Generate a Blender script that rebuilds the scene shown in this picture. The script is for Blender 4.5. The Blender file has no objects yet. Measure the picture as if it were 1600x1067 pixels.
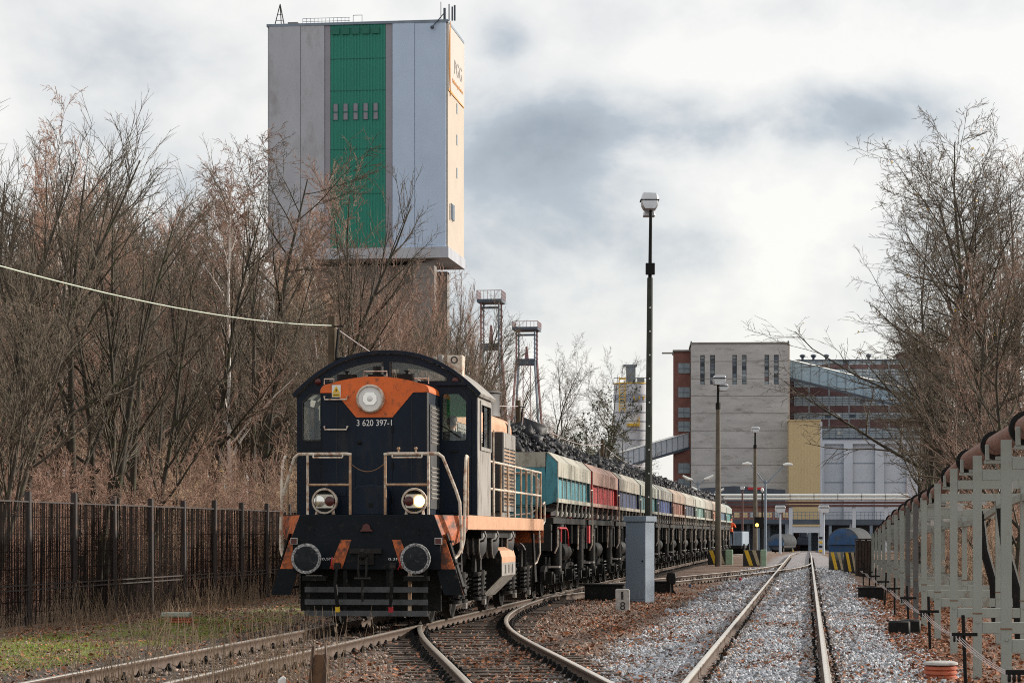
import bpy, bmesh, math, random
import numpy as np
from mathutils import Vector, Matrix
R = math.radians
scene = bpy.context.scene
C = scene.collection

# ------------------------------------------------------------------ camera, sky, sun, exposure
F = 3780.0                      # focal length in photo pixels (1600 wide)
CX, HY = 800.0, 833.0           # vanishing column of +Y, horizon row
EYE = 1.5                       # above rail heads (rail heads are z = 0)
TH = math.atan(0.122)           # the yard's tracks all run this far right of +Y
cd = bpy.data.cameras.new("camera")
cam = bpy.data.objects.new("camera", cd); C.objects.link(cam)
cam.location = (0, 0, EYE); cam.rotation_euler = (R(90), 0, 0)
cd.sensor_width = 36.0; cd.lens = 36.0 * F / 1600.0
cd.shift_y = (HY - 533.5) / 1600.0
cd.clip_start = 0.5; cd.clip_end = 6000
scene.camera = cam

SUN_EL, SUN_AZ = R(20), R(25)   # azimuth: behind the picture plane, to the right (0 = +X, 90 = +Y)
sl = bpy.data.lights.new("sun", 'SUN'); sl.energy = 5.0; sl.angle = R(1.5); sl.color = (1.0, 0.92, 0.81)
so = bpy.data.objects.new("sun", sl); C.objects.link(so)
sdir = Vector((math.cos(SUN_EL) * math.cos(SUN_AZ), math.cos(SUN_EL) * math.sin(SUN_AZ), math.sin(SUN_EL)))
so.rotation_euler = sdir.to_track_quat('Z', 'Y').to_euler()

w = bpy.data.worlds.new("World"); scene.world = w; w.use_nodes = True
nt = w.node_tree; nt.nodes.clear()
def wn(t, **k):
    n = nt.nodes.new(t)
    for a, b in k.items(): setattr(n, a, b)
    return n
def wl(a, b): nt.links.new(a, b)
def wmath(op, a, b=None, c=None):
    n = wn('ShaderNodeMath', operation=op)
    for i, x in enumerate((a, b, c)):
        if x is None: continue
        if isinstance(x, (int, float)): n.inputs[i].default_value = x
        else: wl(x, n.inputs[i])
    return n.outputs[0]
out = wn('ShaderNodeOutputWorld'); bg = wn('ShaderNodeBackground'); bg.inputs['Strength'].default_value = 0.1
wl(bg.outputs[0], out.inputs[0])
sky = wn('ShaderNodeTexSky', sky_type='NISHITA', sun_disc=False)
sky.sun_elevation = SUN_EL; sky.sun_rotation = R(90) - SUN_AZ
tc = wn('ShaderNodeTexCoord')
mp = wn('ShaderNodeMapping'); mp.inputs['Scale'].default_value = (1, 1, 1.45); mp.inputs['Location'].default_value = (3.1, 0.4, 0.9)
wl(tc.outputs['Generated'], mp.inputs[0])
n1 = wn('ShaderNodeTexNoise'); n1.inputs['Scale'].default_value = 12; n1.inputs['Detail'].default_value = 9; n1.inputs['Roughness'].default_value = 0.55
n1.inputs['Distortion'].default_value = 0.15
wl(mp.outputs[0], n1.inputs['Vector'])
n2 = wn('ShaderNodeTexNoise'); n2.inputs['Scale'].default_value = 3.2; n2.inputs['Detail'].default_value = 4
wl(mp.outputs[0], n2.inputs['Vector'])
sx = wn('ShaderNodeSeparateXYZ'); wl(tc.outputs['Generated'], sx.inputs[0])
def blob(px, py, rx, ry, amp):        # a grey cloud belly standing at this bearing and height in the sky
    ax = (px - CX) / F; el = (HY - py) / F
    dx = wmath('MULTIPLY', wmath('SUBTRACT', sx.outputs[0], ax), F / rx)
    dz = wmath('MULTIPLY', wmath('SUBTRACT', sx.outputs[2], el), F / ry)
    r2 = wmath('ADD', wmath('MULTIPLY', dx, dx), wmath('MULTIPLY', dz, dz))
    return wmath('MULTIPLY', wmath('POWER', 2.718, wmath('MULTIPLY', r2, -1)), amp)
den = wmath('ADD', wmath('MULTIPLY', wmath('SUBTRACT', n1.outputs[0], 0.5), 1.55), wmath('MULTIPLY', wmath('SUBTRACT', n2.outputs[0], 0.5), 0.5))
for b in ((1080, 215, 330, 60, 0.62), (910, 295, 180, 80, 0.34), (790, 80, 50, 50, 0.40), (1350, 190, 150, 50, 0.40),
          (1010, 395, 260, 45, 0.22), (760, 480, 160, 90, 0.16), (250, 120, 300, 60, 0.05), (1080, 110, 260, 45, -0.25), (560, 60, 300, 90, -0.2)):
    den = wmath('ADD', den, wmath('MULTIPLY', blob(*b), wmath('MULTIPLY_ADD', n1.outputs[0], 1.5, .35)))
cr = wn('ShaderNodeValToRGB')
e = cr.color_ramp; e.elements[0].position = 0.0; e.elements[0].color = (9.9, 9.7, 9.3, 1)
e.elements[1].position = 1.0; e.elements[1].color = (3.4, 3.85, 4.4, 1)
e.elements.new(0.30).color = (8.0, 8.05, 8.05, 1); e.elements.new(0.62).color = (4.7, 5.2, 5.8, 1)
wl(wmath('ADD', den, 0.10), cr.inputs[0])
mx = wn('ShaderNodeMix', data_type='RGBA'); mx.inputs[0].default_value = 0.84
wl(sky.outputs[0], mx.inputs[6]); wl(cr.outputs[0], mx.inputs[7]); wl(mx.outputs[2], bg.inputs[0])

vs = scene.view_settings
vs.view_transform = 'Standard'; vs.look = 'None'; vs.gamma = 1; vs.exposure = 0.12
scene.cycles.max_bounces = 5; scene.cycles.transparent_max_bounces = 16; scene.cycles.diffuse_bounces = 3
scene.cycles.use_denoising = False; scene.cycles.filter_width = 1.05
scene.cycles.sample_clamp_indirect = 2.5; scene.cycles.sample_clamp_direct = 12; scene.cycles.caustics_reflective = False; scene.cycles.caustics_refractive = False

# ------------------------------------------------------------------ helpers
def P(px, py, Y):                     # the point at depth Y that the photo pixel looks at
    return Vector(((px - CX) / F * Y, Y, EYE + (HY - py) / F * Y))
def tag(o, label=None, cat=None, group=None, kind=None):
    if label: o['label'] = label
    if cat: o['category'] = cat
    if group: o['group'] = group
    if kind: o['kind'] = kind
    return o
def empty(name, loc=(0, 0, 0), rz=0.0, label=None, cat=None, group=None, kind=None):
    o = bpy.data.objects.new(name, None); C.objects.link(o)
    o.location = loc; o.rotation_euler = (0, 0, rz); o.empty_display_size = 0.2
    return tag(o, label, cat, group, kind)
def copy_tree(o, parent=None):
    c = o.copy(); C.objects.link(c); c.parent = parent
    for ch in o.children: copy_tree(ch, c)
    return c

MATS = {}
def mat(name, col, rough=0.7, metal=0.0, var=0.15, scale=3.0, bump=0.0, bscale=None, dirt=None, emit=None, spec=0.5, stretch=None, coat=0.0, island=0.0, objrand=0.0):
    m = bpy.data.materials.new(name); m.use_nodes = True
    t = m.node_tree; N = t.nodes; L = t.links
    b = N['Principled BSDF']
    b.inputs['Roughness'].default_value = rough; b.inputs['Metallic'].default_value = metal
    b.inputs['Specular IOR Level'].default_value = spec
    if coat: b.inputs['Coat Weight'].default_value = coat
    tcn = N.new('ShaderNodeTexCoord'); vec = tcn.outputs['Object']
    if stretch:
        mpn = N.new('ShaderNodeMapping'); mpn.inputs['Scale'].default_value = stretch
        L.new(vec, mpn.inputs[0]); vec = mpn.outputs[0]
    no = N.new('ShaderNodeTexNoise'); no.inputs['Scale'].default_value = scale; no.inputs['Detail'].default_value = 6; no.inputs['Roughness'].default_value = 0.62
    L.new(vec, no.inputs['Vector'])
    rp = N.new('ShaderNodeValToRGB')
    lo = [max(0, c * (1 - var)) for c in col]; hi = [min(1, c * (1 + var)) for c in col]
    rp.color_ramp.elements[0].position = 0.3; rp.color_ramp.elements[0].color = (*lo, 1)
    rp.color_ramp.elements[1].position = 0.7; rp.color_ramp.elements[1].color = (*hi, 1)
    L.new(no.outputs[0], rp.inputs[0]); c = rp.outputs[0]
    if dirt:
        dc, amount, ds = dirt[:3]
        n2 = N.new('ShaderNodeTexNoise'); n2.inputs['Scale'].default_value = ds; n2.inputs['Detail'].default_value = 8; n2.inputs['Roughness'].default_value = 0.7
        L.new(vec, n2.inputs['Vector'])
        r2 = N.new('ShaderNodeValToRGB'); th = 0.72 - 0.4 * amount
        r2.color_ramp.elements[0].position = max(0, th - 0.07); r2.color_ramp.elements[0].color = (0, 0, 0, 1)
        r2.color_ramp.elements[1].position = min(1, th + 0.07); r2.color_ramp.elements[1].color = (0.9, 0.9, 0.9, 1)
        L.new(n2.outputs[0], r2.inputs[0])
        mm = N.new('ShaderNodeMix'); mm.data_type = 'RGBA'; mm.inputs[7].default_value = (*dc, 1)
        L.new(r2.outputs[0], mm.inputs[0]); L.new(c, mm.inputs[6]); c = mm.outputs[2]
    if island or objrand:
        if island:
            g = N.new('ShaderNodeNewGeometry'); rnd = g.outputs['Random Per Island']; a = island
        else:
            g = N.new('ShaderNodeObjectInfo'); rnd = g.outputs['Random']; a = objrand
        mr = N.new('ShaderNodeMapRange'); mr.inputs[3].default_value = 1 - a; mr.inputs[4].default_value = 1 + a
        L.new(rnd, mr.inputs[0])
        vm = N.new('ShaderNodeVectorMath'); vm.operation = 'SCALE'; L.new(c, vm.inputs[0]); L.new(mr.outputs[0], vm.inputs[3]); c = vm.outputs[0]
    L.new(c, b.inputs['Base Color'])
    if bump:
        nb = N.new('ShaderNodeTexNoise'); nb.inputs['Scale'].default_value = bscale or scale * 4; nb.inputs['Detail'].default_value = 5
        L.new(vec, nb.inputs['Vector'])
        bp = N.new('ShaderNodeBump'); bp.inputs['Strength'].default_value = bump; bp.inputs['Distance'].default_value = 0.02
        L.new(nb.outputs[0], bp.inputs['Height']); L.new(bp.outputs[0], b.inputs['Normal'])
    if emit:
        b.inputs['Emission Color'].default_value = (*emit[0], 1); b.inputs['Emission Strength'].default_value = emit[1]
    MATS[name] = m
    return m
def glass_mat(name, tint=(0.88, 0.92, 0.9), alpha=0.35):
    m = bpy.data.materials.new(name); m.use_nodes = True
    t = m.node_tree; N = t.nodes; N.clear()
    o = N.new('ShaderNodeOutputMaterial'); mixn = N.new('ShaderNodeMixShader')
    tr = N.new('ShaderNodeBsdfTransparent'); tr.inputs[0].default_value = (*tint, 1)
    gl = N.new('ShaderNodeBsdfGlossy'); gl.inputs['Roughness'].default_value = 0.04; gl.inputs[0].default_value = (0.5, 0.53, 0.56, 1)
    fr = N.new('ShaderNodeFresnel'); fr.inputs[0].default_value = 1.5
    ad = N.new('ShaderNodeMath'); ad.operation = 'ADD'; ad.inputs[1].default_value = alpha * 0.06
    t.links.new(fr.outputs[0], ad.inputs[0]); t.links.new(ad.outputs[0], mixn.inputs[0])
    t.links.new(tr.outputs[0], mixn.inputs[1]); t.links.new(gl.outputs[0], mixn.inputs[2]); t.links.new(mixn.outputs[0], o.inputs[0])
    MATS[name] = m
    return m

class MB:
    def __init__(s): s.v = []; s.f = []; s.m = []; s.cm = 0
    def mi(s, i): s.cm = i; return s
    def add(s, vs_, fs_):
        k = len(s.v); s.v += [tuple(p) for p in vs_]
        for f in fs_: s.f.append([k + i for i in f]); s.m.append(s.cm)
        return s
    def box(s, x0, x1, y0, y1, z0, z1):
        return s.add([(x0, y0, z0), (x1, y0, z0), (x1, y1, z0), (x0, y1, z0), (x0, y0, z1), (x1, y0, z1), (x1, y1, z1), (x0, y1, z1)],
                     [(3, 2, 1, 0), (4, 5, 6, 7), (0, 1, 5, 4), (1, 2, 6, 5), (2, 3, 7, 6), (3, 0, 4, 7)])
    def bar(s, p0, p1, wx, wz, up=(0, 0, 1)):          # rectangular bar between two points
        p0 = Vector(p0); p1 = Vector(p1); d = (p1 - p0).normalized(); up = Vector(up)
        a = d.cross(up)
        if a.length < 1e-4: a = d.cross(Vector((1, 0, 0)))
        a.normalize(); b = a.cross(d).normalized(); a = a * wx / 2; b = b * wz / 2
        q = [p0 - a - b, p0 + a - b, p0 + a + b, p0 - a + b, p1 - a - b, p1 + a - b, p1 + a + b, p1 - a + b]
        return s.add(q, [(3, 2, 1, 0), (4, 5, 6, 7), (0, 1, 5, 4), (1, 2, 6, 5), (2, 3, 7, 6), (3, 0, 4, 7)])
    def cyl(s, p0, p1, r0, r1=None, n=12, caps=True):
        p0 = Vector(p0); p1 = Vector(p1); r1 = r0 if r1 is None else r1
        d = (p1 - p0).normalized(); a = d.orthogonal().normalized(); b = d.cross(a)
        q = []
        for p, r in ((p0, r0), (p1, r1)):
            for i in range(n):
                t = 2 * math.pi * i / n; q.append(p + (a * math.cos(t) + b * math.sin(t)) * r)
        f = [(i, (i + 1) % n, n + (i + 1) % n, n + i) for i in range(n)]
        if caps: f += [tuple(range(n - 1, -1, -1)), tuple(range(n, 2 * n))]
        return s.add(q, f)
    def tube(s, pts, r, n=8):
        pts = [Vector(p) for p in pts]; q = []; ref = None
        for i, p in enumerate(pts):
            d = (pts[min(i + 1, len(pts) - 1)] - pts[max(i - 1, 0)]).normalized()
            if ref is None: ref = d.orthogonal().normalized()
            ref = (ref - d * ref.dot(d)); ref = ref.normalized() if ref.length > 1e-5 else d.orthogonal().normalized()
            b = d.cross(ref); rr = r[i] if isinstance(r, (list, tuple)) else r
            for k in range(n):
                t = 2 * math.pi * k / n; q.append(p + (ref * math.cos(t) + b * math.sin(t)) * rr)
        f = []
        for i in range(len(pts) - 1):
            for k in range(n): f.append((i * n + k, i * n + (k + 1) % n, (i + 1) * n + (k + 1) % n, (i + 1) * n + k))
        f += [tuple(range(n - 1, -1, -1)), tuple(range((len(pts) - 1) * n, len(pts) * n))]
        return s.add(q, f)
    def prism(s, poly, fn):                             # poly in 2D; fn(a, b, k) -> 3D, k = 0 / 1 for the two ends
        n = len(poly)
        q = [fn(a, b, 0) for a, b in poly] + [fn(a, b, 1) for a, b in poly]
        return s.add(q, [tuple(range(n - 1, -1, -1)), tuple(range(n, 2 * n))] + [(i, (i + 1) % n, n + (i + 1) % n, n + i) for i in range(n)])
    def prism_y(s, poly, y0, y1): return s.prism(poly, lambda a, b, k: (a, y1 if k else y0, b))
    def prism_x(s, poly, x0, x1): return s.prism(poly, lambda a, b, k: (x1 if k else x0, a, b))
    def prism_z(s, poly, z0, z1): return s.prism(poly, lambda a, b, k: (a, b, z1 if k else z0))
    def lathe(s, c, axis, prof, n=20, caps=True):                  # prof: (radius, height along axis)
        c = Vector(c); d = Vector(axis).normalized(); a = d.orthogonal().normalized(); b = d.cross(a); q = []
        for r, h in prof:
            for i in range(n):
                t = 2 * math.pi * i / n; q.append(c + d * h + (a * math.cos(t) + b * math.sin(t)) * r)
        f = []
        for j in range(len(prof) - 1):
            for i in range(n): f.append((j * n + i, j * n + (i + 1) % n, (j + 1) * n + (i + 1) % n, (j + 1) * n + i))
        if caps: f += [tuple(range(n - 1, -1, -1)), tuple(range((len(prof) - 1) * n, len(prof) * n))]
        return s.add(q, f)
    def spring(s, x, y, z0, z1, r, turns, wr=0.02):
        pts = []
        for i in range(turns * 8 + 1):
            t = 2 * math.pi * i / 8; pts.append((x + r * math.cos(t), y + r * math.sin(t), z0 + (z1 - z0) * i / (turns * 8)))
        return s.tube(pts, wr, 5)
    def mesh(s, name, mats, bevel=0.0, smooth=True, ang=35):
        me = bpy.data.meshes.new(name); me.from_pydata(s.v, [], s.f)
        for m in (mats if isinstance(mats, (list, tuple)) else [mats]): me.materials.append(MATS[m])
        if s.m and max(s.m): me.polygons.foreach_set('material_index', s.m)
        bm = bmesh.new(); bm.from_mesh(me); bmesh.ops.recalc_face_normals(bm, faces=bm.faces)
        if bevel:
            es = [e for e in bm.edges if len(e.link_faces) == 2 and e.calc_face_angle(0) > 0.6]
            bmesh.ops.bevel(bm, geom=es, offset=bevel, segments=1, affect='EDGES', clamp_overlap=True)
        bm.to_mesh(me); bm.free()
        if smooth:
            me.polygons.foreach_set('use_smooth', [True] * len(me.polygons)); me.set_sharp_from_angle(angle=R(ang))
        me.update(); return me
    def build(s, name, mats, parent=None, bevel=0.0, smooth=True, ang=35, **k):
        o = bpy.data.objects.new(name, s.mesh(name, mats, bevel, smooth, ang)); C.objects.link(o)
        if parent: o.parent = parent
        return tag(o, **k)

def np_mesh(name, V, Q, mats, mi=None, smooth=False):   # V (n,3), Q (m,k) with k = 3 or 4
    me = bpy.data.meshes.new(name); n, k = Q.shape
    me.vertices.add(len(V)); me.vertices.foreach_set('co', V.astype(np.float32).ravel())
    me.loops.add(n * k); me.loops.foreach_set('vertex_index', Q.astype(np.int32).ravel())
    me.polygons.add(n); me.polygons.foreach_set('loop_start', np.arange(0, n * k, k, dtype=np.int32))
    me.polygons.foreach_set('loop_total', np.full(n, k, dtype=np.int32))
    for m in mats: me.materials.append(MATS[m])
    if mi is not None: me.polygons.foreach_set('material_index', mi.astype(np.int32))
    if smooth: me.polygons.foreach_set('use_smooth', np.ones(n, dtype=bool))
    me.update(calc_edges=True); me.validate(); return me
def link_mesh(name, me, parent=None, **k):
    o = bpy.data.objects.new(name, me); C.objects.link(o)
    if parent: o.parent = parent
    return tag(o, **k)

def curve_mesh(name, data, mapf, matname, parent, **k):
    tmp = bpy.data.objects.new('tmp', data); C.objects.link(tmp)
    dg = bpy.context.evaluated_depsgraph_get()
    me = bpy.data.meshes.new_from_object(tmp.evaluated_get(dg)); me.name = name
    bpy.data.objects.remove(tmp)
    mapf(me); me.materials.clear(); me.materials.append(MATS[matname])
    return link_mesh(name, me, parent, **k)
def plate(name, outer, holes, y, t, matname, parent, axis='y', **k):   # sheet with openings; outline in (lateral, height)
    cu = bpy.data.curves.new(name, 'CURVE'); cu.dimensions = '2D'; cu.fill_mode = 'BOTH'; cu.extrude = t / 2
    for poly in [outer] + list(holes):
        sp = cu.splines.new('POLY'); sp.points.add(len(poly) - 1); sp.use_cyclic_u = True
        for p, (a, b) in zip(sp.points, poly): p.co = (a, b, 0, 1)
    def mapf(me):
        for v in me.vertices:
            a, b, c = v.co
            v.co = (a, y + c, b) if axis == 'y' else (y + c, a, b)
    return curve_mesh(name, cu, mapf, matname, parent, **k)
def text(name, body, org, xd, yd, wid, hei, matname, parent, depth=0.002, **k):   # lettering fitted to wid x hei
    cu = bpy.data.curves.new(name, 'FONT'); cu.body = body; cu.extrude = 0.001
    org = Vector(org); xd = Vector(xd); yd = Vector(yd); nd = xd.cross(yd)
    def mapf(me):
        xs = [v.co.x for v in me.vertices]; ys = [v.co.y for v in me.vertices]
        x0, x1, y0, y1 = min(xs), max(xs), min(ys), max(ys)
        for v in me.vertices:
            v.co = org + xd * ((v.co.x - x0) / (x1 - x0) * wid) + yd * ((v.co.y - y0) / (y1 - y0) * hei) + nd * (depth if v.co.z > 0 else 0)
    return curve_mesh(name, cu, mapf, matname, parent, **k)
def roundrect(x0, x1, z0, z1, r, n=4, cut=None):
    pts = []
    for cx_, cz_, a0 in ((x1 - r, z1 - r, 0), (x0 + r, z1 - r, 90), (x0 + r, z0 + r, 180), (x1 - r, z0 + r, 270)):
        for i in range(n + 1):
            a = R(a0 + 90 * i / n); pts.append((cx_ + r * math.cos(a), cz_ + r * math.sin(a)))
    return pts

# ------------------------------------------------------------------ materials
mat('loco_blue', (0.0022, 0.0085, 0.021), 0.45, spec=0.22, var=0.45, scale=1.6, bump=0.05, bscale=5, dirt=((0.016, 0.018, 0.022), 0.30, 5.0), stretch=(1, 1, .3))
mat('loco_front', (0.006, 0.009, 0.013), 0.55, spec=0.14, var=0.3, scale=3, bump=0.1, dirt=((0.035, 0.029, 0.025), 0.22, 9.0))
mat('plough_grey', (0.06, 0.063, 0.068), 0.55, var=0.4, scale=5, dirt=((0.015, 0.014, 0.014), 0.3, 8))
mat('loco_orange', (0.68, 0.125, 0.014), 0.5, var=0.14, scale=2.2, bump=0.05, dirt=((0.20, 0.06, 0.02), 0.3, 9.0))
mat('loco_orange_worn', (0.52, 0.12, 0.03), 0.65, var=0.25, scale=4, bump=0.15, dirt=((0.03, 0.022, 0.02), 0.5, 6.0))
mat('loco_side_orange', (0.52, 0.28, 0.16), 0.6, var=0.12, scale=2, dirt=((0.30, 0.17, 0.10), 0.25, 5.0))
mat('loco_grey', (0.27, 0.255, 0.235), 0.6, var=0.2, scale=2, dirt=((0.10, 0.08, 0.065), 0.36, 5.0), stretch=(1, 1, 0.4))
mat('loco_dark_side', (0.03, 0.03, 0.033), 0.6, var=0.3)
mat('cream_rail', (0.60, 0.53, 0.44), 0.55, var=0.12, scale=5, dirt=((0.26, 0.10, 0.04), 0.42, 9.0))
mat('rust_rail', (0.36, 0.22, 0.13), 0.75, var=0.35, scale=7, dirt=((0.55, 0.46, 0.36), 0.35, 10.0))
mat('black_iron', (0.007, 0.007, 0.007), 0.6, spec=0.2, var=0.4, scale=6, bump=0.15, dirt=((0.045, 0.035, 0.03), 0.22, 7.0))
mat('greasy_iron', (0.012, 0.011, 0.010), 0.5, spec=0.25, var=0.5, scale=8, bump=0.2, dirt=((0.06, 0.05, 0.042), 0.22, 9.0))
mat('worn_steel', (0.35, 0.33, 0.31), 0.4, metal=0.7, var=0.3, scale=8)
mat('lamp_chrome', (0.75, 0.74, 0.7), 0.2, metal=1.0, var=0.05)
mat('lamp_white', (0.75, 0.74, 0.72), 0.25, var=0.05)
mat('lamp_on', (1.0, 0.8, 0.4), 0.3, emit=((1.0, 0.62, 0.2), 6.0))
mat('signal_yellow', (1.0, 0.6, 0.1), 0.3, emit=((1.0, 0.5, 0.08), 5.0))
mat('lamp_red', (0.07, 0.010, 0.010), 0.25, var=0.1)
mat('red_paint', (0.45, 0.02, 0.03), 0.5, var=0.2)
mat('white_paint', (0.75, 0.75, 0.73), 0.6, var=0.08)
mat('yellow_paint', (0.75, 0.48, 0.03), 0.5, var=0.08)
mat('black_paint', (0.015, 0.015, 0.016), 0.55, var=0.2)
mat('buffer_face', (0.010, 0.013, 0.017), 0.45, spec=0.2, var=0.5, scale=7, bump=0.2, dirt=((0.09, 0.085, 0.08), 0.25, 12))
mat('buffer_ring', (0.42, 0.42, 0.42), 0.7, var=0.4, scale=20, dirt=((0.05, 0.05, 0.05), 0.55, 28))
mat('cab_inside', (0.70, 0.67, 0.58), 0.7, var=0.1)
def translucent_mat(name, col):
    m = bpy.data.materials.new(name); m.use_nodes = True; t = m.node_tree; t.nodes.clear()
    o = t.nodes.new('ShaderNodeOutputMaterial'); a = t.nodes.new('ShaderNodeBsdfDiffuse'); b = t.nodes.new('ShaderNodeBsdfTranslucent'); x = t.nodes.new('ShaderNodeMixShader')
    a.inputs[0].default_value = (*col, 1); b.inputs[0].default_value = (*col, 1); x.inputs[0].default_value = .5
    t.links.new(a.outputs[0], x.inputs[1]); t.links.new(b.outputs[0], x.inputs[2]); t.links.new(x.outputs[0], o.inputs[0]); MATS[name] = m
translucent_mat('green_blind', (0.01, 0.55, 0.12))
mat('skin', (0.55, 0.32, 0.23), 0.55, var=0.06)
mat('hair', (0.04, 0.028, 0.02), 0.8, var=0.2)
mat('jacket', (0.035, 0.04, 0.045), 0.85, var=0.2)
mat('trousers', (0.03, 0.035, 0.05), 0.85, var=0.2)
mat('hivis', (0.9, 0.11, 0.01), 0.7, var=0.05, emit=None)
mat('reflective', (0.7, 0.75, 0.6), 0.4)
glass_mat('cab_glass'); glass_mat('far_glass', (0.10, 0.15, 0.2), 0.5)
mat('rail_side', (0.07, 0.042, 0.028), 0.8, var=0.3, scale=6, dirt=((0.15, 0.09, 0.055), 0.28, 12))
mat('rail_top', (0.80, 0.73, 0.64), 0.28, metal=0.8, var=0.12, scale=5)
mat('sleeper_wood', (0.075, 0.055, 0.043), 0.9, var=0.5, scale=8, bump=0.5, stretch=(1, 6, 1), dirt=((0.18, 0.14, 0.11), 0.3, 6))
mat('sleeper_concrete', (0.24, 0.22, 0.20), 0.9, var=0.3, scale=6)
mat('fence_rust_shaded', (0.014, 0.010, 0.009), 0.85, var=0.5, scale=5, dirt=((0.05, 0.022, 0.012), 0.2, 6), spec=0.08)  # rusty bars, with shade of the right-hand trees darkened into the colour
mat('fence_post', (0.03, 0.022, 0.021), 0.6, var=0.4, scale=4, dirt=((0.22, 0.085, 0.025), 0.22, 5))
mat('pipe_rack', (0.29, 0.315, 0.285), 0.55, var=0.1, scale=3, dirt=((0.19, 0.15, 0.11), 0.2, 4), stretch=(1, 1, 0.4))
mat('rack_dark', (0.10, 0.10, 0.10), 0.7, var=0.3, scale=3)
mat('rust_band', (0.16, 0.09, 0.05), 0.85, var=0.4, scale=9)
mat('rust_pipe', (0.16, 0.065, 0.04), 0.7, var=0.35, scale=5, bump=0.2)
mat('cabinet_grey', (0.165, 0.215, 0.275), 0.5, var=0.07, scale=2, dirt=((0.13, 0.15, 0.17), 0.2, 3), stretch=(1, 1, .4))
mat('concrete_post', (0.42, 0.41, 0.39), 0.9, var=0.25, scale=9, bump=0.2)
mat('pole_dark', (0.03, 0.034, 0.026), 0.8, var=0.4, scale=6)
mat('pole_concrete', (0.13, 0.11, 0.085), 0.85, var=0.25, scale=3)
mat('lamp_alu', (0.55, 0.57, 0.6), 0.35, metal=0.6, var=0.1)
mat('wood_pole', (0.09, 0.065, 0.04), 0.9, var=0.35, scale=5)
mat('wire_bright', (0.42, 0.46, 0.38), 0.5, metal=0.3)
mat('wire_dull', (0.35, 0.30, 0.30), 0.5, metal=0.4)
mat('coal', (0.010, 0.0105, 0.0145), 0.58, var=0.5, scale=7, bump=0.4, bscale=18, spec=0.32, island=0.6)
mat('conc_wall', (0.43, 0.43, 0.43), 0.9, var=0.16, scale=0.35, dirt=((0.22, 0.21, 0.20), 0.28, 0.5), stretch=(0.5, 0.5, 1.6))
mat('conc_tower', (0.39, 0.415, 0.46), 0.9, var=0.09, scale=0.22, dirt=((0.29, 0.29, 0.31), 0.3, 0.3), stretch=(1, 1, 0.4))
mat('conc_blue', (0.44, 0.55, 0.71), 0.85, var=0.06, scale=0.2)
mat('conc_strip', (0.27, 0.27, 0.31), 0.85, var=0.08, scale=0.3)
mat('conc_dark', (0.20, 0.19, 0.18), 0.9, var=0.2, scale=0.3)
mat('beige_wall', (0.46, 0.40, 0.335), 0.85, var=0.06, scale=0.2)
mat('sign_wall', (0.46, 0.43, 0.395), 0.8, var=0.04, scale=0.2)
mat('green_sheet', (0.003, 0.19, 0.135), 0.55, var=0.06, scale=0.25)
mat('green_dark', (0.003, 0.12, 0.085), 0.6, var=0.1)
mat('win_mauve', (0.20, 0.19, 0.24), 0.5, var=0.2, scale=1)
mat('letter_grey', (0.26, 0.25, 0.24), 0.8)
mat('logo_orange', (0.62, 0.28, 0.07), 0.7)
mat('brick_red', (0.15, 0.082, 0.085), 0.9, var=0.25, scale=0.6, dirt=((0.13, 0.07, 0.065), 0.3, 0.5))  # distance haze put into the colour: brick dulled towards maroon
mat('brick_orange', (0.20, 0.092, 0.078), 0.9, var=0.25, scale=0.6, dirt=((0.15, 0.07, 0.06), 0.35, 0.4))  # dulled orange: far haze is mixed into the brick colour
mat('pale_band', (0.40, 0.46, 0.50), 0.6, var=0.12, scale=0.7)
mat('band_window', (0.22, 0.28, 0.32), 0.35, var=0.25, scale=0.8)
mat('yellow_sheet', (0.56, 0.44, 0.25), 0.7, var=0.05, scale=0.3)  # yellow desaturated in the colour to carry distance haze
mat('grey_sheet', (0.50, 0.55, 0.62), 0.7, var=0.06, scale=0.3)
mat('conveyor_sheet', (0.28, 0.40, 0.50), 0.6, var=0.12, scale=0.4)
mat('pipe_white', (0.72, 0.74, 0.72), 0.45, var=0.05, scale=0.5)
mat('bridge_rust', (0.12, 0.06, 0.055), 0.8, var=0.3, scale=0.6)
mat('bridge_blue', (0.06, 0.08, 0.11), 0.7, var=0.3, scale=0.4)
mat('steel_blue', (0.17, 0.22, 0.28), 0.6, var=0.2, scale=0.5)
mat('headframe_red', (0.25, 0.13, 0.135), 0.6, var=0.2, scale=0.5)  # red greyed in the colour so it reads as hazy distance
mat('silo_grey', (0.60, 0.63, 0.68), 0.6, var=0.05, scale=0.3)
mat('silo_band', (0.30, 0.34, 0.42), 0.6, var=0.08, scale=0.3)
mat('barrier_green', (0.28, 0.40, 0.28), 0.8, var=0.15)
mat('barrier_sand', (0.45, 0.38, 0.25), 0.85, var=0.2)
mat('tank_blue', (0.010, 0.06, 0.16), 0.55, var=0.35, scale=1.5, dirt=((0.06, 0.065, 0.07), 0.4, 1.2))
mat('tank_grey', (0.055, 0.06, 0.065), 0.8, spec=0.1, var=0.3, scale=1.0)  # darkened in the colour for the shadowed zone under the pipe bridge
mat('brown_board', (0.05, 0.034, 0.028), 0.85, var=0.35, scale=4)
mat('clay_red', (0.42, 0.11, 0.055), 0.7, var=0.2, scale=7)
mat('slab_grey', (0.36, 0.38, 0.32), 0.9, var=0.25, scale=8)
mat('bark', (0.085, 0.066, 0.05), 0.9, var=0.4, scale=6, dirt=((0.10, 0.11, 0.05), 0.25, 3), objrand=0.3)
mat('bark_dark', (0.046, 0.037, 0.026), 0.9, var=0.4, scale=6, dirt=((0.07, 0.085, 0.03), 0.3, 3), objrand=0.25)
mat('twig_tan', (0.46, 0.325, 0.22), 0.8, var=0.35, scale=1.5, objrand=0.35)
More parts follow.
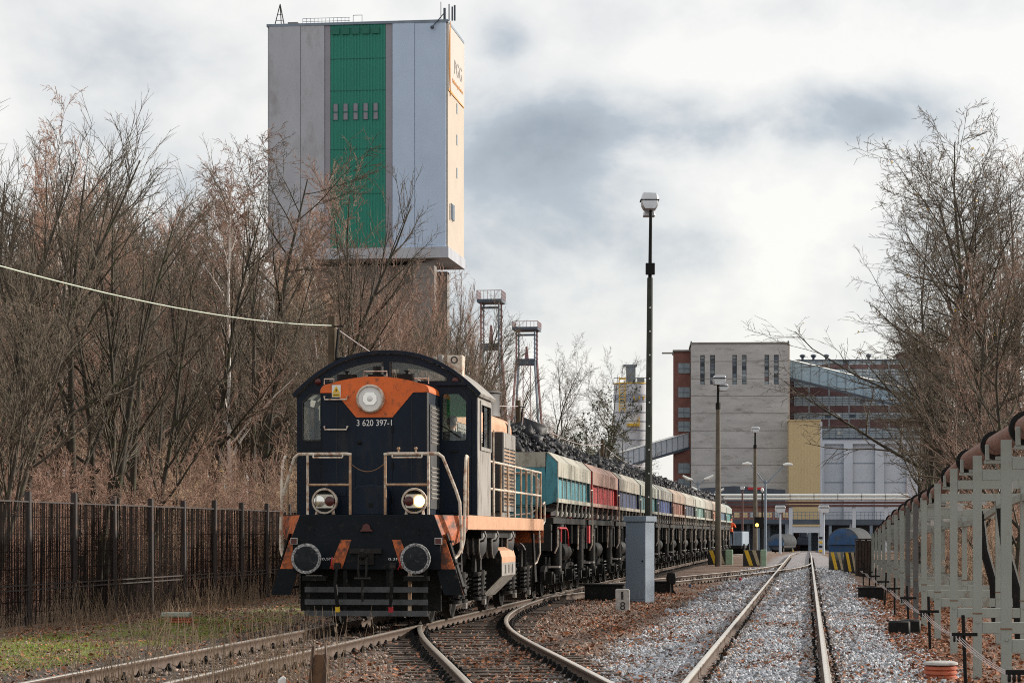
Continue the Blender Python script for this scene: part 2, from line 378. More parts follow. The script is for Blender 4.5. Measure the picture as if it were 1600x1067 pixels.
mat('twig_red', (0.32, 0.20, 0.15), 0.8, var=0.35, scale=1.5, objrand=0.35)
mat('twig_dark', (0.115, 0.09, 0.062), 0.8, var=0.3, scale=1.5, objrand=0.3)
mat('birch_bark', (0.62, 0.58, 0.54), 0.7, var=0.25, scale=4, dirt=((0.09, 0.07, 0.06), 0.3, 5), stretch=(1, 1, 2))
mat('leaf_gold', (0.70, 0.42, 0.03), 0.6, var=0.2, island=0.4)
mat('leaf_dead', (0.23, 0.085, 0.03), 0.7, var=0.3, island=0.6)
mat('leaf_litter', (0.25, 0.095, 0.04), 0.75, var=0.4, scale=6, island=0.75)
mat('needle_green', (0.06, 0.075, 0.035), 0.8, var=0.3, island=0.5)
mat('stone_pale', (0.36, 0.375, 0.405), 0.9, var=0.2, scale=6, island=0.65)
mat('stone_brown', (0.24, 0.18, 0.145), 0.9, var=0.3, scale=6, island=0.65)
mat('dry_stalk', (0.22, 0.155, 0.10), 0.8, var=0.3, scale=2, island=0.4)
mat('grass_green', (0.19, 0.27, 0.02), 0.8, var=0.3, island=0.5)
mat('grass_dry', (0.26, 0.20, 0.11), 0.85, var=0.3, island=0.5)

# ------------------------------------------------------------------ ground and tracks (s = distance right of the line X = 0.122 Y)
def zdrop(Y): return -0.0062 * np.maximum(0, np.asarray(Y, float) - 165)
def zbase(s, Y):
    s = np.asarray(s, float)
    z = np.interp(s, [-60, -14, -11.5, -9.6, -8.4, -5.6, -4.2, -2.6, -1.4, 0.4, 1.6, 2.6, 5, 60], [-.25, -.14, -.10, -.16, -.175, -.175, -.15, -.17, -.155, -.155, -.22, -.34, -.40, -.45])
    return z + zdrop(Y)
def gnoise(a, b):
    return (np.sin(a * 2.1 + b * 1.3) + np.sin(a * 3.7 - b * 2.2 + 1.3) + 0.7 * np.sin(a * 6.3 + b * 4.1 + 0.4) + 0.5 * np.sin(a * 11.0 - b * 7.9)) / 3.2
ss = np.concatenate([[-1800, -900, -400, -160, -80, -40, -25, -18], np.arange(-14.5, 4.5, 0.16), [6, 10, 18, 35, 80, 180, 450, 900, 1800]])
yy = np.concatenate([[-60, -20, 5, 15], np.arange(21, 62, 0.22), np.arange(62, 130, 0.7), np.arange(130, 260, 5), [270, 300, 340, 380, 420, 480, 560, 700, 1000, 1500, 2200, 3200]])
SS, YY = np.meshgrid(ss, yy)
near = (np.abs(SS + 5) < 11) & (YY < 135)
ZZ = zbase(SS, YY) + np.where(near, 0.018 * gnoise(SS * 1.7, YY * 1.1), 0)
V = np.stack([SS + 0.122 * YY, YY, ZZ], -1).reshape(-1, 3)
ni, nj = SS.shape
idx = np.arange(ni * nj).reshape(ni, nj)
Q = np.stack([idx[:-1, :-1], idx[:-1, 1:], idx[1:, 1:], idx[1:, :-1]], -1).reshape(-1, 4)

def ground_material():
    m = bpy.data.materials.new('yard_ground'); m.use_nodes = True
    t = m.node_tree; N = t.nodes; L = t.links; b = N['Principled BSDF']; b.inputs['Roughness'].default_value = 0.95
    g = N.new('ShaderNodeNewGeometry'); sp = N.new('ShaderNodeSeparateXYZ'); L.new(g.outputs['Position'], sp.inputs[0])
    def M(op, a, b_=None, c=None):
        n = N.new('ShaderNodeMath'); n.operation = op
        for i, x in enumerate((a, b_, c)):
            if x is None: continue
            if isinstance(x, (int, float)): n.inputs[i].default_value = x
            else: L.new(x, n.inputs[i])
        return n.outputs[0]
    def noise(sc, det=6, rough=0.6):
        n = N.new('ShaderNodeTexNoise'); n.inputs['Scale'].default_value = sc; n.inputs['Detail'].default_value = det; n.inputs['Roughness'].default_value = rough
        L.new(g.outputs['Position'], n.inputs['Vector']); return n.outputs[0]
    def step(x, a, b_):
        n = N.new('ShaderNodeMapRange'); n.interpolation_type = 'SMOOTHSTEP'; n.inputs[1].default_value = a; n.inputs[2].default_value = b_
        L.new(x, n.inputs[0]); return n.outputs[0]
    def mix(f, a, b_):
        n = N.new('ShaderNodeMix'); n.data_type = 'RGBA'
        for i, x in ((0, f), (6, a), (7, b_)):
            if isinstance(x, tuple): n.inputs[i].default_value = (*x, 1)
            elif isinstance(x, float): n.inputs[i].default_value = x
            else: L.new(x, n.inputs[i])
        return n.outputs[2]
    s = M('SUBTRACT', sp.outputs[0], M('MULTIPLY', sp.outputs[1], 0.122))
    nb = noise(0.8, 5); nf = noise(9, 6); ng = noise(2.2, 6)
    sw = M('ADD', s, M('MULTIPLY', M('SUBTRACT', nb, 0.5), 1.6))
    vo = N.new('ShaderNodeTexVoronoi'); vo.inputs['Scale'].default_value = 16; L.new(g.outputs['Position'], vo.inputs['Vector'])
    vc = N.new('ShaderNodeSeparateColor'); L.new(vo.outputs['Color'], vc.inputs[0])
    soil = mix(nf, (0.045, 0.034, 0.028), (0.17, 0.125, 0.095))
    soil = mix(step(vc.outputs[1], 0.62, 0.7), soil, (0.21, 0.095, 0.05))
    coal_dirt = mix(nf, (0.018, 0.016, 0.015), (0.075, 0.062, 0.052))
    soil = mix(M('MULTIPLY', step(sw, -10.2, -9.0), step(sw, -5.2, -6.2)), soil, coal_dirt)
    left = step(sw, -9.4, -10.2)
    moss = M('MULTIPLY', left, M('MULTIPLY', step(ng, 0.44, 0.56), step(sw, -12.2, -11.2)))
    soil = mix(moss, soil, mix(nf, (0.09, 0.12, 0.015), (0.24, 0.29, 0.05)))
    pale = mix(vc.outputs[0], (0.13, 0.13, 0.14), (0.38, 0.39, 0.42))
    pale = mix(step(vc.outputs[2], 0.72, 0.8), pale, (0.17, 0.085, 0.05))
    zone = M('MULTIPLY', step(sw, -2.7, -1.7), step(sw, 1.9, 1.3))
    L.new(mix(zone, soil, pale), b.inputs['Base Color'])
    bp = N.new('ShaderNodeBump'); bp.inputs['Strength'].default_value = 0.8; bp.inputs['Distance'].default_value = 0.03
    L.new(M('ADD', M('MULTIPLY', vo.outputs[0], -1.0), nf), bp.inputs['Height']); L.new(bp.outputs[0], b.inputs['Normal'])
    MATS['yard_ground'] = m
ground_material()
link_mesh('ground', np_mesh('ground', V, Q, ['yard_ground'], smooth=True), kind='structure', label='bare yard ground with ballast, leaf litter and moss')

def path(sy, y0, y1, step=0.8, smooth=9):
    Y = np.arange(y0, y1 + step, step); a = np.array(sorted(sy))
    s = np.interp(Y, a[:, 0], a[:, 1])
    for _ in range(3):
        pad = np.concatenate([2 * s[0] - s[smooth:0:-1], s, 2 * s[-1] - s[-2:-smooth - 2:-1]])
        s = np.convolve(pad, np.ones(2 * smooth + 1) / (2 * smooth + 1), 'valid')
    return np.stack([s + 0.122 * Y, Y, zdrop(Y)], -1)
RAIL = [(-.07, -.165), (.07, -.165), (.07, -.150), (.012, -.128), (.010, -.045), (.036, -.032), (.036, -.006), (.028, 0), (-.028, 0), (-.036, -.006), (-.036, -.032), (-.010, -.045), (-.012, -.128), (-.07, -.150)]
def rail_mesh(pts, off, dz):
    d = np.gradient(pts, axis=0); d[:, 2] = 0; d /= np.linalg.norm(d, axis=1)[:, None]
    nrm = np.stack([d[:, 1], -d[:, 0], 0 * d[:, 0]], -1)
    pr = np.array(RAIL); k = len(pr)
    ring = pts[:, None, :] + nrm[:, None, :] * (off + pr[None, :, 0:1]) + np.array([0, 0, 1.0]) * (pr[None, :, 1:2] + dz)
    n = len(pts); V = ring.reshape(-1, 3); ii = np.arange(n - 1)[:, None] * k; kk = np.arange(k)[None, :]
    Q = np.stack([ii + kk, ii + (kk + 1) % k, ii + k + (kk + 1) % k, ii + k + kk], -1).reshape(-1, 4)
    mi = np.tile(np.isin(np.arange(k), [6, 7, 8]).astype(int), n - 1)
    return np_mesh('rail', V, Q, ['rail_side', 'rail_top'], mi)
def sleeper_mesh(matname, top):
    b = MB(); b.box(-1.25, 1.25, -.12, .12, top - .14, top)
    b.mi(1)
    for x in (-.72, .72):
        b.box(x - .17, x + .17, -.08, .08, top, top + .014)
        for q in (-.11, .11):
            b.prism([(x + q - .045, top + .014), (x + q + .045, top + .014), (x + q + .012 * (-1 if q > 0 else 1), top + .075), (x + q - .02, top + .06)], lambda a, c, k: (a, .035 if k else -.035, c))
            b.cyl((x + q, 0, top + .01), (x + q, 0, top + .085), .02, n=6)
    return b.mesh('sleeper', [matname, 'black_iron'], bevel=0.0, smooth=False)
SL = {'w': sleeper_mesh('sleeper_wood', -.163), 'c': sleeper_mesh('sleeper_wood', -.178), 'b': sleeper_mesh('sleeper_wood', -.128)}
def track(name, label, sy, y0, y1, kind, dz=0.0, sl0=None, sl1=None, pitch=0.62):
    t = empty(name, (0, 0, 0), 0, label=label, kind='structure')
    p = path(sy, y0, y1, smooth=4 if kind == 'b' else 9)
    for off in (-.72, .72): link_mesh('rail', rail_mesh(p, off, dz), t)
    Y = sl0 if sl0 is not None else y0; rg = random.Random(int(y0 * 7 + dz * 1000)); c = 0
    while Y < (sl1 or y1) and c < 290:
        x = np.interp(Y, p[:, 1], p[:, 0]); x2 = np.interp(Y + .5, p[:, 1], p[:, 0])
        o = bpy.data.objects.new('sleeper', SL[kind]); C.objects.link(o); o.parent = t
        o.location = (x + rg.uniform(-.02, .02), Y, dz + float(zdrop(Y)) + rg.uniform(-.006, .004)); o.rotation_euler = (0, 0, -math.atan((x2 - x) / .5) + rg.uniform(-.012, .012))
        Y += pitch; c += 1
    return t
LOCO_S = [(0, -7.35), (24, -7.2), (38, -7.07), (50, -7.09), (60, -7.13), (80, -7.08), (110, -6.9), (150, -6.57), (220, -6.0), (420, -4.5)]
RIGHT_S = [(0, -.52), (120, -.48), (420, -.3)]
BR_S = [(10, 1.0 - .72), (20, -1.09 - .72), (24.2, -1.93 - .72), (30.3, -3.14 - .72), (35, -4.15 - .72), (40, -5.08 - .72), (46.5, -5.78 - .72), (55, -6.15 - .72), (65, -6.33 - .72), (74, -7.1)]
CR_S = [(54, -7.12), (62, -6.75), (68, -6.1), (76, -4.95), (88, -3.2), (100, -1.6), (110, -.8), (120, -.5), (126, -.49)]
track('railway_track', 'main track under the black and orange locomotive', LOCO_S, 14, 400, 'w', 0, 20, 160)
track('railway_track', 'straight right-hand track over pale grey ballast', RIGHT_S, 14, 400, 'c', -.002, 20, 160)
track('railway_track', 'curved branch track joining the locomotive track at the points', BR_S, 14, 73, 'b', -.005, 20, 60)
track('railway_track', 'crossover track running behind the grey cabinet to the right-hand track', CR_S, 58, 124, 'w', -.008, 66, 112)
LP = path(LOCO_S, 14, 400)
def loco_x(Y): return float(np.interp(Y, LP[:, 1], LP[:, 0]))

# ------------------------------------------------------------------ locomotive (local: x right, y back from the buffer faces, z up)
YL = 38.2
loco = empty('locomotive', (-2.395, YL, 0), -TH, 'black and orange diesel locomotive with cream handrails heading the coal train', 'locomotive')
def lp(name, mats, mb, parent=None, **k): return mb.build(name, mats, parent or loco, **k)
# frame
b = MB(); b.prism_z([(-1.09, .58), (1.09, .58), (1.53, 1.25), (1.53, 12.6), (-1.53, 12.6), (-1.53, 1.25)], 1.74, 1.80); lp('deck', 'black_iron', b)
for sg in (1, -1):
    b = MB(); b.box(min(sg * 1.50, sg * 1.54), max(sg * 1.50, sg * 1.54), 1.26, 12.6, 1.56, 1.795)
    lp('side_sill', 'loco_side_orange', b, bevel=.006)
b = MB(); b.box(-1.53, 1.53, 12.58, 12.62, 1.3, 1.79); lp('rear_beam', 'loco_orange_worn', b)
b = MB(); b.prism_y([(-1.09, 1.80), (1.09, 1.80), (1.24, 1.40), (-1.24, 1.40)], .56, .60); lp('front_panel', 'loco_front', b, bevel=.005)
b = MB(); b.box(-1.2, 1.2, .52, .62, .92, 1.405)
for x in (-1.0, -.85, .85, 1.0):
    for z in (1.48, 1.56): b.cyl((x, .55, z), (x, .565, z), .014, n=6)
bb = lp('buffer_beam', 'loco_front', b, bevel=.008)
for sg in (-1, 1):
    b = MB(); b.prism_y([(-.24, 1.398), (-.41, 1.398), (-.60, .94), (-.39, .94)] if sg < 0 else [(.56, 1.398), (.42, 1.398), (.56, .94), (.74, .94)], .512, .522)
    lp('orange_stripe', 'loco_orange_worn', b, bb)
text('pressure_marking', '0,5Mpa', (-.72, .515, 1.06), (1, 0, 0), (0, 0, 1), .28, .05, 'white_paint', bb)
text('pressure_marking', '0,3Mpa', (.36, .515, 1.06), (1, 0, 0), (0, 0, 1), .28, .05, 'white_paint', bb)
for sg in (-1, 1):
    b = MB(); b.add([(sg * 1.09, .58, 1.795), (sg * 1.54, 1.27, 1.795), (sg * 1.54, 1.27, 1.56), (sg * 1.42, 1.1, 1.36), (sg * 1.22, .6, 1.22)], [(0, 1, 2, 3, 4)])
    b.add([(sg * 1.10, .60, 1.795), (sg * 1.53, 1.29, 1.795), (sg * 1.53, 1.29, 1.56), (sg * 1.41, 1.12, 1.36), (sg * 1.21, .62, 1.22)], [(4, 3, 2, 1, 0)])
    lp('corner_plate', 'loco_orange_worn', b, smooth=False)
    b = MB(); b.prism_y([(sg * 1.14, 1.40), (sg * 1.27, 1.40), (sg * 1.56, .52), (sg * 1.25, .52), (sg * 1.14, .86)], .60, .625)
    sp_ = lp('step_plate', 'loco_orange_worn', b, bevel=.004)
    b = MB(); b.prism_y([(sg * 1.145, .93), (sg * 1.43, .93), (sg * 1.562, .515), (sg * 1.248, .515), (sg * 1.142, .86)], .588, .598); lp('grime_band', 'loco_front', b, sp_)
    b = MB(); b.prism_y([(sg * 1.27, 1.50), (sg * 1.29, 1.50), (sg * 1.58, .54), (sg * 1.56, .52)], .63, .86); lp('step_guard', 'black_iron', b)
    for z, x0, x1 in ((.62, 1.22, 1.58), (1.0, 1.18, 1.45), (1.36, 1.15, 1.36)):
        b = MB(); b.box(min(sg * x0, sg * x1), max(sg * x0, sg * x1), .64, 1.1, z, z + .03); lp('step_tread', 'black_iron', b)
    b = MB(); b.box(sg * 1.17 - .06, sg * 1.17 + .06, .47, .52, 1.32, 1.43); tl = lp('tail_lamp', 'worn_steel', b, bevel=.006)
    b = MB(); b.box(sg * 1.17 - .045, sg * 1.17 + .045, .462, .47, 1.335, 1.415); lp('red_lens', 'lamp_red', b, tl)
b = MB(); b.prism_y([(-.1, 1.53), (.1, 1.53), (.1, 1.55), (.07, 1.56), (.055, 1.63), (.0, 1.66), (-.055, 1.63), (-.07, 1.56), (-.1, 1.55)], .50, .57); lp('red_tail_signal', 'lamp_red', b, bevel=.004)
# buffers
for sg in (-1, 1):
    for y0, dr in ((0, 1), (13.1, -1)):
        b = MB(); b.lathe((sg * .875, y0, 1.10), (0, dr, 0), [(.10, .0), (.215, .006), (.222, .03), (.20, .05), (.09, .07), (.09, .3), (.13, .3), (.15, .52)], 28)
        bu = lp('buffer', 'buffer_face', b)
        b = MB(); b.lathe((sg * .875, y0, 1.10), (0, dr, 0), [(.196, .0045), (.212, .001), (.24, .008), (.243, .03), (.225, .05)], 32, False); lp('worn_rim', 'buffer_ring', b, bu)
# coupling and hoses
b = MB(); b.box(-.26, .26, .44, .52, 1.18, 1.26); b.box(-.13, .13, .46, .52, 1.0, 1.18); b.bar((0, .5, 1.1), (0, .22, 1.1), .06, .12)
b.tube([(0, .22, 1.1), (0, .14, 1.14), (0, .12, 1.2), (0, .17, 1.23)], .035, 6); hk = lp('coupling_hook', 'greasy_iron', b)
b = MB()
for x in (-.06, .06): b.tube([(x, .2, 1.12), (x * 1.1, .17, .92), (x * .9, .18, .78)], .02, 6)
b.cyl((-.13, .18, .78), (.13, .18, .78), .028, n=8); b.tube([(0, .18, .78), (0, .19, .6), (.0, .2, .42)], .022, 6); lp('screw_link', 'greasy_iron', b, hk)
for sg in (-1, 1):
    b = MB(); b.cyl((sg * .45, .52, 1.0), (sg * .45, .40, 1.0), .03, n=8); b.box(sg * .45 - .05, sg * .45 + .05, .38, .44, .93, 1.03); lp('brake_valve', 'greasy_iron', b)
    b = MB(); b.tube([(sg * .45, .42, .95), (sg * .45, .32, .88), (sg * .46, .28, .7), (sg * .44, .29, .5), (sg * .43, .33, .3)], [.028, .03, .03, .03, .026], 8); ho = lp('brake_hose', 'black_iron', b)
    b = MB(); b.cyl((sg * .43, .33, .33), (sg * .43, .34, .25), .04, n=8); lp('hose_end', 'red_paint' if sg > 0 else 'yellow_paint', b, ho)
    b = MB(); b.tube([(sg * .55, .5, 1.12), (sg * .56, .46, 1.0), (sg * .52, .46, .92)], .012, 6); lp('valve_handle', 'red_paint', b)
    b = MB(); b.box(sg * .82 - .19, sg * .82 + .19, .36, .62, .74, .82); st = lp('shunter_step', 'black_iron', b, bevel=.004)
    b = MB(); b.box(sg * .82 - .13, sg * .82 + .13, .356, .40, .822, .83); lp('worn_edge', 'worn_steel', b, st)
# plough of horizontal bars
for z in (.60, .40, .22):
    b = MB(); b.box(-1.0, 1.0, .50, .53, z - .045, z + .045); lp('plough_bar', 'plough_grey', b, bevel=.004)
for x in (-.95, -.35, .35, .70, .95):
    b = MB(); b.bar((x, .56, .95), (x, .545, .17), .06, .02, (0, 1, 0)); lp('plough_upright', 'rust_rail' if x == .70 else 'black_iron', b)
b = MB(); b.box(-1.15, 1.15, .9, .95, .25, .95); lp('pilot_plate', 'black_iron', b)
# short hood
def hood_profile(hw, zs, zc, base, r=.13, n=5):
    pr = [(-hw, base), (-hw, zs - r)]
    for i in range(1, n + 1): a = math.pi * .5 * i / n; pr.append((-hw + r * (1 - math.cos(a)), zs - r + r * math.sin(a)))
    for i in range(1, 8): x = -hw + r + (2 * hw - 2 * r) * i / 8; pr.append((x, zs + (zc - zs) * (1 - (x / (hw - r)) ** 2)))
    return pr + [(-x, z) for x, z in reversed(pr[:n + 2])]
b = MB(); b.prism_y(hood_profile(.895, 3.93, 4.05, 1.80), 1.25, 2.42); hood = lp('short_hood', 'loco_blue', b, bevel=.01)
b = MB(); b.prism_y(hood_profile(.901, 3.936, 4.056, 3.79), 1.246, 2.40); lp('orange_top', 'loco_orange', b, hood)
b = MB(); b.prism_y([(-.9, 3.80), (.9, 3.80), (.64, 3.79), (.30, 3.39), (-.30, 3.39), (-.64, 3.79)], 1.238, 1.25); lp('orange_chevron', 'loco_orange', b, hood)
b = MB(); b.box(-.298, .298, 1.236, 1.25, 1.83, 3.383); dr_ = lp('front_door', 'loco_blue', b, hood, bevel=.004)
b = MB(); b.lathe((-.24, 1.236, 2.98), (0, -1, 0), [(.035, 0), (.035, .03), (.015, .05)], 10); lp('door_knob', 'black_iron', b, hood)
for x in (-.88, .88):
    b = MB(); b.box(x - .012, x + .012, 1.243, 1.252, 1.82, 3.79); lp('corner_seam', 'loco_grey' if x > 0 else 'loco_front', b, hood)
b = MB(); b.box(-.885, -.31, 1.2445, 1.25, 1.82, 2.6); lp('lower_panel', 'loco_blue', b, hood, bevel=.003)
text('fleet_number', '3 620 397-1', (-.29, 1.236, 3.25), (1, 0, 0), (0, 0, 1), .58, .10, 'white_paint', hood)
for z in (3.68, 3.19):
    b = MB(); b.tube([(-.82, 1.25, z + .05), (-.82, 1.19, z + .05), (-.81, 1.18, z), (-.45, 1.18, z), (-.44, 1.19, z + .05), (-.44, 1.25, z + .05)], .013, 8); lp('grab_handle', 'cream_rail', b, hood)
b = MB(); b.lathe((-.06, 1.238, 3.69), (0, -1, 0), [(.235, 0), (.235, .05), (.215, .09), (.20, .09), (.195, .06)], 36, False); hl = lp('headlamp', 'cream_rail', b)
b = MB(); b.lathe((-.06, 1.238, 3.69), (0, -1, 0), [(.195, .02), (.195, .06), (.13, .066), (.06, .07), (.02, .07)], 32); lp('lens', 'lamp_white', b, hl)
b = MB(); b.prism_y([(-.06 + .12 * math.cos(a), 3.69 + .12 * math.sin(a)) for a in [R(x) for x in (20, 60, 120, 160, 200, 240, 300, 340)]], 1.158, 1.172); lp('reflector', 'lamp_chrome', b, hl)
b = MB(); b.lathe((-.06, 1.16, 3.69), (0, -1, 0), [(.05, 0), (.045, .012), (.02, .02)], 20); lp('bulb', 'lamp_white', b, hl)
b = MB(); b.box(-.70, -.555, 1.228, 1.238, 3.72, 3.92); sg_ = lp('warning_sign', 'white_paint', b)
b = MB(); b.prism_y([(-.69, 3.79), (-.565, 3.79), (-.6275, 3.905)], 1.224, 1.228); lp('yellow_triangle', 'yellow_paint', b, sg_)
b = MB(); b.prism_y([(-.62, 3.865), (-.645, 3.83), (-.628, 3.832), (-.637, 3.80), (-.605, 3.84), (-.624, 3.838)], 1.221, 1.224); lp('lightning_bolt', 'black_paint', b, sg_)
b = MB(); b.box(-.69, -.565, 1.224, 1.228, 3.73, 3.78); lp('yellow_strip', 'yellow_paint', b, sg_)
text('warning_words', 'UWAGA', (-.68, 1.223, 3.742), (1, 0, 0), (0, 0, 1), .105, .028, 'black_paint', sg_)
for x in (-.50, .50):
    b = MB(); b.cyl((x, 1.5, 3.95), (x, 1.5, 4.10), .17, n=18); b.cyl((x, 1.5, 4.10), (x, 1.5, 4.16), .03, n=8); b.cyl((x, 1.5, 4.15), (x, 1.5, 4.165), .055, n=10)
    lp('hood_vent', 'black_iron', b, hood)
b = MB(); b.box(-.13, .13, 1.38, 1.62, 4.03, 4.10); b.cyl((0, 1.6, 4.1), (0, 1.6, 4.24), .09, n=12); lp('horn_box', 'black_iron', b, hood)
for x0, x1, z in ((-.2, .18, 4.06), (-.86, -.70, 3.94), (.62, .87, 3.94)):
    b = MB(); b.tube([(x0, 1.4, z), (x0, 1.4, z + .09), (x1, 1.4, z + .09), (x1, 1.4, z)], .011, 6); lp('roof_handle', 'cream_rail', b, hood)
b = MB(); b.box(.896, .912, 1.32, 2.3, 1.9, 3.6); pv = lp('side_panel', 'loco_dark_side', b)
for i in range(22):
    z = 2.05 + i * .07
    if .0 < (z - 2.55) < .35: continue
    b = MB(); b.add([(.912, 1.42, z), (.912, 2.2, z), (.935, 2.2, z + .025), (.935, 1.42, z + .025), (.912, 1.42, z + .045), (.912, 2.2, z + .045)], [(0, 1, 2, 3), (3, 2, 5, 4), (0, 3, 4), (1, 5, 2)]); lp('louvre', 'loco_grey', b, pv, smooth=False)
b = MB(); b.prism_y([(-.30, 1.80), (.27, 1.80), (.27, 2.2), (.20, 2.26), (-.0, 2.285), (-.23, 2.26), (-.30, 2.2)], .92, 1.22); tb = lp('tool_box', 'loco_blue', b, bevel=.01)
b = MB(); b.box(-.03, .03, .90, .92, 1.93, 1.99); lp('box_catch', 'black_iron', b, tb)
for z in (2.05, 2.6, 3.2):
    b = MB(); b.cyl((.30, 1.228, z - .06), (.30, 1.228, z + .06), .014, n=8); lp('door_hinge', 'black_iron', b, hood)
for x in (-.62, .62):
    b = MB(); b.box(x - .004, x + .004, 1.2425, 1.25, 1.85, 3.7); lp('panel_seam', 'black_paint', b, hood)
b = MB()
for k in range(31):
    x = -1.45 + 2.9 * k / 30; z = 3.80 + .73 * (1 - (abs(x) / 1.55) ** 2.3) - .085
    b.lathe((x, 2.396, z), (0, -1, 0), [(.012, 0), (.010, .006), (.003, .009)], 6)
for k in range(15):
    for x in (-1.49, 1.49): b.lathe((x, 2.396, 1.9 + k * .125), (0, -1, 0), [(.012, 0), (.010, .006), (.003, .009)], 6)
tag(lp('rivets', 'loco_blue', b), kind='stuff')
for x in (-.6, .58):
    b = MB(); b.box(x - .14, x + .14, 1.236, 1.25, 2.1, 2.34); lp('access_cover', 'loco_blue', b, hood, bevel=.006)
# twin lamps on the deck
for sg in (-1, 1):
    cx_ = sg * .735 - .01
    b = MB(); b.lathe((cx_, .86, 2.02), (0, -1, 0), [(.19, -.16), (.205, -.02), (.212, .02), (.205, .04), (.18, .045), (.175, .01)], 36, False)
    b.bar((cx_ - .14, .88, 1.80), (cx_ - .12, .9, 1.9), .05, .03); b.bar((cx_ + .14, .88, 1.80), (cx_ + .12, .9, 1.9), .05, .03); h = lp('deck_headlight', 'cream_rail', b)
    b = MB(); b.lathe((cx_, .86, 2.02), (0, -1, 0), [(.178, -.01), (.178, .012), (.05, .013)], 30); lp('back_plate', 'black_iron', b, h)
    b = MB(); b.prism_y([(cx_ - .15, 1.965), (cx_ - .13, 1.91), (cx_ + .13, 1.91), (cx_ + .15, 1.965), (cx_ + .15, 2.085), (cx_ + .13, 2.13), (cx_ - .13, 2.13), (cx_ - .15, 2.085)], .838, .846); lp('lamp_plate', 'cab_inside', b, h)
    for dx, mt in ((-.085, 'lamp_chrome' if sg < 0 else 'lamp_red'), (.085, 'lamp_red' if sg < 0 else 'lamp_on')):
        r_ = .088 if mt != 'lamp_red' else .078
        b = MB(); b.lathe((cx_ + dx, .838, 2.02), (0, -1, 0), [(r_, 0), (r_, .012), (r_ * .6, .022), (.01, .026)], 24); lp('lamp', mt, b, h)
# front handrails
for sg in (-1, 1):
    xi, xo = sg * .285, sg * .96
    xm = sg * .985
    b = MB(); b.tube([(xi, .64, 1.78), (xi, .64, 2.76)], .022, 8); lp('rail_post', 'rust_rail', b)
    b = MB(); b.tube([(xm, .66, 1.78), (xm, .66, 2.77)], .022, 8); lp('rail_post', 'cream_rail', b)
    b = MB(); b.tube([(xi, .64, 2.28), (xm, .66, 2.28)], .02, 8); lp('mid_rail', 'rust_rail', b)
    b = MB(); b.tube([(xi - sg * .02, .64, 2.76), (xi + sg * .05, .64, 2.775), (xm, .66, 2.775), (sg * 1.14, .68, 2.775), (sg * 1.21, .7, 2.72), (sg * 1.27, .74, 2.56), (sg * 1.40, .84, 2.2), (sg * 1.46, .88, 2.0), (sg * 1.48, .9, 1.5), (sg * 1.48, .9, 1.25), (sg * 1.44, .84, 1.15), (sg * 1.36, .68, 1.06)], .026, 8); lp('front_handrail', 'cream_rail', b)
    b = MB(); b.tube([(sg * 1.50, 1.52, 2.74), (sg * 1.50, 1.35, 2.76), (sg * 1.51, 1.22, 2.68), (sg * 1.51, 1.13, 2.4), (sg * 1.51, 1.1, 1.9), (sg * 1.5, 1.06, 1.4), (sg * 1.46, 1.0, 1.18)], .024, 8); lp('step_handrail', 'cream_rail', b)
    b = MB(); b.tube([(sg * 1.50, 1.50, 1.8), (sg * 1.50, 1.50, 2.75)], .022, 8); lp('rail_post', 'rust_rail', b)
    b = MB(); b.tube([(xi + sg * .12, .60, 2.715), (xi + sg * .60, .60, 2.715)], .014, 6); b.tube([(xi + sg * .12, .60, 2.715), (xi + sg * .12, .64, 2.775)], .012, 6); b.tube([(xi + sg * .60, .60, 2.715), (xi + sg * .60, .64, 2.775)], .012, 6); lp('cable_hanger', 'cream_rail', b)
for x in (.50, .78):
    b = MB(); b.cyl((x, .65, 2.77), (x, .65, 2.84), .014, n=6); b.lathe((x, .65, 2.84), (0, 0, 1), [(.012, -.01), (.03, .015), (.02, .04)], 8); lp('rail_knob', 'rust_rail', b)
b = MB(); b.tube([(-.285 + .57 * i / 12, .64, 2.63 - .14 * (1 - ((i - 6) / 6) ** 2)) for i in range(13)], .009, 5); lp('safety_chain', 'rust_band', b)
# cab: hollow, with openings
CF, CB = 2.42, 4.15
def roofz(x): return 3.80 + .73 * (1 - (abs(x) / 1.55) ** 2.3)
arch = [(1.53 - 3.06 * i / 24, roofz(1.53 - 3.06 * i / 24) - .03) for i in range(25)]
def upper_win(a, c):
    lo = [(a, 4.05), (c, 4.05)]
    hi = [(c + (a - c) * i / 8, roofz(c + (a - c) * i / 8) - .16) for i in range(9)]
    return [p for p in lo + hi if p[1] >= 4.05]
win_l = [(-1.42, 3.70), (-1.28, 3.83), (-.93, 3.83), (-.93, 3.07), (-1.39, 3.07), (-1.42, 3.10)]
win_r = [(.95, 3.08), (.98, 3.05), (1.32, 3.05), (1.35, 3.08), (1.35, 3.70), (1.22, 3.83), (.98, 3.83), (.95, 3.80)]
up_l, up_r = upper_win(-1.0, -.08), upper_win(.08, 1.0)
cab = plate('cab_front', [(-1.53, 1.80), (1.53, 1.80)] + arch, [win_l, win_r, up_l, up_r], CF, .05, 'loco_blue', loco)
for wpoly in (win_l, win_r, up_l, up_r):
    b = MB(); b.prism_y([(sum(p[0] for p in wpoly) / len(wpoly) + (x - sum(p[0] for p in wpoly) / len(wpoly)) * 1.03, z) for x, z in wpoly], CF - .004, CF + .004)
    lp('window_pane', 'cab_glass', b)
    cxm = sum(p[0] for p in wpoly) / len(wpoly); czm = sum(p[1] for p in wpoly) / len(wpoly)
    outer = [(cxm + (x - cxm) * 1.07 + .0, czm + (z - czm) * 1.06) for x, z in wpoly]
    plate('window_seal', outer, [wpoly], CF - .03, .02, 'black_paint', cab)
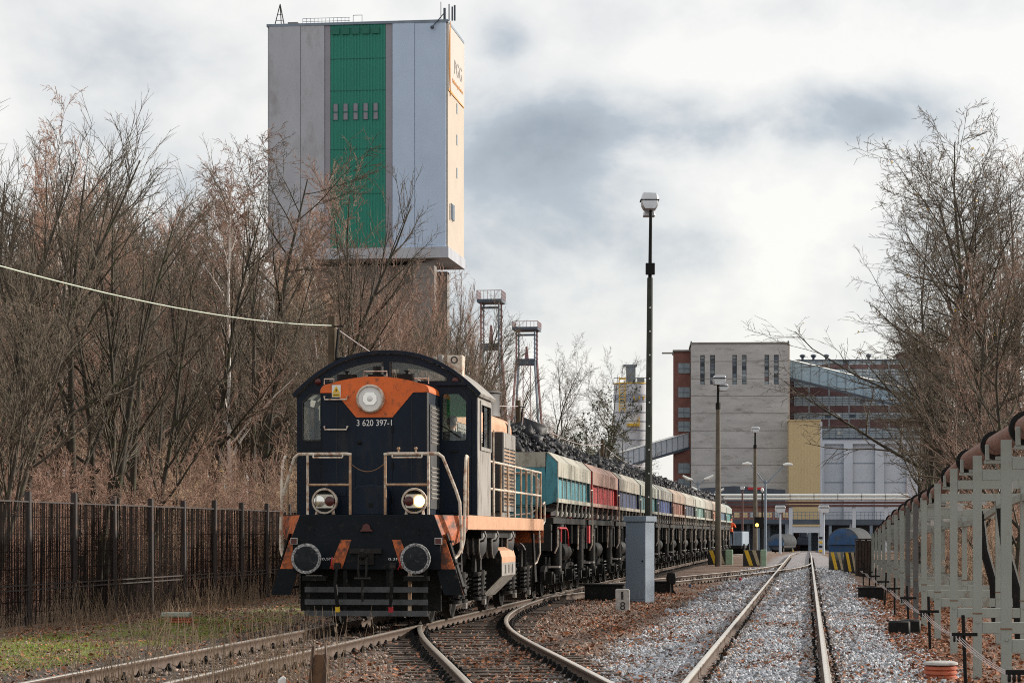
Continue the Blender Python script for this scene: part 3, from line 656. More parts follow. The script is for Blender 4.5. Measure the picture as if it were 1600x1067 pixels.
plate('cab_rear', [(-1.53, 1.80), (1.53, 1.80)] + arch, [[(.93, 3.08), (1.40, 3.08), (1.40, 3.82), (.93, 3.82)], [(-1.40, 3.08), (-.93, 3.08), (-.93, 3.82), (-1.40, 3.82)], upper_win(-1.0, -.08), upper_win(.08, 1.0)], CB, .05, 'cab_inside', loco)
for sg in (-1, 1):
    plate('cab_side', [(CF + .026, 1.80), (CB - .026, 1.80), (CB - .026, 3.80), (CF + .026, 3.80)], [[(CF + .35, 2.95), (CB - .12, 2.95), (CB - .12, 3.68), (CF + .35, 3.68)]], sg * 1.51, .05, 'loco_grey', loco, axis='x')
    b = MB(); b.box(sg * 1.51 - .012, sg * 1.51 + .012, CF + .95, CB - .1, 2.95, 3.68); lp('sliding_window', 'cab_glass', b)
    plate('window_frame', [(CF + .30, 2.90), (CB - .07, 2.90), (CB - .07, 3.73), (CF + .30, 3.73)], [[(CF + .36, 2.96), (CB - .13, 2.96), (CB - .13, 3.67), (CF + .36, 3.67)]], sg * 1.545, .022, 'loco_grey', loco, axis='x')
    b = MB(); b.tube([(sg * 1.58, CB + .03, 2.0), (sg * 1.58, CB + .03, 3.3)], .015, 6); lp('cab_grab_rail', 'cream_rail', b)
b = MB(); n = 28; up = [(1.60 - 3.2 * i / n, roofz(1.545 * (1 - 2 * i / n)) + .03) for i in range(n + 1)]
b.prism_y(up + [(x * .985, z - .05) for x, z in reversed(up)], CF - .07, CB + .22); lp('cab_roof', 'loco_grey', b)
b = MB(); b.prism_y([(x * 1.003, z + .004) for x, z in up] + [(x * .982, z - .055) for x, z in reversed(up)], CF - .085, CF - .07); lp('roof_lip', 'loco_blue', b)
b = MB(); b.box(-1.48, 1.48, CF + .03, CB - .03, 2.02, 2.06); lp('cab_floor', 'black_iron', b)
b = MB(); b.box(-.6, .6, CF + .03, CF + .45, 2.06, 3.0); b.box(-.75, .75, CB - .35, CB - .03, 2.06, 3.02); lp('control_desk', 'cab_inside', b, bevel=.01)
plate('cab_door', [(.90, 1.84), (1.44, 1.84), (1.44, 3.72), (1.27, 3.93), (.90, 3.93)], [win_r], CF - .038, .024, 'loco_blue', loco)
b = MB(); b.bar((1.08, CF - .07, 2.86), (1.22, CF - .07, 2.87), .02, .03); lp('door_handle', 'black_iron', b)
b = MB(); b.bar((.80, CF - .06, 3.40), (1.24, CF - .07, 3.10), .012, .02); lp('wiper', 'black_iron', b)
b = MB(); b.box(.86, 1.36, CF - .09, CF - .04, 3.97, 4.03); lp('door_gutter', 'loco_blue', b)
for sg in (-1, 1):
    b = MB(); b.lathe((sg * 1.17, CF - .026, 4.05), (0, -1, 0), [(.06, 0), (.055, .03), (.02, .05)], 14); lp('marker_lamp', 'lamp_red', b)
b = MB(); b.box(.84, 1.30, 3.62, 3.625, 3.50, 3.90); lp('window_blind', 'green_blind', b)
b = MB(); b.box(.98, 1.24, 2.72, 3.0, 4.10, 4.50)
rb = lp('radio_box', 'cream_rail', b, bevel=.01)
b = MB(); b.lathe((1.1, 2.72, 4.42), (0, -1, 0), [(.06, 0), (.06, .01), (.042, .01), (.04, 0)], 16, False); lp('ring_mark', 'black_paint', b, rb)
b = MB(); b.box(.84, .92, 2.6, 2.75, 4.30, 4.50); b.cyl((.78, 2.6, 4.32), (.80, 2.55, 4.46), .035, n=8); lp('roof_horn', 'loco_grey', b, bevel=.01)
# driver's seat
b = MB(); b.box(.78, 1.22, 2.84, 3.3, 2.48, 2.56); b.box(.78, 1.22, 2.78, 2.84, 2.56, 2.9); b.cyl((1.0, 3.07, 2.06), (1.0, 3.07, 2.5), .05, n=8); lp('driver_seat', 'black_paint', b, bevel=.02)
# long hood
LH0 = CB + .03
b = MB(); b.prism_y(hood_profile(.92, 3.78, 3.88, 1.80, .2), LH0, 11.9); lh = lp('long_hood', 'loco_grey', b, bevel=.01)
b = MB(); b.prism_y(hood_profile(.932, 3.79, 3.89, 3.45, .2), LH0 + .02, 7.1); lp('hood_top', 'loco_side_orange', b, lh)
b = MB(); b.prism_y(hood_profile(.945, 3.84, 3.96, 3.40, .22), 7.13, 11.93); lp('hood_top', 'loco_side_orange', b, lh)
for sg in (-1, 1):
    y = LH0 + .08; k = 0
    while y < 8.2:
        b = MB(); b.box(min(sg * .92, sg * .94), max(sg * .92, sg * .94), y, y + .62, 1.9, 3.42); dpn = lp('side_door', 'loco_grey', b, bevel=.005)
        if sg > 0:
            for j in range(26):
                z = 1.98 + j * .054
                if 2.42 < z < 2.75: continue
                b = MB(); b.add([(.94, y + .07, z), (.94, y + .55, z), (.962, y + .55, z + .02), (.962, y + .07, z + .02), (.94, y + .07, z + .036), (.94, y + .55, z + .036)], [(0, 1, 2, 3), (3, 2, 5, 4), (0, 3, 4), (1, 5, 2)]); lp('louvre', 'loco_grey', b, dpn, smooth=False)
            b = MB(); b.tube([(.95, y + .3, 2.5), (.99, y + .3, 2.5), (.99, y + .3, 2.62), (.95, y + .3, 2.62)], .012, 6); lp('door_latch', 'black_iron', b, dpn)
        y += .67
    b = MB(); b.box(min(sg * .92, sg * 1.2), max(sg * .92, sg * 1.2), 8.5, 10.4, 1.92, 3.45); rb_ = lp('radiator_box', 'loco_dark_side', b, bevel=.012)
    b = MB(); b.box(min(sg * 1.2, sg * 1.215), max(sg * 1.2, sg * 1.215), 8.52, 10.38, 3.15, 3.44); b.box(min(sg * 1.2, sg * 1.215), max(sg * 1.2, sg * 1.215), 8.52, 10.38, 1.93, 2.02)
    for y in (8.52, 9.4, 10.3): b.box(min(sg * 1.2, sg * 1.214), max(sg * 1.2, sg * 1.214), y, y + .08, 2.02, 3.15)
    lp('grille_frame', 'loco_grey', b, rb_)
    for j in range(16):
        b = MB(); b.bar((sg * 1.205, 8.6, 2.07 + j * .069), (sg * 1.205, 10.3, 2.07 + j * .069), .02, .03); lp('grille_slat', 'rust_rail', b, rb_)
b = MB(); b.lathe((.22, 10.95, 3.86), (0, 0, 1), [(.62, 0), (.60, .1), (.60, .46), (.64, .47), (.64, .5), (.58, .5), (.58, .2)], 32); lp('fan_cowl', 'loco_dark_side', b, lh)
b = MB(); b.tube([(.75, LH0 + .4, 3.8), (.75, LH0 + .4, 3.95), (.75, LH0 + 2.0, 3.95), (.75, LH0 + 2.0, 3.8)], .014, 6); lp('roof_handle', 'cream_rail', b, lh)
b = MB(); b.box(.955, .975, 11.2, 11.5, 3.52, 3.78); lp('rear_lamp_housing', 'loco_grey', b, lh, bevel=.01)
# side gallery railing
for sg in (-1, 1):
    for z in (2.76, 2.28):
        b = MB(); b.tube([(sg * 1.49, CB + .05, z), (sg * 1.49, 12.5, z)], .023, 8); lp('gallery_rail', 'cream_rail', b)
    for i, y in enumerate((4.9, 5.9, 6.9, 8.0, 9.0, 9.9, 10.8, 11.7, 12.5)):
        b = MB(); b.tube([(sg * 1.49, y, 1.79), (sg * 1.49, y, 2.76)], .02, 8); lp('rail_post', 'rust_rail' if i % 3 else 'cream_rail', b)
    b = MB(); b.tube([(sg * 1.40, 12.5, 2.76), (sg * .4, 12.52, 2.76), (sg * .38, 12.52, 1.8)], .022, 8); lp('rear_handrail', 'cream_rail', b)
    b = MB(); b.tube([(sg * 1.52, 12.62, 2.1), (sg * 1.54, 12.75, 2.15), (sg * 1.54, 12.8, 2.05), (sg * 1.54, 12.78, 1.75), (sg * 1.52, 12.64, 1.68)], .02, 8); lp('rear_grab_iron', 'cream_rail', b)
    b = MB(); b.tube([(sg * 1.5, 12.1, 1.55), (sg * 1.52, 12.1, 1.1), (sg * 1.46, 12.0, .9), (sg * 1.34, 11.7, .8)], .02, 8); lp('rear_step_rail', 'cream_rail', b)
    b = MB(); b.prism_x([(11.55, 1.5), (11.75, 1.5), (12.3, .5), (11.9, .5)], sg * 1.42 - .02, sg * 1.42 + .02); lp('rear_step_plate', 'black_iron', b)
# under the frame
b = MB(); b.box(-.55, .55, 1.0, 12.4, 1.25, 1.74); b.box(-1.4, 1.4, 3.9, 8.9, 1.42, 1.74); lp('main_frame', 'black_iron', b)
for y in (4.3, 6.0, 8.3):
    b = MB(); b.lathe((-1.38, y, 1.36), (1, 0, 0), [(.05, -.06), (.2, -.03), (.29, .03), (.30, .1), (.30, 2.66), (.29, 2.73), (.2, 2.79), (.05, 2.82)], 24); tk = lp('air_tank', 'loco_dark_side', b)
    for xx in (1.12, 1.22, 1.32):
        b = MB(); b.lathe((xx, y, 1.36), (1, 0, 0), [(.302, 0), (.315, .01), (.315, .03), (.302, .04)], 24, False); lp('tank_band', 'loco_grey', b, tk)
    b = MB(); b.tube([(1.46, y - .5, 1.56), (1.50, y - .5, 1.45), (1.46, y - .52, 1.38), (1.40, y - .48, 1.36)], .02, 6); lp('pipe_hook', 'worn_steel', b)
prof = [(1.05, 1.24), (1.30, 1.24), (1.40, 1.18), (1.44, 1.06), (1.44, .72), (1.05, .33), (-1.05, .33), (-1.44, .72), (-1.44, 1.06), (-1.40, 1.18), (-1.30, 1.24), (-1.05, 1.24)]
b = MB(); b.prism_y(prof, 6.4, 8.5); ft = lp('fuel_tank', 'black_iron', b, bevel=.01)
for sg in (-1, 1):
    b = MB(); b.add([(sg * 1.443, 6.41, .96), (sg * 1.443, 8.49, .96), (sg * 1.443, 8.49, .72), (sg * 1.443, 6.41, .72), (sg * 1.053, 8.49, .328), (sg * 1.053, 6.41, .328)], [(0, 1, 2, 3), (3, 2, 4, 5)]); lp('tank_side', 'loco_grey', b, ft, smooth=False)
    b = MB(); b.add([(sg * 1.443, 6.41, .96), (sg * 1.443, 8.49, .96), (sg * 1.443, 8.49, 1.06), (sg * 1.443, 6.41, 1.06), (sg * 1.403, 8.49, 1.182), (sg * 1.403, 6.41, 1.182), (sg * 1.3, 6.41, 1.243), (sg * 1.3, 8.49, 1.243)], [(0, 1, 2, 3), (3, 2, 4, 5), (5, 4, 7, 6)]); lp('tank_side', 'loco_side_orange', b, ft, smooth=False)
    for y in (6.85, 7.4, 7.95):
        b = MB(); b.box(min(sg * 1.444, sg * 1.448), max(sg * 1.444, sg * 1.448), y, y + .12, .76, .92); lp('tank_slot', 'black_paint', b, ft)
def bogie(y0):
    r0 = empty('bogie', (0, y0, 0)); r0.parent = loco
    b = MB()
    for sg in (-1, 1):
        b.prism_x([(-1.75, .75), (-1.45, .86), (-.55, .62), (.55, .62), (1.45, .86), (1.75, .75), (1.75, .62), (1.4, .66), (.6, .42), (-.6, .42), (-1.4, .66), (-1.75, .62)], sg * 1.08 - .05, sg * 1.08 + .05)
    b.box(-1.05, 1.05, -.3, .3, .5, .8); b.build('bogie_frame', 'greasy_iron', r0, bevel=.008)
    for ya in (-1.2, 1.2):
        b = MB(); b.cyl((-1.0, ya, .5), (1.0, ya, .5), .08, n=10); b.build('axle', 'greasy_iron', r0)
        for sg in (-1, 1):
            b = MB(); b.lathe((sg * .68, ya, .5), (sg, 0, 0), [(.53, 0), (.50, .035), (.49, .13), (.43, .13), (.40, .07), (.16, .07), (.15, .13), (.03, .13)], 30); b.build('wheel', 'greasy_iron', r0)
            b = MB(); b.cyl((sg * 1.0, ya, .5), (sg * 1.28, ya, .5), .13, n=14); b.box(sg * 1.2 - .09, sg * 1.2 + .09, ya - .17, ya + .17, .38, .62); b.build('axle_box', 'greasy_iron', r0, bevel=.008)
            for dy in (-.34, .34):
                b = MB(); b.spring(sg * 1.24, ya + dy, .40, .78, .10, 5, .024); b.build('coil_spring', 'greasy_iron', r0)
                b = MB(); b.cyl((sg * 1.24, ya + dy, .34), (sg * 1.24, ya + dy, .40), .13, n=12); b.cyl((sg * 1.24, ya + dy, .78), (sg * 1.24, ya + dy, .83), .13, n=12)
                b.prism_x([(ya + dy - .14, .83), (ya + dy + .14, .83), (ya + dy + .02, 1.16), (ya + dy - .05, 1.16)], sg * 1.24 - .03, sg * 1.24 + .03); b.build('spring_seat', 'greasy_iron', r0)
            b = MB(); b.cyl((sg * 1.30, ya, .42), (sg * 1.30, ya, .82), .065, n=10); b.cyl((sg * 1.30, ya, .6), (sg * 1.30, ya, .86), .08, n=10); b.build('damper', 'greasy_iron', r0)
            b = MB(); b.bar((sg * .75, ya - .62, .95), (sg * .75, ya - .58, .30), .07, .05); b.box(sg * .75 - .06, sg * .75 + .06, ya - .62, ya - .54, .34, .66); b.build('brake_shoe', 'black_iron', r0)
            b = MB(); b.box(sg * 1.34 - .03, sg * 1.34 + .03, ya + .12, ya + .3, .25, .34); b.build('guard_bracket', 'worn_steel', r0)
    for sg in (-1, 1):
        b = MB(); b.lathe((sg * 1.0, -.1, 1.06), (sg * .15, -1, 0), [(.03, -.3), (.19, -.28), (.2, .0), (.2, .12), (.23, .12), (.23, .17), (.12, .2), (.06, .28)], 20)
        for a in range(6): b.bar((sg * 1.0, -.3, 1.06), (sg * 1.0 + .2 * math.cos(a * 1.05), -.27, 1.06 + .2 * math.sin(a * 1.05)), .02, .03)
        b.build('brake_cylinder', 'black_iron', r0)
    return r0
bogie(3.3); bogie(10.2)

# ------------------------------------------------------------------ people
def limb(b, pts, rs): b.tube(pts, rs, 10)
def person(name, loc, rz, J, mats, zone, label, voxel=.014):
    b = MB()
    v = lambda k: Vector(J[k])
    limb(b, [v('hip') + Vector((0, 0, -.06)), v('hip'), v('waist'), v('chest'), v('neck') + Vector((0, 0, -.04))], [.11, .15, .14, .165, .07])
    for sg in ('l', 'r'):
        limb(b, [v('chest') + Vector((0, 0, .06)), v('sh' + sg)], [.11, .075]); limb(b, [v('sh' + sg), v('el' + sg), v('wr' + sg)], [.07, .05, .034])
        limb(b, [v('hip'), v('hp' + sg)], [.13, .10]); limb(b, [v('hp' + sg), v('kn' + sg), v('an' + sg)], [.10, .065, .05])
        a = v('an' + sg); fd = v('toe' + sg) - a; limb(b, [a + Vector((0, 0, -.03)), a + fd * .4 + Vector((0, 0, -.05)), a + fd + Vector((0, 0, -.06))], [.05, .05, .035])
        h0 = v('wr' + sg); hd = (v('wr' + sg) - v('el' + sg)).normalized(); sd = hd.orthogonal().normalized()
        limb(b, [h0, h0 + hd * .05, h0 + hd * .10], [.03, .042, .036])
        nd = hd.cross(sd)
        for i, L_ in enumerate((.065, .075, .07, .055)):
            o0 = h0 + hd * .09 + sd * (i - 1.5) * .021; limb(b, [o0, o0 + hd * L_ * .55 + nd * .01, o0 + hd * L_ * .85 + nd * .035], [.0105, .0095, .008])
        o0 = h0 + hd * .03 + sd * -.035; limb(b, [o0, o0 + hd * .035 - sd * .02, o0 + hd * .07 - sd * .015 + nd * .02], [.013, .011, .009])
    hd = v('head'); f = (Vector(J['face'])).normalized(); up = Vector((0, 0, 1)); rt = f.cross(up).normalized()
    limb(b, [v('neck') + Vector((0, 0, -.06)), hd + up * -.08], [.062, .055])
    def ell(c, rx, ry, rz_, n=14, m=9):
        q = []; fs = []
        for j in range(m + 1):
            ph = math.pi * j / m - math.pi / 2
            for i in range(n):
                t = 2 * math.pi * i / n
                q.append(c + rt * rx * math.cos(ph) * math.cos(t) + f * ry * math.cos(ph) * math.sin(t) + up * rz_ * math.sin(ph))
        for j in range(m):
            for i in range(n): fs.append((j * n + i, j * n + (i + 1) % n, (j + 1) * n + (i + 1) % n, (j + 1) * n + i))
        b.add(q, fs)
    ell(hd, .078, .098, .115); ell(hd + f * .03 + up * -.06, .055, .065, .06)
    ell(hd + f * .10 + up * -.012, .014, .022, .026, 8, 6)
    ell(hd + f * .088 + up * -.055, .024, .012, .008, 8, 6)
    for k in (-1, 1):
        ell(hd + rt * k * .08 + up * -.01, .012, .022, .032, 8, 6); ell(hd + rt * k * .032 + f * .082 + up * .022, .018, .014, .010, 8, 6)
    me = b.mesh('tmp_body', ['skin'])
    o = bpy.data.objects.new(name, me); C.objects.link(o)
    md = o.modifiers.new('r', 'REMESH'); md.mode = 'VOXEL'; md.voxel_size = voxel; md.use_smooth_shade = True
    ms = o.modifiers.new('s', 'SMOOTH'); ms.factor = .5; ms.iterations = 2
    bpy.context.view_layer.update()
    m2 = bpy.data.meshes.new_from_object(o.evaluated_get(bpy.context.evaluated_depsgraph_get()))
    o.modifiers.clear(); o.data = m2; m2.name = name; m2.materials.clear()
    for m in mats: m2.materials.append(MATS[m])
    for p in m2.polygons: p.material_index = zone(p.center); p.use_smooth = True
    o.location = loc; o.rotation_euler = (0, 0, rz)
    tag(o, label, 'person')
    b = MB()                                               # hair: a cap over the back and top of the head
    q = []; fs = []; n = 16; m = 7
    for j in range(m + 1):
        ph = R(-22) + (math.pi / 2 - R(-22)) * j / m
        for i in range(n):
            t = 2 * math.pi * i / n; lift = max(0, math.sin(t)) * (1 - j / m)
            q.append(hd + rt * .084 * math.cos(ph) * math.cos(t) + f * (.104 * math.cos(ph) * math.sin(t) - .006) + up * (.121 * math.sin(ph) + .085 * lift))
    for j in range(m):
        for i in range(n): fs.append((j * n + i, j * n + (i + 1) % n, (j + 1) * n + (i + 1) % n, (j + 1) * n + i))
    b.add(q, fs); return o, b
J = dict(hip=(0, 0, .68), waist=(0, .0, .86), chest=(.0, .02, 1.08), neck=(.01, .04, 1.25), head=(.02, .07, 1.40), face=(.45, 1, -.05),
         shl=(-.19, .02, 1.18), ell=(-.26, .14, .92), wrl=(-.14, .36, .84), shr=(.20, .03, 1.18), elr=(.27, .20, .95), wrr=(.22, .42, .97),
         hpl=(-.10, .02, .66), knl=(-.14, .44, .66), anl=(-.14, .46, .19), toel=(-.15, .66, .16), hpr=(.10, .02, .66), knr=(.13, .44, .66), anr=(.13, .46, .19), toer=(.15, .66, .16))
drv, hb = person('person', Matrix.Translation((-2.395, YL, 0)) @ Matrix.Rotation(-TH, 4, 'Z') @ Vector((.99, 3.02, 1.98)), -TH, J, ['skin', 'jacket', 'trousers'],
                 lambda p: 0 if p.z > 1.265 or (p.y > .36 and p.z > .8) else (1 if p.z > .76 else 2), 'driver in a dark jacket with short dark hair seated in the cab, looking back')
hb.build('hair', 'hair', drv)

# ------------------------------------------------------------------ coal wagons
PITCH = 8.95; WLEN = 8.35
mat('wagon_under', (0.008, 0.0078, 0.0075), 0.65, var=0.5, scale=5, bump=0.15, dirt=((0.03, 0.025, 0.02), 0.2, 5.0), spec=0.25)  # near-black base and dirt also carry the shade below the wagon bodies
WC = [  # name of colour, panel colour, apron colour, ribs per side, panel words
    ('pale cyan', (0.055, 0.24, 0.29), (0.60, 0.58, 0.48), 8), ('bright red', (0.42, 0.003, 0.008), (0.46, 0.26, 0.20), 5), ('dark blue', (0.003, 0.022, 0.10), (0.48, 0.44, 0.36), 6),
    ('teal', (0.03, 0.16, 0.18), (0.50, 0.53, 0.45), 6), ('cobalt blue', (0.003, 0.045, 0.24), (0.50, 0.49, 0.43), 6), ('rusty brown', (0.22, 0.06, 0.03), (0.55, 0.40, 0.30), 6),
    ('navy', (0.012, 0.03, 0.08), (0.56, 0.52, 0.43), 6), ('mint green', (0.14, 0.28, 0.25), (0.60, 0.62, 0.54), 6), ('olive grey', (0.13, 0.12, 0.09), (0.50, 0.46, 0.38), 5),
    ('orange brown', (0.36, 0.11, 0.05), (0.55, 0.43, 0.33), 6), ('dull blue', (0.05, 0.12, 0.2), (0.5, 0.5, 0.44), 6), ('sea green', (0.04, 0.26, 0.25), (0.40, 0.48, 0.44), 6)]
def wagon_bogie(root, y0):
    b = MB()
    for sg in (-1, 1):
        b.prism_x([(-1.25, .62), (-1.0, .74), (-.35, .78), (.35, .78), (1.0, .74), (1.25, .62), (1.2, .42), (.9, .5), (.5, .30), (-.5, .30), (-.9, .5), (-1.2, .42)], sg * 1.04 - .06, sg * 1.04 + .06)
        for ya in (-.9, .9):
            b.box(sg * 1.16 - .09, sg * 1.16 + .09, ya - .16, ya + .16, .34, .62); b.cyl((sg * 1.2, ya, .46), (sg * 1.3, ya, .46), .12, n=10)
            b.bar((sg * .8, ya + .5, .9), (sg * .8, ya + .52, .25), .06, .05)
    b.box(-1.0, 1.0, -.22, .22, .55, .95)
    bf = b.mesh('bogie_frame', 'wagon_under', .006)
    b = MB()
    for sg in (-1, 1):
        for dy in (-.2, 0.05, .28): b.spring(sg * 1.16, dy, .34, .70, .085, 4, .022)
    sp = b.mesh('spring_set', 'greasy_iron')
    b = MB(); b.cyl((-.95, 0, 0), (.95, 0, 0), .08, n=8)
    for sg in (-1, 1): b.lathe((sg * .68, 0, 0), (sg, 0, 0), [(.49, 0), (.465, .035), (.455, .13), (.40, .13), (.37, .07), (.15, .07), (.14, .12), (.03, .12)], 24)
    ws = b.mesh('wheelset', 'greasy_iron')
    return bf, sp, ws
BOG = wagon_bogie(None, 0)
def make_wagon(i, col, apr, nrib, cname, ord_label):
    pm, am = 'wagon_panel_%s' % cname.replace(' ', '_'), 'wagon_apron_%s' % cname.replace(' ', '_')
    mat(pm, col, .55, var=.18, scale=1.5, dirt=(tuple(c * .35 + .012 for c in col), .38, 2.6), stretch=(1, 1, .5)); mat(am, tuple(c * .62 for c in apr), .65, var=.2, scale=1.6, dirt=((0.11, 0.085, 0.065), .38, 3.5), stretch=(1, 1, .35))
    t = empty('coal_wagon', (0, 0, 0), 0, ord_label, 'wagon', 'coal wagons behind the locomotive')
    def wp(n, m, b, par=None, **k): return b.build(n, m, par or t, **k)
    L_ = WLEN
    for y0, y1 in ((0.0, .06), (L_ - .06, L_)):
        b = MB(); b.box(-1.16, 1.16, y0, y1, 2.1, 3.0); ew = wp('end_wall', pm, b, bevel=.006)
        b = MB(); b.box(-1.17, 1.17, y0 - .005, y1 + .005, 3.0, 3.34); wp('end_band', am, b, ew)
        if y0 == 0:
            b = MB(); b.box(-.75, .95, -.03, .0, 2.14, 2.9); pn = wp('inset_panel', pm, b, ew, bevel=.012)
            b = MB(); b.box(-.9, .9, .05, .15, 1.3, 2.1); wp('end_plate', pm, b)
            b = MB(); b.tube([(.35, -.12, 1.9), (.85, -.15, 1.95), (1.0, -.15, 2.05), (1.05, -.15, 2.7), (.9, -.12, 2.85), (.3, -.08, 2.86)], .022, 8); wp('end_handrail', 'cream_rail', b)
    for sg in (-1, 1):
        q = [(1.20, 3.32), (1.24, 3.32), (1.43, 3.13), (1.45, 3.10), (1.45, 2.24), (1.30, 2.18), (1.12, 2.12)]
        for y in (0.02, L_ - .06):
            b = MB(); b.prism_y([(sg * a, z) for a, z in q], y, y + .04); wp('door_gusset', pm, b, bevel=.004)
        b = MB(); b.prism_y([(sg * a, z) for a, z in [(1.19, 3.345), (1.23, 3.345), (1.445, 3.135), (1.44, 3.12), (1.22, 3.31)]], .005, L_ - .005); wp('apron_slope', am, b)
        b = MB(); b.box(min(sg * 1.44, sg * 1.465), max(sg * 1.44, sg * 1.465), .005, L_ - .005, 2.78, 3.13); wp('apron_fascia', am, b, bevel=.004)
        b = MB(); b.prism_y([(sg * 1.33, 2.80), (sg * 1.36, 2.80), (sg * 1.36, 2.2), (sg * 1.33, 2.2)], .07, L_ - .07); wp('door_panel', pm, b)
        b = MB(); b.box(min(sg * 1.42, sg * 1.47), max(sg * 1.42, sg * 1.47), .0, L_, 2.20, 2.295); wp('bottom_rail', am, b, bevel=.004)
        for j in range(nrib + 1):
            y = .06 + (L_ - .18) * j / nrib
            b = MB(); b.prism_y([(sg * 1.435, 2.80), (sg * 1.455, 2.80), (sg * 1.462, 2.29), (sg * 1.44, 2.29)], y, y + .05); wp('rib', am, b)
            b = MB(); b.prism_y([(sg * 1.43, 2.21), (sg * 1.46, 2.21), (sg * 1.43, 1.88), (sg * 1.40, 1.88)], y, y + .06); b.mi(1); b.prism_y([(sg * 1.28, 1.90), (sg * 1.44, 1.90), (sg * 1.46, 1.98), (sg * 1.40, 2.03), (sg * 1.28, 1.98)], y + .08, y + .2); wp('hinge_leg', [am, 'concrete_post'], b)
    b = MB(); b.prism_y([(-1.3, 2.18), (-.5, 2.55), (0, 2.9), (.5, 2.55), (1.3, 2.18), (1.1, 2.0), (-1.1, 2.0)], .1, L_ - .1); wp('saddle_floor', 'wagon_under', b)
    b = MB(); b.box(-.45, .45, -.1, L_ + .1, 1.15, 1.6); b.box(-1.35, 1.35, .05, L_ - .05, 1.72, 1.86); b.box(-1.3, 1.3, .0, .25, 1.1, 1.72); b.box(-1.3, 1.3, L_ - .25, L_, 1.1, 1.72)
    for y in (1.9, 3.3, 4.9, 6.3): b.box(-1.3, 1.3, y, y + .14, 1.25, 1.72)
    wp('underframe', 'wagon_under', b, bevel=.006)
    for sg in (-1, 1):
        for y in (-.02, L_ + .02):
            b = MB(); d = -1 if y < 0 else 1
            b.lathe((sg * .875, y, 1.06), (0, d, 0), [(.13, -.1), (.12, .12), (.08, .12), (.08, .24), (.22, .25), (.22, .28)], 18); wp('buffer', 'black_iron', b)
        for y, r_, z in ((1.35, .13, 1.15), (L_ - 1.5, .13, 1.15)):
            b = MB(); b.cyl((sg * 1.28, y, z - .55), (sg * 1.28, y, z + .55), r_, n=12); b.cyl((sg * 1.28, y, z + .5), (sg * 1.28, y, z + .56), r_ + .05, n=12); b.cyl((sg * 1.28, y, z - .58), (sg * 1.28, y, z - .52), r_ + .05, n=12); wp('air_cylinder', 'greasy_iron', b)
        b = MB(); b.lathe((sg * 1.1, 3.2, 1.05), (0, 1, 0), [(.05, 0), (.2, .05), (.22, .12), (.22, 1.5), (.2, 1.57), (.05, 1.62)], 16); wp('air_tank', 'wagon_under', b)
        b = MB(); b.tube([(sg * 1.35, .3, 1.05), (sg * 1.42, .3, 1.2), (sg * 1.42, .32, 1.65)], .02, 6); b.tube([(sg * 1.4, 5.4, 1.1), (sg * 1.42, 5.4, 1.7)], .018, 6); wp('lever', 'cream_rail', b)
        b = MB(); b.tube([(sg * 1.50, L_ + .02, 1.45), (sg * 1.50, L_ + .12, 1.45), (sg * 1.50, L_ + .14, 1.55), (sg * 1.50, L_ + .14, 2.55), (sg * 1.50, L_ + .10, 2.62), (sg * 1.46, L_ + .0, 2.62)], .02, 6); wp('corner_handrail', 'cream_rail', b)
        b = MB(); b.box(sg * 1.35 - .12, sg * 1.35 + .12, .1, .5, .72, .76); b.box(sg * 1.35 - .12, sg * 1.35 + .12, L_ - .5, L_ - .1, .72, .76); wp('foot_step', 'worn_steel', b)
    for yb in (1.75, L_ - 1.75):
        for me, n in ((BOG[0], 'bogie_frame'), (BOG[1], 'spring_set')):
            o = bpy.data.objects.new(n, me); C.objects.link(o); o.parent = t; o.location = (0, yb, 0)
        for ya in (-.9, .9):
            o = bpy.data.objects.new('wheelset', BOG[2]); C.objects.link(o); o.parent = t; o.location = (0, yb + ya, .46)
    if i == 0:
        for sg in (1,):
            b = MB(); b.tube([(1.48, .0, 1.62), (1.48, 1.6, 1.62), (1.48, 1.9, 1.58), (1.48, 2.1, 1.45), (1.48, 2.2, 1.2)], .022, 8); b.tube([(1.48, .5, 1.62), (1.48, .5, 1.3)], .02, 6); b.box(1.42, 1.48, L_ - .7, L_ - .3, 1.25, 1.7); wp('brake_handrail', 'red_paint', b)
    return t
# coal load
def lumps(rng, n, size, zfun, L_):
    base = np.array([[1, .3, 0], [-.3, 1, .1], [-1, -.2, 0], [.2, -1, -.1], [.15, 0, .8], [-.1, .1, -.8]], float) * 1.3
    fq = np.array([[0, 1, 4], [1, 2, 4], [2, 3, 4], [3, 0, 4], [1, 0, 5], [2, 1, 5], [3, 2, 5], [0, 3, 5]])
    x = rng.uniform(-1.15, 1.15, n); y = rng.uniform(.15, L_ - .15, n); z = zfun(x, y) - .02
    sc = size * rng.lognormal(0, .5, n)
    off = base[None] * rng.uniform(.6, 1.0, (n, 6, 3)) * sc[:, None, None] * .62 * rng.uniform(.7, 1.3, (n, 1, 3))
    q = rng.normal(size=(n, 4)); q /= np.linalg.norm(q, axis=1)[:, None]
    return rotq(off, q) + np.stack([x, y, z], -1)[:, None, :], fq
def rotq(off, q):
    w_, v_ = q[:, 0][:, None, None], q[:, None, 1:]
    c1 = np.cross(np.broadcast_to(v_, off.shape), off)
    return off + 2 * (w_ * c1 + np.cross(np.broadcast_to(v_, off.shape), c1))
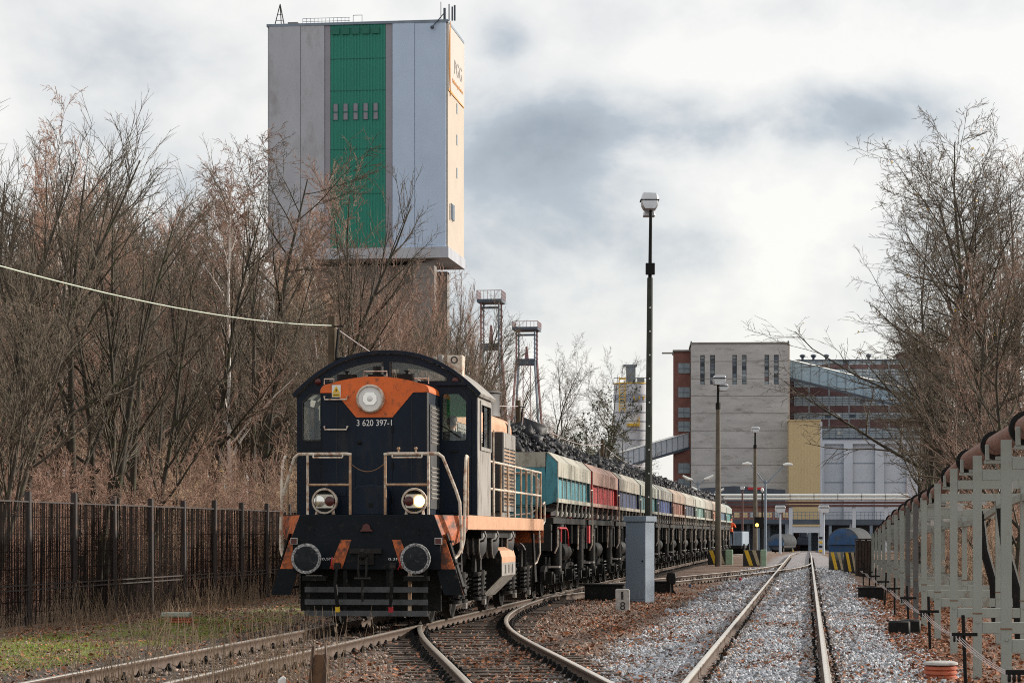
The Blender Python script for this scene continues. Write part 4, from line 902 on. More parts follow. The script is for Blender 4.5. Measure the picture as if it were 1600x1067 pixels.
def coal_load(i, lab):
    rng = np.random.default_rng(50 + i); L_ = WLEN
    ph = rng.uniform(0, 6, 3); hgt = .55 + .1 * rng.uniform(-1, 1)
    def zf(x, y):
        e = np.clip(np.minimum(y - .1, L_ - .1 - y) / 1.3, 0, 1) ** .6
        return 3.05 + e * (.28 + hgt * (1 - np.abs(x / 1.25) ** 1.7)) + .09 * np.sin(y * 1.3 + ph[0]) + .06 * np.sin(y * 2.9 + x * 3 + ph[1])
    xs = np.linspace(-1.22, 1.22, 15); ys = np.linspace(.08, L_ - .08, 40); X_, Y_ = np.meshgrid(xs, ys)
    Z_ = zf(X_, Y_) - .05; idx = np.arange(X_.size).reshape(X_.shape)
    Qm = np.stack([idx[:-1, :-1], idx[:-1, 1:], idx[1:, 1:], idx[1:, :-1]], -1).reshape(-1, 4)
    V1 = np.stack([X_, Y_, Z_], -1).reshape(-1, 3)
    t = empty('coal_load', (0, 0, 0), 0, lab, 'coal', 'coal loads heaped in the wagons')
    link_mesh('heap', np_mesh('heap', V1, Qm, ['coal']), t)
    n = 3400 if i < 4 else 1500
    Vl, fq = lumps(rng, n, .072 if i < 4 else .095, zf, L_)
    Ql = (fq[None] + (np.arange(n) * 6)[:, None, None]).reshape(-1, 3)
    tag(link_mesh('coal_lumps', np_mesh('coal_lumps', Vl.reshape(-1, 3), Ql, ['coal']), t), kind='stuff')
    return t
ORD = ['coupled right behind the locomotive', 'second behind the locomotive', 'third, left of the tall lamp post', 'partly behind the tall lamp post', 'right of the tall lamp post', 'sixth of the train', 'seventh of the train', 'eighth of the train', 'ninth of the train', 'tenth of the train', 'hidden half by the concrete lamp pole', 'last of the train']
Yw = 54.9
for i, (cname, col, apr, nrib) in enumerate(WC):
    yA, yB = Yw + i * PITCH * .992, Yw + (i * PITCH + WLEN) * .992
    xa, xb = loco_x(yA), loco_x(yB); rz = -math.atan2(xb - xa, yB - yA)
    o = make_wagon(i, col, apr, nrib, cname, '%s coal wagon with pale apron, %s' % (cname, ORD[i])); o.location = (xa, yA, 0); o.rotation_euler = (0, 0, rz)
    c_ = coal_load(i, 'black coal heaped in the %s wagon' % cname); c_.location = (xa, yA, 0); c_.rotation_euler = (0, 0, rz)
YE = Yw + 12 * PITCH * .992
J2 = dict(hip=(0, 0, .95), waist=(0, 0, 1.1), chest=(0, 0, 1.33), neck=(0, .0, 1.5), head=(0, -.02, 1.63), face=(0, -1, 0), shl=(-.2, 0, 1.42), ell=(-.27, -.05, 1.15), wrl=(-.26, -.15, .92),
          shr=(.2, 0, 1.42), elr=(.3, -.12, 1.2), wrr=(.22, -.3, 1.3), hpl=(-.1, 0, .92), knl=(-.11, -.03, .5), anl=(-.11, 0, .1), toel=(-.13, -.18, .07), hpr=(.1, 0, .92), knr=(.11, -.03, .5), anr=(.11, 0, .1), toer=(.13, -.18, .07))
wk, hb = person('person', (loco_x(YE - .9) + 1.42, YE - .92, .70), 0, J2, ['skin', 'hivis', 'trousers', 'reflective'], lambda p: 0 if p.z > 1.53 or (abs(p.x) > .18 and p.z < 1.0 and p.z > .8) else (3 if 1.13 < p.z < 1.18 else (1 if p.z > .9 else 2)), 'worker in an orange high-visibility jacket at the tail of the coal train', voxel=.02)
hb.build('hard_hat', 'hivis', wk)

# ------------------------------------------------------------------ wire fence on the left
def fx(Y): return -14.1 + .1359 * Y
FR = -math.atan(.1359)
fence = empty('wire_fence', (0, 0, 0), 0, 'dark rusty bar fence with steel posts along the wood on the left', 'fence')
b = MB(); b.cyl((0, 0, -.5), (0, 0, 2.33), .062, n=14); b.cyl((0, 0, 2.33), (0, 0, 2.34), .05, n=14); PM = b.mesh('fence_post', 'fence_post')
rg = random.Random(4)
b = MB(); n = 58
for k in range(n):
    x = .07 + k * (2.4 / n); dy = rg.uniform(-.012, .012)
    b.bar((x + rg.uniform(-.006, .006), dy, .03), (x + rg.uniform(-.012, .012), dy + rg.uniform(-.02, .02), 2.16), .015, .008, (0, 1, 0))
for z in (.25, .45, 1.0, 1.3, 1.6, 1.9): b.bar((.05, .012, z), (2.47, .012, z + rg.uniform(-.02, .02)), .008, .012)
GM = b.mesh('bar_panel', 'fence_rust_shaded', smooth=False)
b = MB(); b.box(.02, 2.5, -.03, .03, -.012, .012); RM = b.mesh('fence_rail', 'fence_post')
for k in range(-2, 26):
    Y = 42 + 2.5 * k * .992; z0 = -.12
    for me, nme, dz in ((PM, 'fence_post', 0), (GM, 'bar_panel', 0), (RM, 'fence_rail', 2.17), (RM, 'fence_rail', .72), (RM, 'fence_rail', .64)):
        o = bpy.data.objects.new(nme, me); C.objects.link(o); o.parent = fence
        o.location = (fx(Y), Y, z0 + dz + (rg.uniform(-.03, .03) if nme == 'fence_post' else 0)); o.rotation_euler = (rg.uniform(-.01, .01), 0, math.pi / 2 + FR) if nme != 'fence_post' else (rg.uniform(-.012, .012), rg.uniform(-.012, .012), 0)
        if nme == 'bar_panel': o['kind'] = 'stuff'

# ------------------------------------------------------------------ line poles on the left with their wire
ptops = []
for k, Y in enumerate((28.2, 64.7, 102, 138, 176)):
    x = -13.6 + .1359 * Y; top = (7.35, 7.3, 7.1, 6.85, 6.8)[k]
    labs = ['', 'wooden line pole with black insulators rising behind the locomotive cab', 'wooden line pole standing behind the first coal wagons', 'short-looking wooden line pole between the coal and the evergreen', 'farthest wooden line pole hidden behind the train']
    ptops.append((x, Y, 5.82 if k == 0 else top - .25))
    if k in (0, 4): continue
    t = empty('line_pole', (x, Y, -.2), 0, labs[k], 'pole', 'poles of the overhead line')
    b = MB(); b.cyl((0, 0, -.3), (0, 0, top + .2), .15, .11, n=12); b.build('pole', 'wood_pole', t)
    b = MB(); b.cyl((.05, -.1, top - .08), (.3, -.14, top - .08), .02, n=6); b.build('bracket', 'black_iron', t)
    b = MB()
    for q in range(5): b.lathe((.28, -.14, top - 1.5 + q * .13), (0, 0, 1), [(.04, 0), (.14, .02), (.14, .06), (.04, .10)], 12)
    b.tube([(.18, -.14, top - .15), (.12, -.14, top - .8), (.12, -.14, top - 1.7)], .04, 6); b.build('insulator', 'black_iron', t)
wroot = empty('overhead_wire', (0, 0, 0), 0, 'pale sagging overhead wire strung from pole to pole over the left wood', 'wire')
for k in range(len(ptops) - 1):
    a, c = Vector(ptops[k]), Vector(ptops[k + 1]); pts = []
    for i in range(25):
        t = i / 24; p = a.lerp(c, t); p.z -= (.44 if k == 0 else .6) * 4 * t * (1 - t); pts.append(p)
    b = MB(); b.tube(pts, .014 if k == 0 else .018, 6); b.build('wire_span', 'wire_bright' if k == 0 else 'wire_dull', wroot)

# ------------------------------------------------------------------ pipe rack on the right
rack = empty('pipe_rack', (0, 0, 0), 0, 'pale grey steel post rack carrying a rusty pipe along the right edge', 'pipe rack')
def rx_(Y): return 1.81 + .131 * Y
def rtop(Y): return float(np.interp(Y, [20, 35, 40.3, 46, 60, 75, 95, 110], [2.46, 2.44, 2.33, 2.13, 2.06, 1.9, 1.52, 1.45]))
RR = -math.atan(.131)
rackYs = [19.6, 24.7, 29.5, 35.1, 40.3, 46, 50.4, 55.5, 60, 65.5, 73, 80, 86.5, 93, 100]
rg = random.Random(9)
def hpost(b, x, y, z0, z1, w_=.105, d_=.10):
    t = .014
    b.box(x - w_ / 2, x + w_ / 2, y - d_ / 2, y - d_ / 2 + t, z0, z1); b.box(x - w_ / 2, x + w_ / 2, y + d_ / 2 - t, y + d_ / 2, z0, z1); b.box(x - t / 2, x + t / 2, y - d_ / 2 + t, y + d_ / 2 - t, z0, z1 - .002)
for k, Y in enumerate(rackYs):
    tp = rtop(Y); gz = -.36
    fr = empty('rack_frame', (rx_(Y), Y, 0), RR); fr.parent = rack
    for nm, x, top in (('front_post', 0, tp), ('back_post', 1.0, tp - .28)):
        b = MB(); hpost(b, x, 0, gz - .4, top); b.cyl((x, -.051, .42), (x, -.065, .42), .018, n=6)
        b.mi(1); b.box(x - .058, x + .058, -.056, .056, .52, .535)
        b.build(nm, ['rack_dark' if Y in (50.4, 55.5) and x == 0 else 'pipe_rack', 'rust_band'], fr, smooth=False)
    b = MB(); b.box(.054, 1.6, -.045, .045, tp - .30, tp - .17); b.build('top_beam', 'pipe_rack', fr, bevel=.005)
    b = MB(); b.box(.054, .945, -.045, .045, .28, .42); b.box(1.055, 1.5, -.045, .045, .28, .42); b.build('low_beam', 'pipe_rack', fr, bevel=.005)
    b = MB(); b.box(.08, .80, -.06, .06, tp - .10, tp - .06); b.box(.09, .14, -.08, -.03, tp - .06, tp + .13); b.box(.22, .42, -.07, .07, tp - .06, tp - .01); b.build('pipe_saddle', 'pipe_rack', fr, bevel=.004)
    if k % 2 == 0:
        b = MB(); b.box(.30, .42, -.11, -.07, tp - .45, tp - .33); b.box(.55, .8, -.16, -.10, tp - .36, tp - .30); b.build('bracket', 'concrete_post', fr)
for k in range(len(rackYs) - 1):
    Ya, Yb = rackYs[k], rackYs[k + 1]
    a = Vector((rx_(Ya) + .26, Ya, rtop(Ya) + .15)); c = Vector((rx_(Yb) + .26, Yb, rtop(Yb) + .15))
    b = MB(); b.tube([a, c], .125, 16); b.build('pipe', 'rust_pipe', rack)
    d = (c - a).normalized(); m = a + d * (.55 + .3 * rg.random())
    b = MB(); b.cyl(m, m + d * .05, .18, n=20); b.cyl(m + d * .07, m + d * .12, .18, n=20); b.cyl(m + d * .045, m + d * .075, .15, n=20); b.build('flange', 'black_iron', rack)
    b = MB(); b.bar((rx_(Ya) + 1.0, Ya + .08, rtop(Ya) - .42), (rx_(Yb) + 1.0, Yb - .08, rtop(Yb) - .42), .07, .10); b.build('long_beam', 'pipe_rack', rack)
# corrugated dark hoses hanging from the rack
for Y in (43.4, 38.0):
    b = MB(); b.tube([(rx_(Y) + .9, Y, 1.9), (rx_(Y) + .98, Y, 1.2), (rx_(Y) + 1.15, Y, .6), (rx_(Y) + 1.2, Y, -.3)], .085, 10); b.build('hanging_hose', 'black_iron', rack)
# point-wire pulleys and wires in front of the rack
wy = [20.0, 27.5, 35.6, 43.0, 50.5, 57.5, 65, 72, 79]
sp_ = []
labs = ['nearest black signal-wire post at the bottom right corner', 'black signal-wire post with a crossarm, second from the corner', 'black signal-wire post with crossarm third from the corner', 'leaning black signal-wire post before the two dark rack posts', 'black cross-shaped signal-wire post just past the dark rack posts', 'black signal-wire post beside the black box', 'small black signal-wire post behind the black box', 'farther small black signal-wire post along the rack', 'farthest small black signal-wire post along the rack']
for k, Y in enumerate(wy):
    x = 1.80 + .1225 * Y; g0 = float(zbase(x - .122 * Y, Y)); h = .62
    t = empty('signal_wire_post', (x, Y, g0), RR, labs[k], 'post', 'posts carrying the signal wires')
    b = MB(); b.bar((0, 0, -.3), (rg.uniform(-.06, .06), 0, h + .2), .05, .04); b.build('post', 'black_iron', t, bevel=.004)
    b = MB(); b.box(-.17, .12, -.05, -.025, h - .04, h); b.build('crossarm', 'black_iron', t, bevel=.004)
    b = MB()
    for q in (-.14, -.10, -.06): b.cyl((q - .012, -.04, h - .07), (q + .012, -.04, h - .07), .035, n=10)
    b.build('pulley_set', 'black_iron', t)
    sp_.append((x - .1, Y - .05, g0 + h - .06))
for q in (-.03, 0, .03):
    pts = []
    for k in range(len(sp_) - 1):
        a, c = Vector(sp_[k]), Vector(sp_[k + 1])
        for i in range(8): t = i / 8; p = a.lerp(c, t); p.z -= .16 * t * (1 - t); p.x += q; pts.append(p)
    b = MB(); b.tube(pts, .0045, 5)
    lb = {-.03: 'left strand of the point wires running along the pipe rack', 0: 'middle strand of the point wires running along the pipe rack', .03: 'right strand of the point wires running along the pipe rack'}[q]
    b.build('signal_wire', 'wire_dull', None, label=lb, cat='wire', group='signal wires beside the rack')

def gz(x, Y): return float(zbase(x - .122 * Y, Y))
# orange clay ring stack with pale lid
x, Y = 5.05, 28.5
t = empty('clay_pipe_stack', (x, Y, gz(x, Y)), 0, 'orange ribbed clay pipe with a pale round lid at the bottom right', 'pipe')
b = MB(); b.lathe((0, 0, 0), (0, 0, 1), [(.175, -.1)] + [p for k in range(3) for p in ((.175, k * .055), (.195, k * .055 + .012), (.195, k * .055 + .038), (.175, k * .055 + .05))], 28); b.build('ribbed_pipe', 'clay_red', t)
b = MB(); b.lathe((0, 0, .17), (0, 0, 1), [(.19, 0), (.202, .008), (.20, .03), (.16, .045), (.02, .05)], 28); b.build('lid', 'concrete_post', t)
# black box and lump items beside the rack
x, Y = 9.35, 63
t = empty('point_machine', (x, Y, gz(x, Y)), -TH, 'low black steel box with a lid beside the right-hand ballast', 'box')
b = MB(); b.box(-.33, .33, -.3, .3, -.1, .30); b.build('case', 'black_iron', t, bevel=.01)
b = MB(); b.box(-.36, .36, -.33, .33, .30, .335); b.box(-.2, .1, -.1, .1, .335, .36); b.build('lid', 'greasy_iron', t, bevel=.008)
for k, (x, Y, lb) in enumerate(((6.55, 41.0, 'dark concrete block by the foot of the dark rack posts'), (6.95, 42.3, 'second dark concrete block behind the first near the rack posts'))):
    b = MB(); b.prism_z([(-.2, -.16), (.16, -.2), (.22, .12), (-.1, .2)], gz(x, Y) - .1, gz(x, Y) + .24); o = b.build('concrete_block', 'black_iron', None, bevel=.03, label=lb, cat='block'); o.location = (x, Y, 0)

# ------------------------------------------------------------------ between the tracks
c0 = P(1000, 943, 57.5); c0.z = gz(c0.x, 57.5)
t = empty('relay_cabinet', c0, R(-33), 'tall grey steel cabinet with an overhanging lid between the tracks', 'cabinet')
b = MB(); b.box(-.27, .27, -.22, .22, -.1, 1.93); b.build('case', 'cabinet_grey', t, bevel=.008)
b = MB(); b.box(-.31, .31, -.26, .26, 1.93, 2.06); b.build('lid', 'cabinet_grey', t, bevel=.008)
b = MB(); b.box(-.255, .255, -.226, -.22, .1, 1.9); b.build('door', 'cabinet_grey', t, bevel=.003)
for z in (.4, 1.5):
    b = MB(); b.cyl((-.262, -.232, z - .05), (-.262, -.232, z + .05), .012, n=8); b.build('hinge', 'cabinet_grey', t)
b = MB(); b.lathe((.2, -.226, 1.0), (0, -1, 0), [(.02, 0), (.02, .02), (.008, .025)], 10); b.build('lock', 'black_iron', t)
c0 = P(973, 957, 51.5); c0.z = gz(c0.x, 51.5)
t = empty('distance_marker', c0, R(-4), 'small pale concrete post marked 1 over 8 before the grey cabinet', 'marker')
b = MB(); b.prism_y([(-.15, -.2), (.15, -.2), (.15, .43), (.13, .47), (-.14, .475), (-.155, .45)], -.05, .05); b.build('post', 'concrete_post', t, bevel=.012)
text('numeral', '1', (-.035, -.052, .25), (1, 0, 0), (0, 0, 1), .05, .17, 'black_paint', t)
text('numeral', '8', (-.055, -.052, .03), (1, 0, 0), (0, 0, 1), .11, .17, 'black_paint', t)
def switch_box(px, py, Y, w_, d_, h, lb, rz=-TH):
    c = P(px, py, Y); c.z = gz(c.x, Y)
    t = empty('point_box', c, rz, lb, 'box')
    b = MB(); b.box(-w_ / 2, w_ / 2, -d_ / 2, d_ / 2, -.1, h); b.build('case', 'black_iron', t, bevel=.012)
    b = MB(); b.box(-w_ / 2 - .03, w_ / 2 + .03, -d_ / 2 - .03, d_ / 2 + .03, h, h + .04); b.build('lid', 'greasy_iron', t, bevel=.008)
    return t
switch_box(945, 935, 60, .95, .6, .38, 'long black point-motor box left of the grey cabinet')
switch_box(1033, 926, 67, .55, .7, .30, 'low black box behind the grey cabinet beside the point lever')
c = P(1049, 925, 66); c.z = gz(c.x, 66)
t = empty('point_lever', c, R(10), 'black hand lever with a heavy counterweight right of the grey cabinet', 'lever')
b = MB(); b.bar((.05, 0, -.1), (.0, 0, .55), .04, .05); b.bar((.05, 0, .1), (.16, -.05, -.05), .04, .04); b.build('lever_arm', 'black_iron', t)
b = MB(); b.prism_y([(-.11, .28), (.08, .26), (.12, .4), (.10, .58), (-.08, .60), (-.13, .45)], -.1, .1); b.build('counterweight', 'black_iron', t, bevel=.02)
# litter
for px, py, Y, mt, h, lb in ((1157, 902, 84, 'red_paint', .13, 'small red can upright on the pale ballast'), (1078, 912, 74, 'tank_blue', .1, 'small blue bottle cap lying in the dark ballast')):
    c = P(px, py, Y); c.z = gz(c.x, Y)
    b = MB(); b.lathe((0, 0, 0), (0, 0, 1), [(.035, 0), (.045, .01), (.045, h - .02), (.03, h)], 12); o = b.build('drink_can', mt, None, label=lb, cat='litter'); o.location = c
# iron channel ends and stones at the bottom left
c = P(495, 1040, 26.2); c.z = gz(c.x, c.y)
t = empty('steel_channel', c, R(-6), 'rusty steel channel standing up among dry stalks at the bottom edge', 'channel')
b = MB(); b.prism_y([(-.10, -.1), (-.07, -.1), (-.02, .46), (-.05, .44)], -.03, .03); b.build('flange', 'rail_side', t, bevel=.003)
b = MB(); b.prism_y([(.05, -.1), (.10, -.1), (.115, .30), (.10, .5)], -.03, .03); b.build('flange', 'rail_side', t, bevel=.003)
b = MB(); b.prism_y([(-.08, -.1), (.06, -.1), (.10, .36), (-.02, .36)], .01, .025); b.build('web', 'rust_band', t)
c = P(447, 1062, 25.2); c.z = gz(c.x, c.y)
t = empty('painted_stub', c, R(20), 'broken red and white painted stub at the bottom edge left of the channel', 'stub')
b = MB(); b.prism_y([(-.10, -.1), (0, -.1), (.0, .16), (-.03, .19), (-.08, .15)], -.03, .03); b.build('white_half', 'white_paint', t, bevel=.006)
b = MB(); b.prism_y([(.001, -.1), (.12, -.1), (.09, .08), (.001, .16)], -.03, .03); b.build('red_half', 'clay_red', t, bevel=.006)
c = P(278, 984, 43); c.z = gz(c.x, 43)
t = empty('kerb_stack', c, R(-8), 'pale concrete slab resting on red ribbed bricks beside the left track', 'slabs')
b = MB(); b.box(-.27, .24, -.14, .14, .13, .21); b.build('concrete_slab', 'slab_grey', t, bevel=.012)
for k in range(3):
    b = MB(); b.box(-.16 + .02 * k, .25, -.1, .1, -.03 + k * .05, .012 + k * .05); b.build('brick', 'clay_red', t, bevel=.006)

# ------------------------------------------------------------------ lamp posts
def flood(b, c, s=1.0):
    x, y, z = c
    b.prism_y([(x - .17 * s, z - .1 * s), (x + .17 * s, z - .1 * s), (x + .2 * s, z + .1 * s), (x + .17 * s, z + .2 * s), (x - .17 * s, z + .2 * s), (x - .2 * s, z + .1 * s)], y - .2 * s, y + .25 * s)
Y = 63.5; c = P(1012, 900, Y); zt = P(0, 338, Y).z
t = empty('tall_lamp_post', (c.x, Y, gz(c.x, Y)), 0, 'tallest dark lamp post with a square floodlight head behind the grey cabinet', 'lamp post')
b = MB(); b.cyl((0, 0, -.3), (.06, 0, 8.35), .11, .075, n=10); b.mi(1)
for k in range(9): b.cyl((.02 + .005 * k, -.13 + .004 * k, 2.6 + k * .62), (.02 + .005 * k, -.09, 2.6 + k * .62), .022, n=6)
b.build('pole', ['pole_dark', 'white_paint'], t)
b = MB(); b.cyl((.06, 0, 8.3), (.08, 0, zt + .3), .05, .04, n=8); b.build('mast', 'black_iron', t)
b = MB(); b.box(-.06, .18, -.2, -.05, 8.42, 8.72); b.build('junction_box', 'black_iron', t, bevel=.01)
zt += .25
b = MB(); b.prism_y([(-.10, zt + .05), (.20, zt + .05), (.26, zt + .16), (.27, zt + .36), (.22, zt + .5), (-.13, zt + .5), (-.18, zt + .36), (-.16, zt + .16)], -.25, .2); hd_ = b.build('floodlight', 'lamp_alu', t, bevel=.03)
b = MB(); b.box(-.2, .29, -.27, .22, zt + .29, zt + .315); b.build('hood_edge', 'black_iron', hd_)
b = MB(); b.prism_y([(-.10, zt - .06), (.22, zt - .06), (.18, zt + .09), (-.08, zt + .09)], .24, .6); b.build('rear_floodlight', 'lamp_alu', t, bevel=.02)
def pole_lamp(px, pybase, Y, pytop, label, heads, r=.13, mats='pole_concrete', split=None):
    c = P(px, pybase, Y); g = gz(c.x, Y); top = P(px, pytop, Y).z - g
    t = empty('lamp_post', (c.x, Y, g), 0, label, 'lamp post', 'lamp posts of the far yard')
    zs = (P(px, split, Y).z - g) if split else top
    b = MB(); b.cyl((0, 0, -.3), (0, 0, zs), r, r * .62, n=12); b.build('pole', mats, t)
    if split:
        b = MB(); b.cyl((0, 0, zs - .05), (0, 0, top), r * .4, r * .35, n=8); b.cyl((0, 0, zs - .3), (0, 0, zs + .02), r * .75, n=10); b.build('mast', 'black_iron', t)
    for dx, dz, w_, kind in heads:
        if kind == 'flood':
            b = MB(); flood(b, (dx, -.1, top + dz), w_); hd = b.build('floodlight', 'lamp_alu', t, bevel=.03)
            b = MB(); b.box(dx - .2 * w_, dx + .2 * w_, -.1 - .22 * w_, -.1 + .27 * w_, top + dz + .09 * w_, top + dz + .12 * w_); b.build('rim', 'black_iron', hd)
        else:
            b = MB(); b.tube([(0, 0, top - .35), (dx * .5, 0, top - .35 + .5 * (dz + .35)), (dx, 0, top + dz)], .045, 8); b.build('arm', mats, t)
            b = MB(); s_ = 1 if dx > 0 else -1
            b.tube([(dx - s_ * .1, 0, top + dz), (dx + s_ * w_ * .35, 0, top + dz + .06 * w_), (dx + s_ * w_, 0, top + dz + (.02 if kind == 'cobra' else .45) * w_)], [.08, .17, .09], 10); b.build('lantern', 'pipe_white', t)
    return t
pole_lamp(1122, 888, 121, 600, 'slender concrete lamp post with two floodlights before the grey concrete tower', [(0.05, .1, 1.6, 'flood'), (.25, -.25, 1.2, 'flood')], .17, split=630)
pole_lamp(1180, 871, 188, 675, 'lamp post with a single small floodlight left of the double-arm lamp', [(0, .1, 1.5, 'flood')], .2, split=695)
pole_lamp(1196, 866, 205, 750, 'double-arm street lamp spreading over the tracks', [(-1.25, 1.35, .7, 'cobra'), (1.6, 1.3, .7, 'cobra')], .14, 'steel_blue')
pole_lamp(1091, 870, 210, 752, 'short double lamp rising behind the coal wagons', [(-.6, .15, .75, 'tilt'), (.6, .2, .75, 'tilt')], .12, 'steel_blue')
pole_lamp(1106, 868, 240, 772, 'second double lamp behind the coal wagons, lower and farther', [(-.7, .3, .9, 'tilt'), (.8, .2, .8, 'tilt')], .12, 'steel_blue')
pole_lamp(1160, 866, 225, 765, 'thin rusty mast with a small lamp behind the train tail', [(.0, .1, 1.0, 'flood')], .12, 'bridge_rust')
pole_lamp(1219, 866, 300, 797, 'thin pale signal mast with a box head left of the gate', [(.0, .0, 3.0, 'flood')], .16, 'grey_sheet')
pole_lamp(1287, 862, 310, 797, 'thin pale signal mast with a box head right of the gate', [(.0, .0, 3.2, 'flood')], .16, 'grey_sheet')
# signal with a lit yellow lamp
c = P(1191, 866, 180); g = gz(c.x, 180)
t = empty('signal_post', (c.x, 180, g), 0, 'thin black signal post with a lit amber lamp', 'signal')
b = MB(); b.cyl((0, 0, -.2), (0, 0, P(0, 770, 180).z - g), .07, .06, n=8); b.build('post', 'black_iron', t)
zl = P(0, 820, 180).z - g
b = MB(); b.box(-.6, .1, -.1, .1, zl - .22, zl + .6); b.build('signal_head', 'black_iron', t)
b = MB(); b.lathe((-.40, -.1, zl), (0, -1, 0), [(.13, 0), (.12, .05), (.02, .08)], 14); b.build('amber_lamp', 'signal_yellow', t)
b = MB(); b.lathe((0, 0, P(0, 768, 180).z - g), (0, 0, 1), [(.05, -.05), (.13, .1), (.1, .25), (.02, .3)], 10); b.build('cap', 'pipe_white', t)

# ------------------------------------------------------------------ striped concrete barriers, hut
def barrier(px0, px1, pyt, pyb, Y, label, side=None, slope=0):
    a = P(px0, pyb, Y); c = P(px1, pyt, Y); g = gz(a.x, Y); w_ = c.x - a.x; h = c.z - g
    t = empty('barrier_block', (a.x, Y, g), -.1, label, 'barrier', 'striped barrier blocks at the track ends')
    b = MB(); b.prism_x([(0, -.15), (.9, -.15), (.9, h), (0, h)] if not slope else [(0, -.15), (1.2, -.15), (1.2, h), (.5, h), (0, h * .55)], 0, w_); b.build('block', 'black_paint', t, bevel=.01)
    n = max(2, int(w_ / .5)); sw_ = w_ / (n + .2)
    for k in range(n):
        x0 = k * sw_ + .05
        q = [(x0, h * .98), (x0 + sw_ * .5, h * .98), (min(x0 + sw_ * 1.15, w_ - .01), .05), (min(x0 + sw_ * .65, w_ - .03), .05)]
        b = MB(); b.prism_y(q, -.012, .0); b.build('yellow_stripe', 'yellow_paint' if k % 2 == 0 else 'barrier_sand', t)
    if side:
        b = MB(); b.box(w_ + .01, w_ + side, -.05, .85, -.15, h + .02); b.build('side_block', 'barrier_green', t, bevel=.02)
    return t
barrier(1106, 1133, 859, 885, 128, 'sand and black striped block behind the concrete lamp post', .4)
barrier(1161, 1188, 859, 882, 122, 'yellow and black striped block with a pale green side block', .3)
barrier(1296, 1318, 862, 891, 110, 'yellow and black striped block at right of the track, nearer the rails', None, 1)
barrier(1319, 1338, 862, 893, 107, 'yellow and black striped block beside the brown board hut', None)
c = P(1351, 897, 101); g = gz(c.x, 101)
t = empty('board_hut', (c.x, 101, g), -.1, 'small dark brown board hut at the far end of the pipe rack', 'hut')
b = MB(); b.box(-.36, .36, 0, .8, -.1, 1.5); b.build('core', 'brown_board', t)
for k in range(6):
    b = MB(); b.box(-.37 + k * .125, -.265 + k * .125, -.03, -.005, -.1, 1.52 + .02 * (k % 2)); b.build('board', 'brown_board', t, bevel=.006)
b = MB(); b.box(-.42, .42, -.08, .85, 1.54, 1.6); b.build('roof', 'brown_board', t)

# ------------------------------------------------------------------ far buildings
def corrugated(b, x0, x1, y, z0, z1, pitch, amp):
    n = int((x1 - x0) / pitch); xs = []
    for k in range(n):
        a = x0 + (x1 - x0) * k / n; w_ = (x1 - x0) / n
        xs += [(a, y), (a + w_ * .45, y), (a + w_ * .5, y - amp), (a + w_ * .95, y - amp)]
    xs.append((x1, y)); m = len(xs)
    b.add([(x, yy_, z0) for x, yy_ in xs] + [(x, yy_, z1) for x, yy_ in xs], [(i, i + 1, m + i + 1, m + i) for i in range(m - 1)])
BR = -.13
# winding tower
YT = 380; k_ = YT / F; c = P(697, 833, YT); g = gz(c.x, YT)
wt = empty('winding_tower', (c.x, YT, g), BR, 'huge concrete mine winding tower with a green sheet stripe above the bare trees', 'tower')
zz = lambda py: EYE + (HY - py) * k_ - g
lx = lambda px: (px - 697) * k_ * 1.012
ZB, ZT = zz(386), zz(32); DW = 17.0; XW = lx(418) - .3
b = MB(); b.box(XW, -.02, .3, DW - .02, ZB, ZT - .3); b.build('core', 'conc_tower', wt)
for x0, x1, m, d in ((418, 468, 'conc_tower', 0), (468, 506, 'conc_tower', .05), (506, 515, 'conc_strip', .2), (602, 613, 'conc_strip', .2), (613, 648, 'conc_blue', 0), (648, 697, 'conc_blue', .06)):
    b = MB(); b.box(lx(x0) + .03, lx(x1) - .03, d - .15, .3, ZB, ZT - .05); b.build('wall_panel', m, wt)
b = MB(); corrugated(b, lx(515), lx(602), .1, ZB + .01, ZT, .5, .07); gs = b.build('green_sheet', 'green_sheet', wt, smooth=False)
for pz in (88, 138, 230, 300):
    b = MB(); b.box(lx(515), lx(602), -.0, .12, zz(pz) - .05, zz(pz) + .05); b.build('sheet_joint', 'green_dark', gs)
for k in range(5):
    xc = lx(523.5 + k * 15.8)
    b = MB(); b.box(xc - .34, xc + .34, -.12, .0, zz(184), zz(159)); wi = b.build('window', 'win_mauve', wt)
    b = MB(); b.box(xc - .40, xc + .40, -.16, -.12, zz(172) - .1, zz(172) + .1); b.box(xc - .42, xc - .33, -.16, -.1, zz(185), zz(158)); b.box(xc + .33, xc + .42, -.16, -.1, zz(185), zz(158)); b.build('window_frame', 'green_dark', wi)
    b = MB(); b.box(xc - .62, xc + .62, -.2, -.1, zz(50), zz(39)); b.build('louvre', 'green_dark', wt)
b = MB(); b.box(-.02, .25, .3, DW, ZB, ZT - .35); sd = b.build('side_wall', 'beige_wall', wt)
b = MB(); b.box(.25, .36, .4, DW - .1, zz(140), ZT - .5); sb = b.build('sign_board', 'sign_wall', wt)
text('sign_letters', 'PGG', (.37, 6.0, zz(104)), (0, 1, 0), (0, 0, 1), 8.0, 2.2, 'letter_grey', sb, depth=.04)
text('sign_words', 'Polska Grupa Górnicza', (.37, 4.0, zz(124)), (0, 1, 0), (0, 0, 1), 11, .9, 'logo_orange', sb, depth=.04)
b = MB(); pts = [(.40, 2.6 + 1.9 * math.cos(R(a)) , zz(88) + 6.2 * math.sin(R(a))) for a in range(110, 260, 12)]; b.tube(pts, [.05 + .16 * math.sin(math.pi * i / (len(pts) - 1)) for i in range(len(pts))], 6); b.build('logo_swoosh', 'logo_orange', sb)
